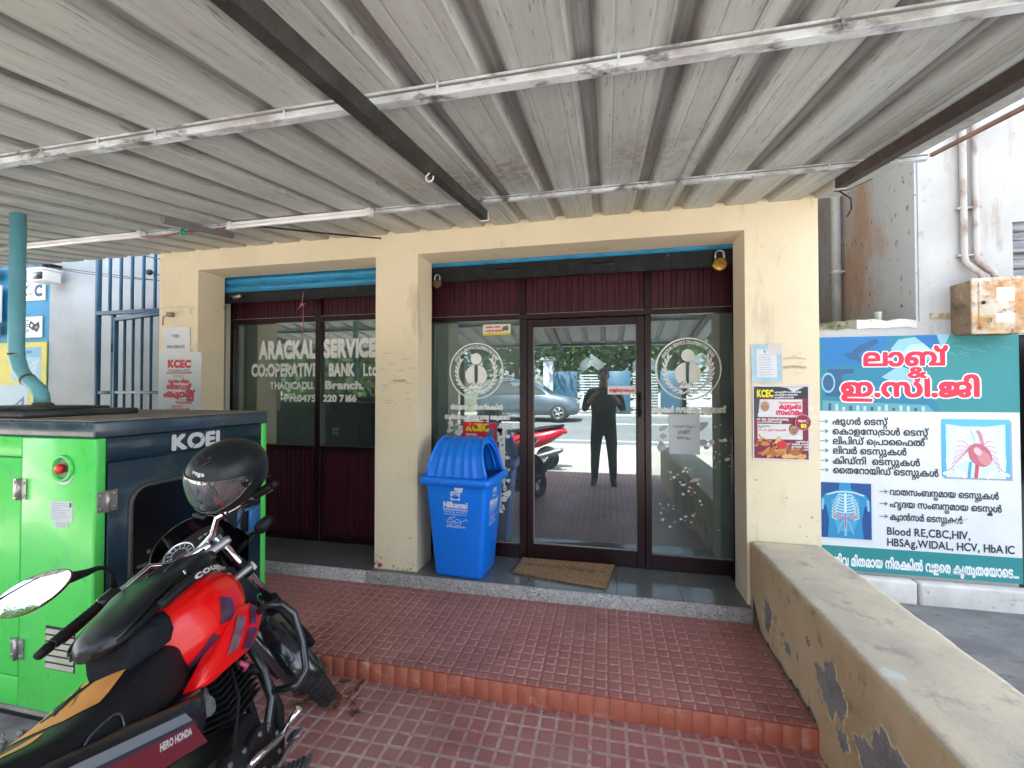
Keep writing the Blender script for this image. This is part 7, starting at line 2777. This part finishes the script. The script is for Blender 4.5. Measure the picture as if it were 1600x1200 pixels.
def tree(x, y, h, r_, lab_, seed, mi):
    rr4 = random.Random(seed)
    h *= .82
    t = thing('tree', lab_, 'tree', (x, y, gz(y)), group='trees across the street')
    g = gz(y)
    b = B().tube([(x, y, g - .1), (x + .1, y, g + h * .25), (x - .05, y + .1, g + h * .5), (x + .1, y, g + h * .8)], [.22, .17, .13, .04], 10)
    ends = []
    for k in range(9):
        a = rr4.random() * 2 * PI
        z0 = g + h * (.35 + .35 * rr4.random())
        e = V((x + r_ * .75 * math.cos(a), y + r_ * .75 * math.sin(a), z0 + h * (.1 + .2 * rr4.random())))
        b.tube([(x, y, z0), V((x, y, z0)).lerp(e, .5) + V((0, 0, .15)), e], [.08, .05, .02], 7)
        ends.append(e)
    part('trunk', b, M_bark, t)
    b = B()
    vs, fs = [], []
    for k in range(60):
        c = V((x, y, g + h * .56)) + V((rr4.gauss(0, r_ * .55), rr4.gauss(0, r_ * .5), rr4.gauss(0, h * .20)))
        cr = r_ * (.22 + .2 * rr4.random())
        for q in range(80):
            d = V((rr4.gauss(0, 1), rr4.gauss(0, 1), rr4.gauss(0, .8))).normalized() * cr * rr4.random() ** .4
            p = c + d
            u_ = V((rr4.gauss(0, 1), rr4.gauss(0, 1), rr4.gauss(0, .6))).normalized() * .19
            v_ = u_.orthogonal().normalized() * .085
            n = len(vs)
            vs += [p - u_, p + v_, p + u_, p - v_]
            fs.append((n, n + 1, n + 2, n + 3))
    b.add(vs, fs)
    part('crown', b, M_leafs[mi], t, fix=False)
tree(-5.5, -22.5, 9.0, 3.6, 'bushy green tree behind the compound wall, left of the street gate', 1, 0)
tree(-1.2, -22.0, 8.0, 3.2, 'tall spreading tree right behind the left half of the street gate', 2, 1)
tree(2.6, -22.5, 8.5, 3.6, 'pale green tree behind the right half of the street gate', 3, 0)
tree(7.5, -22.5, 9.5, 3.8, 'big dark tree right of the gate behind the compound wall', 4, 1)
tree(13.0, -21.5, 9.0, 3.8, 'broad tree at the far right behind the compound wall', 6, 0)
tree(-10.5, -21.8, 9.0, 3.6, 'big dark tree further left behind the compound wall', 5, 1)
tree(-8.8, -10.5, 5.2, 2.3, 'low bushy tree on the near kerb to the left', 7, 1)  # this and the next two trees are added to darken the left window reflection
tree(-12.5, -12.5, 6.5, 2.9, 'leafy tree at the far left roadside', 8, 0)
tree(-17.5, -14.5, 7.5, 3.4, 'dark tree at the left end of the street', 9, 1)
# grey car parked on the far side
cx, cy_, cg = -3.1, -13.9, gz(-13.9) + .005
car = thing('parked_car', 'dark grey compact SUV parked on the far side of the road', 'car', (cx, cy_, cg))
M_carp = mat('car_paint', (.10, .13, .16), .25, .4, coat=.8)
def csec(x, zb, zt, hw, tw, zs):
    """car cross section at x: half width hw, roof half width tw, shoulder height zs"""
    return [V((cx + x, cy_ - hw, cg + zb)), V((cx + x, cy_ - hw * 1.02, cg + (zb + zs) / 2)), V((cx + x, cy_ - hw * .97, cg + zs)), V((cx + x, cy_ - tw, cg + zt)),
            V((cx + x, cy_ + tw, cg + zt)), V((cx + x, cy_ + hw * .97, cg + zs)), V((cx + x, cy_ + hw * 1.02, cg + (zb + zs) / 2)), V((cx + x, cy_ + hw, cg + zb))]
prof_ = [(-2.05, .45, .80, .70, .55, .75), (-1.98, .28, 1.02, .82, .66, .98), (-1.75, .24, 1.35, .87, .62, 1.02), (-1.35, .24, 1.60, .88, .62, 1.03), (-.5, .24, 1.65, .89, .64, 1.02), (.25, .24, 1.60, .89, .62, 1.0), (.95, .24, 1.08, .88, .70, .98), (1.6, .24, .98, .86, .70, .92), (1.95, .28, .82, .80, .62, .78), (2.05, .42, .62, .68, .5, .6)]
b = B().loft([csec(*p) for p in prof_])
part('body', b, M_carp, car)
b = B()
for s_ in (-1, 1):
    q = [(-1.62, 1.06, .875), (-1.30, 1.52, .665), (-.5, 1.57, .675), (.22, 1.52, .665), (.82, 1.06, .855)]
    b.add([V((cx + x, cy_ + s_ * (w__ + .012), cg + z)) for x, z, w__ in q], [tuple(range(5))])
b.add([V((cx + .30, cy_ - .60, cg + 1.575)), V((cx + .30, cy_ + .60, cg + 1.575)), V((cx + .93, cy_ + .68, cg + 1.11)), V((cx + .93, cy_ - .68, cg + 1.11))], [(0, 1, 2, 3)])
part('windows', b, mat('car_glass', (.01, .012, .014), .05), car, fix=False)
for wx in (-1.28, 1.27):
    for s_ in (-1, 1):
        b = B().lathe([(.22, -.09), (.31, -.10), (.335, -.07), (.335, .07), (.31, .10), (.22, .09)], (cx + wx, cy_ + s_ * .80, cg + .335), (0, 1, 0), 32, cap=True)
        wh_ = part('wheel', b, M_tyre, car)
        b = B()
        b.lathe([(.22, 0), (.21, .015), (.19, .0)], (cx + wx, cy_ + s_ * .895, cg + .335), (0, s_, 0), 28)
        for k in range(5):
            a = 2 * PI * k / 5
            b.tube([(cx + wx, cy_ + s_ * .90, cg + .335), (cx + wx + .21 * math.cos(a), cy_ + s_ * .895, cg + .335 + .21 * math.sin(a))], [.04, .028], 8)
        part('rim', b, M_alu, wh_)
b = B()
for s_ in (-1, 1):
    b.ell((cx + 1.93, cy_ + s_ * .58, cg + .72), (.10, .16, .07), 14, 8)
part('headlight', b, MATS['lamp_glass'], car)

# scooter parked just outside, its tail in the reflection
sx, sy2 = -1.55, -5.25
sc_ = thing('scooter', 'red and silver scooter parked at the edge of the street', 'scooter', (sx, sy2, 0))
def SP(p):
    return V((sx + p[0], sy2 + p[1], p[2]))
M_scr = mat('scooter_red', (.55, .012, .035), .25, coat=.6)
b = B()
rows = []
for x, hw, zb, zt in ((-.35, .14, .42, .72), (-.1, .17, .40, .76), (.2, .18, .45, .80), (.45, .15, .56, .84), (.66, .08, .70, .86), (.74, .03, .76, .84)):
    rows.append([SP((x, hw * math.cos(a), (zb + zt) / 2 + (zt - zb) / 2 * math.sin(a))) for a in [2 * PI * q / 20 for q in range(20)]])
b.loft(rows)
part('tail_body', b, M_scr, sc_)
b = B()
rows = []
for x, hw, zb, zt in ((-.45, .10, .72, .80), (-.2, .15, .74, .82), (.1, .16, .77, .85), (.4, .14, .82, .90), (.7, .08, .87, .93)):
    rows.append([SP((x, hw * math.cos(a), (zb + zt) / 2 + (zt - zb) / 2 * math.sin(a))) for a in [2 * PI * q / 20 for q in range(20)]])
b.loft(rows)
part('seat', b, M_seat, sc_)
for wx in (.36, -.92):
    b = B().lathe([(.13, -.04), (.20, -.055), (.235, -.035), (.24, 0), (.235, .035), (.20, .055), (.13, .04)], SP((wx, 0, .24)), (0, 1, 0), 30)
    wh_ = part('wheel', b, M_tyre, sc_)
    b = B().lathe([(.14, -.03), (.02, -.02), (.02, .02), (.14, .03)], SP((wx, 0, .24)), (0, 1, 0), 20)
    part('rim', b, M_alu, wh_)
b = B().tube([SP((-.05, .16, .26)), SP((.25, .19, .30)), SP((.62, .20, .42)), SP((.70, .20, .44))], [.03, .05, .055, .03], 14)
part('silencer', b, M_alu, sc_)
b = B()
b.rbox(sx - .75, sy2 - .14, .26, sx - .25, sy2 + .14, .34, .02, 2)
rows = []
for z, x, hw in ((.30, -.78, .16), (.55, -.76, .20), (.80, -.70, .17), (.95, -.66, .10)):
    rows.append([SP((x + .05 * math.cos(a), hw * math.sin(a), z)) for a in [2 * PI * q / 16 for q in range(16)]])
b.loft(rows)
b.tube([SP((-.92, .07, .24)), SP((-.70, .03, .95))], .02, 8)
b.tube([SP((-.60, -.34, 1.02)), SP((-.66, 0, 1.0)), SP((-.60, .34, 1.02))], .016, 8)
part('front_shield', b, M_blk, sc_)
b = B().rbox(sx + .70, sy2 - .06, .74, sx + .76, sy2 + .06, .80, .015, 2)
part('tail_lamp', b, MATS['lamp_red'], sc_)

# the photographer, standing behind the camera (seen mirrored in the door)
def person(px, py):
    t = thing('person', 'man in black shirt and trousers holding a phone up with both hands', 'person', (px, py, 0))
    sk = mat('skin', (.30, .16, .10), .5)
    cl = mat('black_cloth', (.022, .022, .026), .8, c2=(.010, .010, .012), sc=5, lo=.45, hi=.55, bump=1.0, bsc=9)
    verts, edges, rad = [], [], []
    def chain(pts, start=None):
        prev = start
        for p, r_ in pts:
            verts.append(V(p)); rad.append(r_)
            if prev is not None:
                edges.append((prev, len(verts) - 1))
            prev = len(verts) - 1
        return prev
    pel = chain([((0, 0, .98), .15)])
    ch = chain([((0, -.01, 1.12), .14), ((0, 0, 1.30), .16), ((0, 0, 1.45), .15), ((0, .01, 1.55), .075)], pel)
    chest = pel + 2
    hd = chain([((0, .02, 1.62), .062), ((0, .03, 1.68), .07)], ch)
    ends = {}
    for s_ in (-1, 1):
        chain([((s_ * .10, 0, .90), .10), ((s_ * .12, .01, .70), .085), ((s_ * .13, .01, .50), .068), ((s_ * .14, -.01, .30), .062), ((s_ * .145, -.02, .10), .046), ((s_ * .16, .10, .045), .042), ((s_ * .17, .16, .035), .034)], pel)
        chain([((s_ * .20, 0, 1.47), .075), ((s_ * .27, .02, 1.34), .052), ((s_ * .30, .05, 1.20), .044), ((s_ * .20, .20, 1.36), .036), ((s_ * .115, .28, 1.47), .028)], chest + 1)
    me = bpy.data.meshes.new('person_skeleton')
    me.from_pydata([tuple(p) for p in verts], edges, [])
    o = bpy.data.objects.new('person_skeleton', me)
    COL.objects.link(o)
    sm = o.modifiers.new('skin', 'SKIN')
    for i, q in enumerate(me.skin_vertices[0].data):
        q.radius = (rad[i] * (1.4 if i in (0, 1, 2, 3) else 1.15), rad[i] * 1.15)
        q.use_root = (i == 0)
    o.modifiers.new('sub', 'SUBSURF').levels = 2
    o.modifiers['sub'].render_levels = 2
    dg = bpy.context.evaluated_depsgraph_get()
    m2 = bpy.data.meshes.new_from_object(o.evaluated_get(dg))
    bpy.data.objects.remove(o)
    K = 1.06
    for q in m2.vertices:
        q.co = V((q.co.x, q.co.y, q.co.z)) * K
    m2.materials.append(cl); m2.materials.append(sk); m2.materials.append(mat('shoe', (.008, .008, .008), .3))
    for f in m2.polygons:
        f.use_smooth = True
        c = f.center
        if c.z > 1.56 * K:
            f.material_index = 1
        elif c.y > .21 and c.z > 1.25:
            f.material_index = 1
        elif c.z < .075:
            f.material_index = 2
    body = bpy.data.objects.new('body', m2)
    COL.objects.link(body)
    body.parent = t
    INV[body.name] = INV[t.name]
    def W(p):
        return V((px, py, 0)) + V(p) * K
    b = B()
    b.ell(W((0, .035, 1.74)), (.080, .100, .122), 24, 16)
    b.ell(W((0, .135, 1.725)), (.014, .022, .022), 10, 8)
    for s_ in (-1, 1):
        b.ell(W((s_ * .082, .03, 1.735)), (.012, .024, .034), 10, 8)
        b.ell(W((s_ * .032, .118, 1.755)), (.014, .012, .008), 10, 6, m=1)
    b.ell(W((0, .128, 1.678)), (.026, .010, .007), 10, 6, m=2)
    part('head', b, [sk, MATS['shoe'], mat('lips', (.20, .07, .05), .5)], t)
    b = B()
    b.ell(W((0, .015, 1.785)), (.092, .108, .095), 22, 14)
    b.xf(lambda p: V((p.x, min(p.y, py + .115 * K), max(p.z, 1.765 * K))))
    part('hair', b, mat('hair', (.008, .007, .007), .6), t)
    b = B()
    for s_ in (-1, 1):
        b.rbox(px + s_ * .10 * K - .012, py + .285 * K, 1.46 * K, px + s_ * .10 * K + .012, py + .345 * K, 1.55 * K, .010, 2)
        for k in range(4):
            z = (1.475 + .021 * k) * K
            b.tube([V((px + s_ * .105 * K, py + .335 * K, z)), V((px + s_ * .10 * K, py + .365 * K, z + .003)), V((px + s_ * .075 * K, py + .372 * K, z + .004)), V((px + s_ * (.055 - .004 * (k % 2)) * K, py + .360 * K, z + .002))], [.0085, .0082, .0078, .0065], 8)
        b.tube([V((px + s_ * .10 * K, py + .30 * K, 1.545 * K)), V((px + s_ * .075 * K, py + .315 * K, 1.555 * K)), V((px + s_ * .05 * K, py + .335 * K, 1.545 * K))], [.010, .009, .007], 8)
    part('hands', b, sk, t)
    return t
person(-.06, -3.915)
ph = B().rbox(-.06 - .082, -3.575, 1.568, -.06 + .082, -3.566, 1.644, .004, 2)
solo('phone', ph, MATS['black_gloss'], 'black phone held sideways in both hands of the man', 'phone')
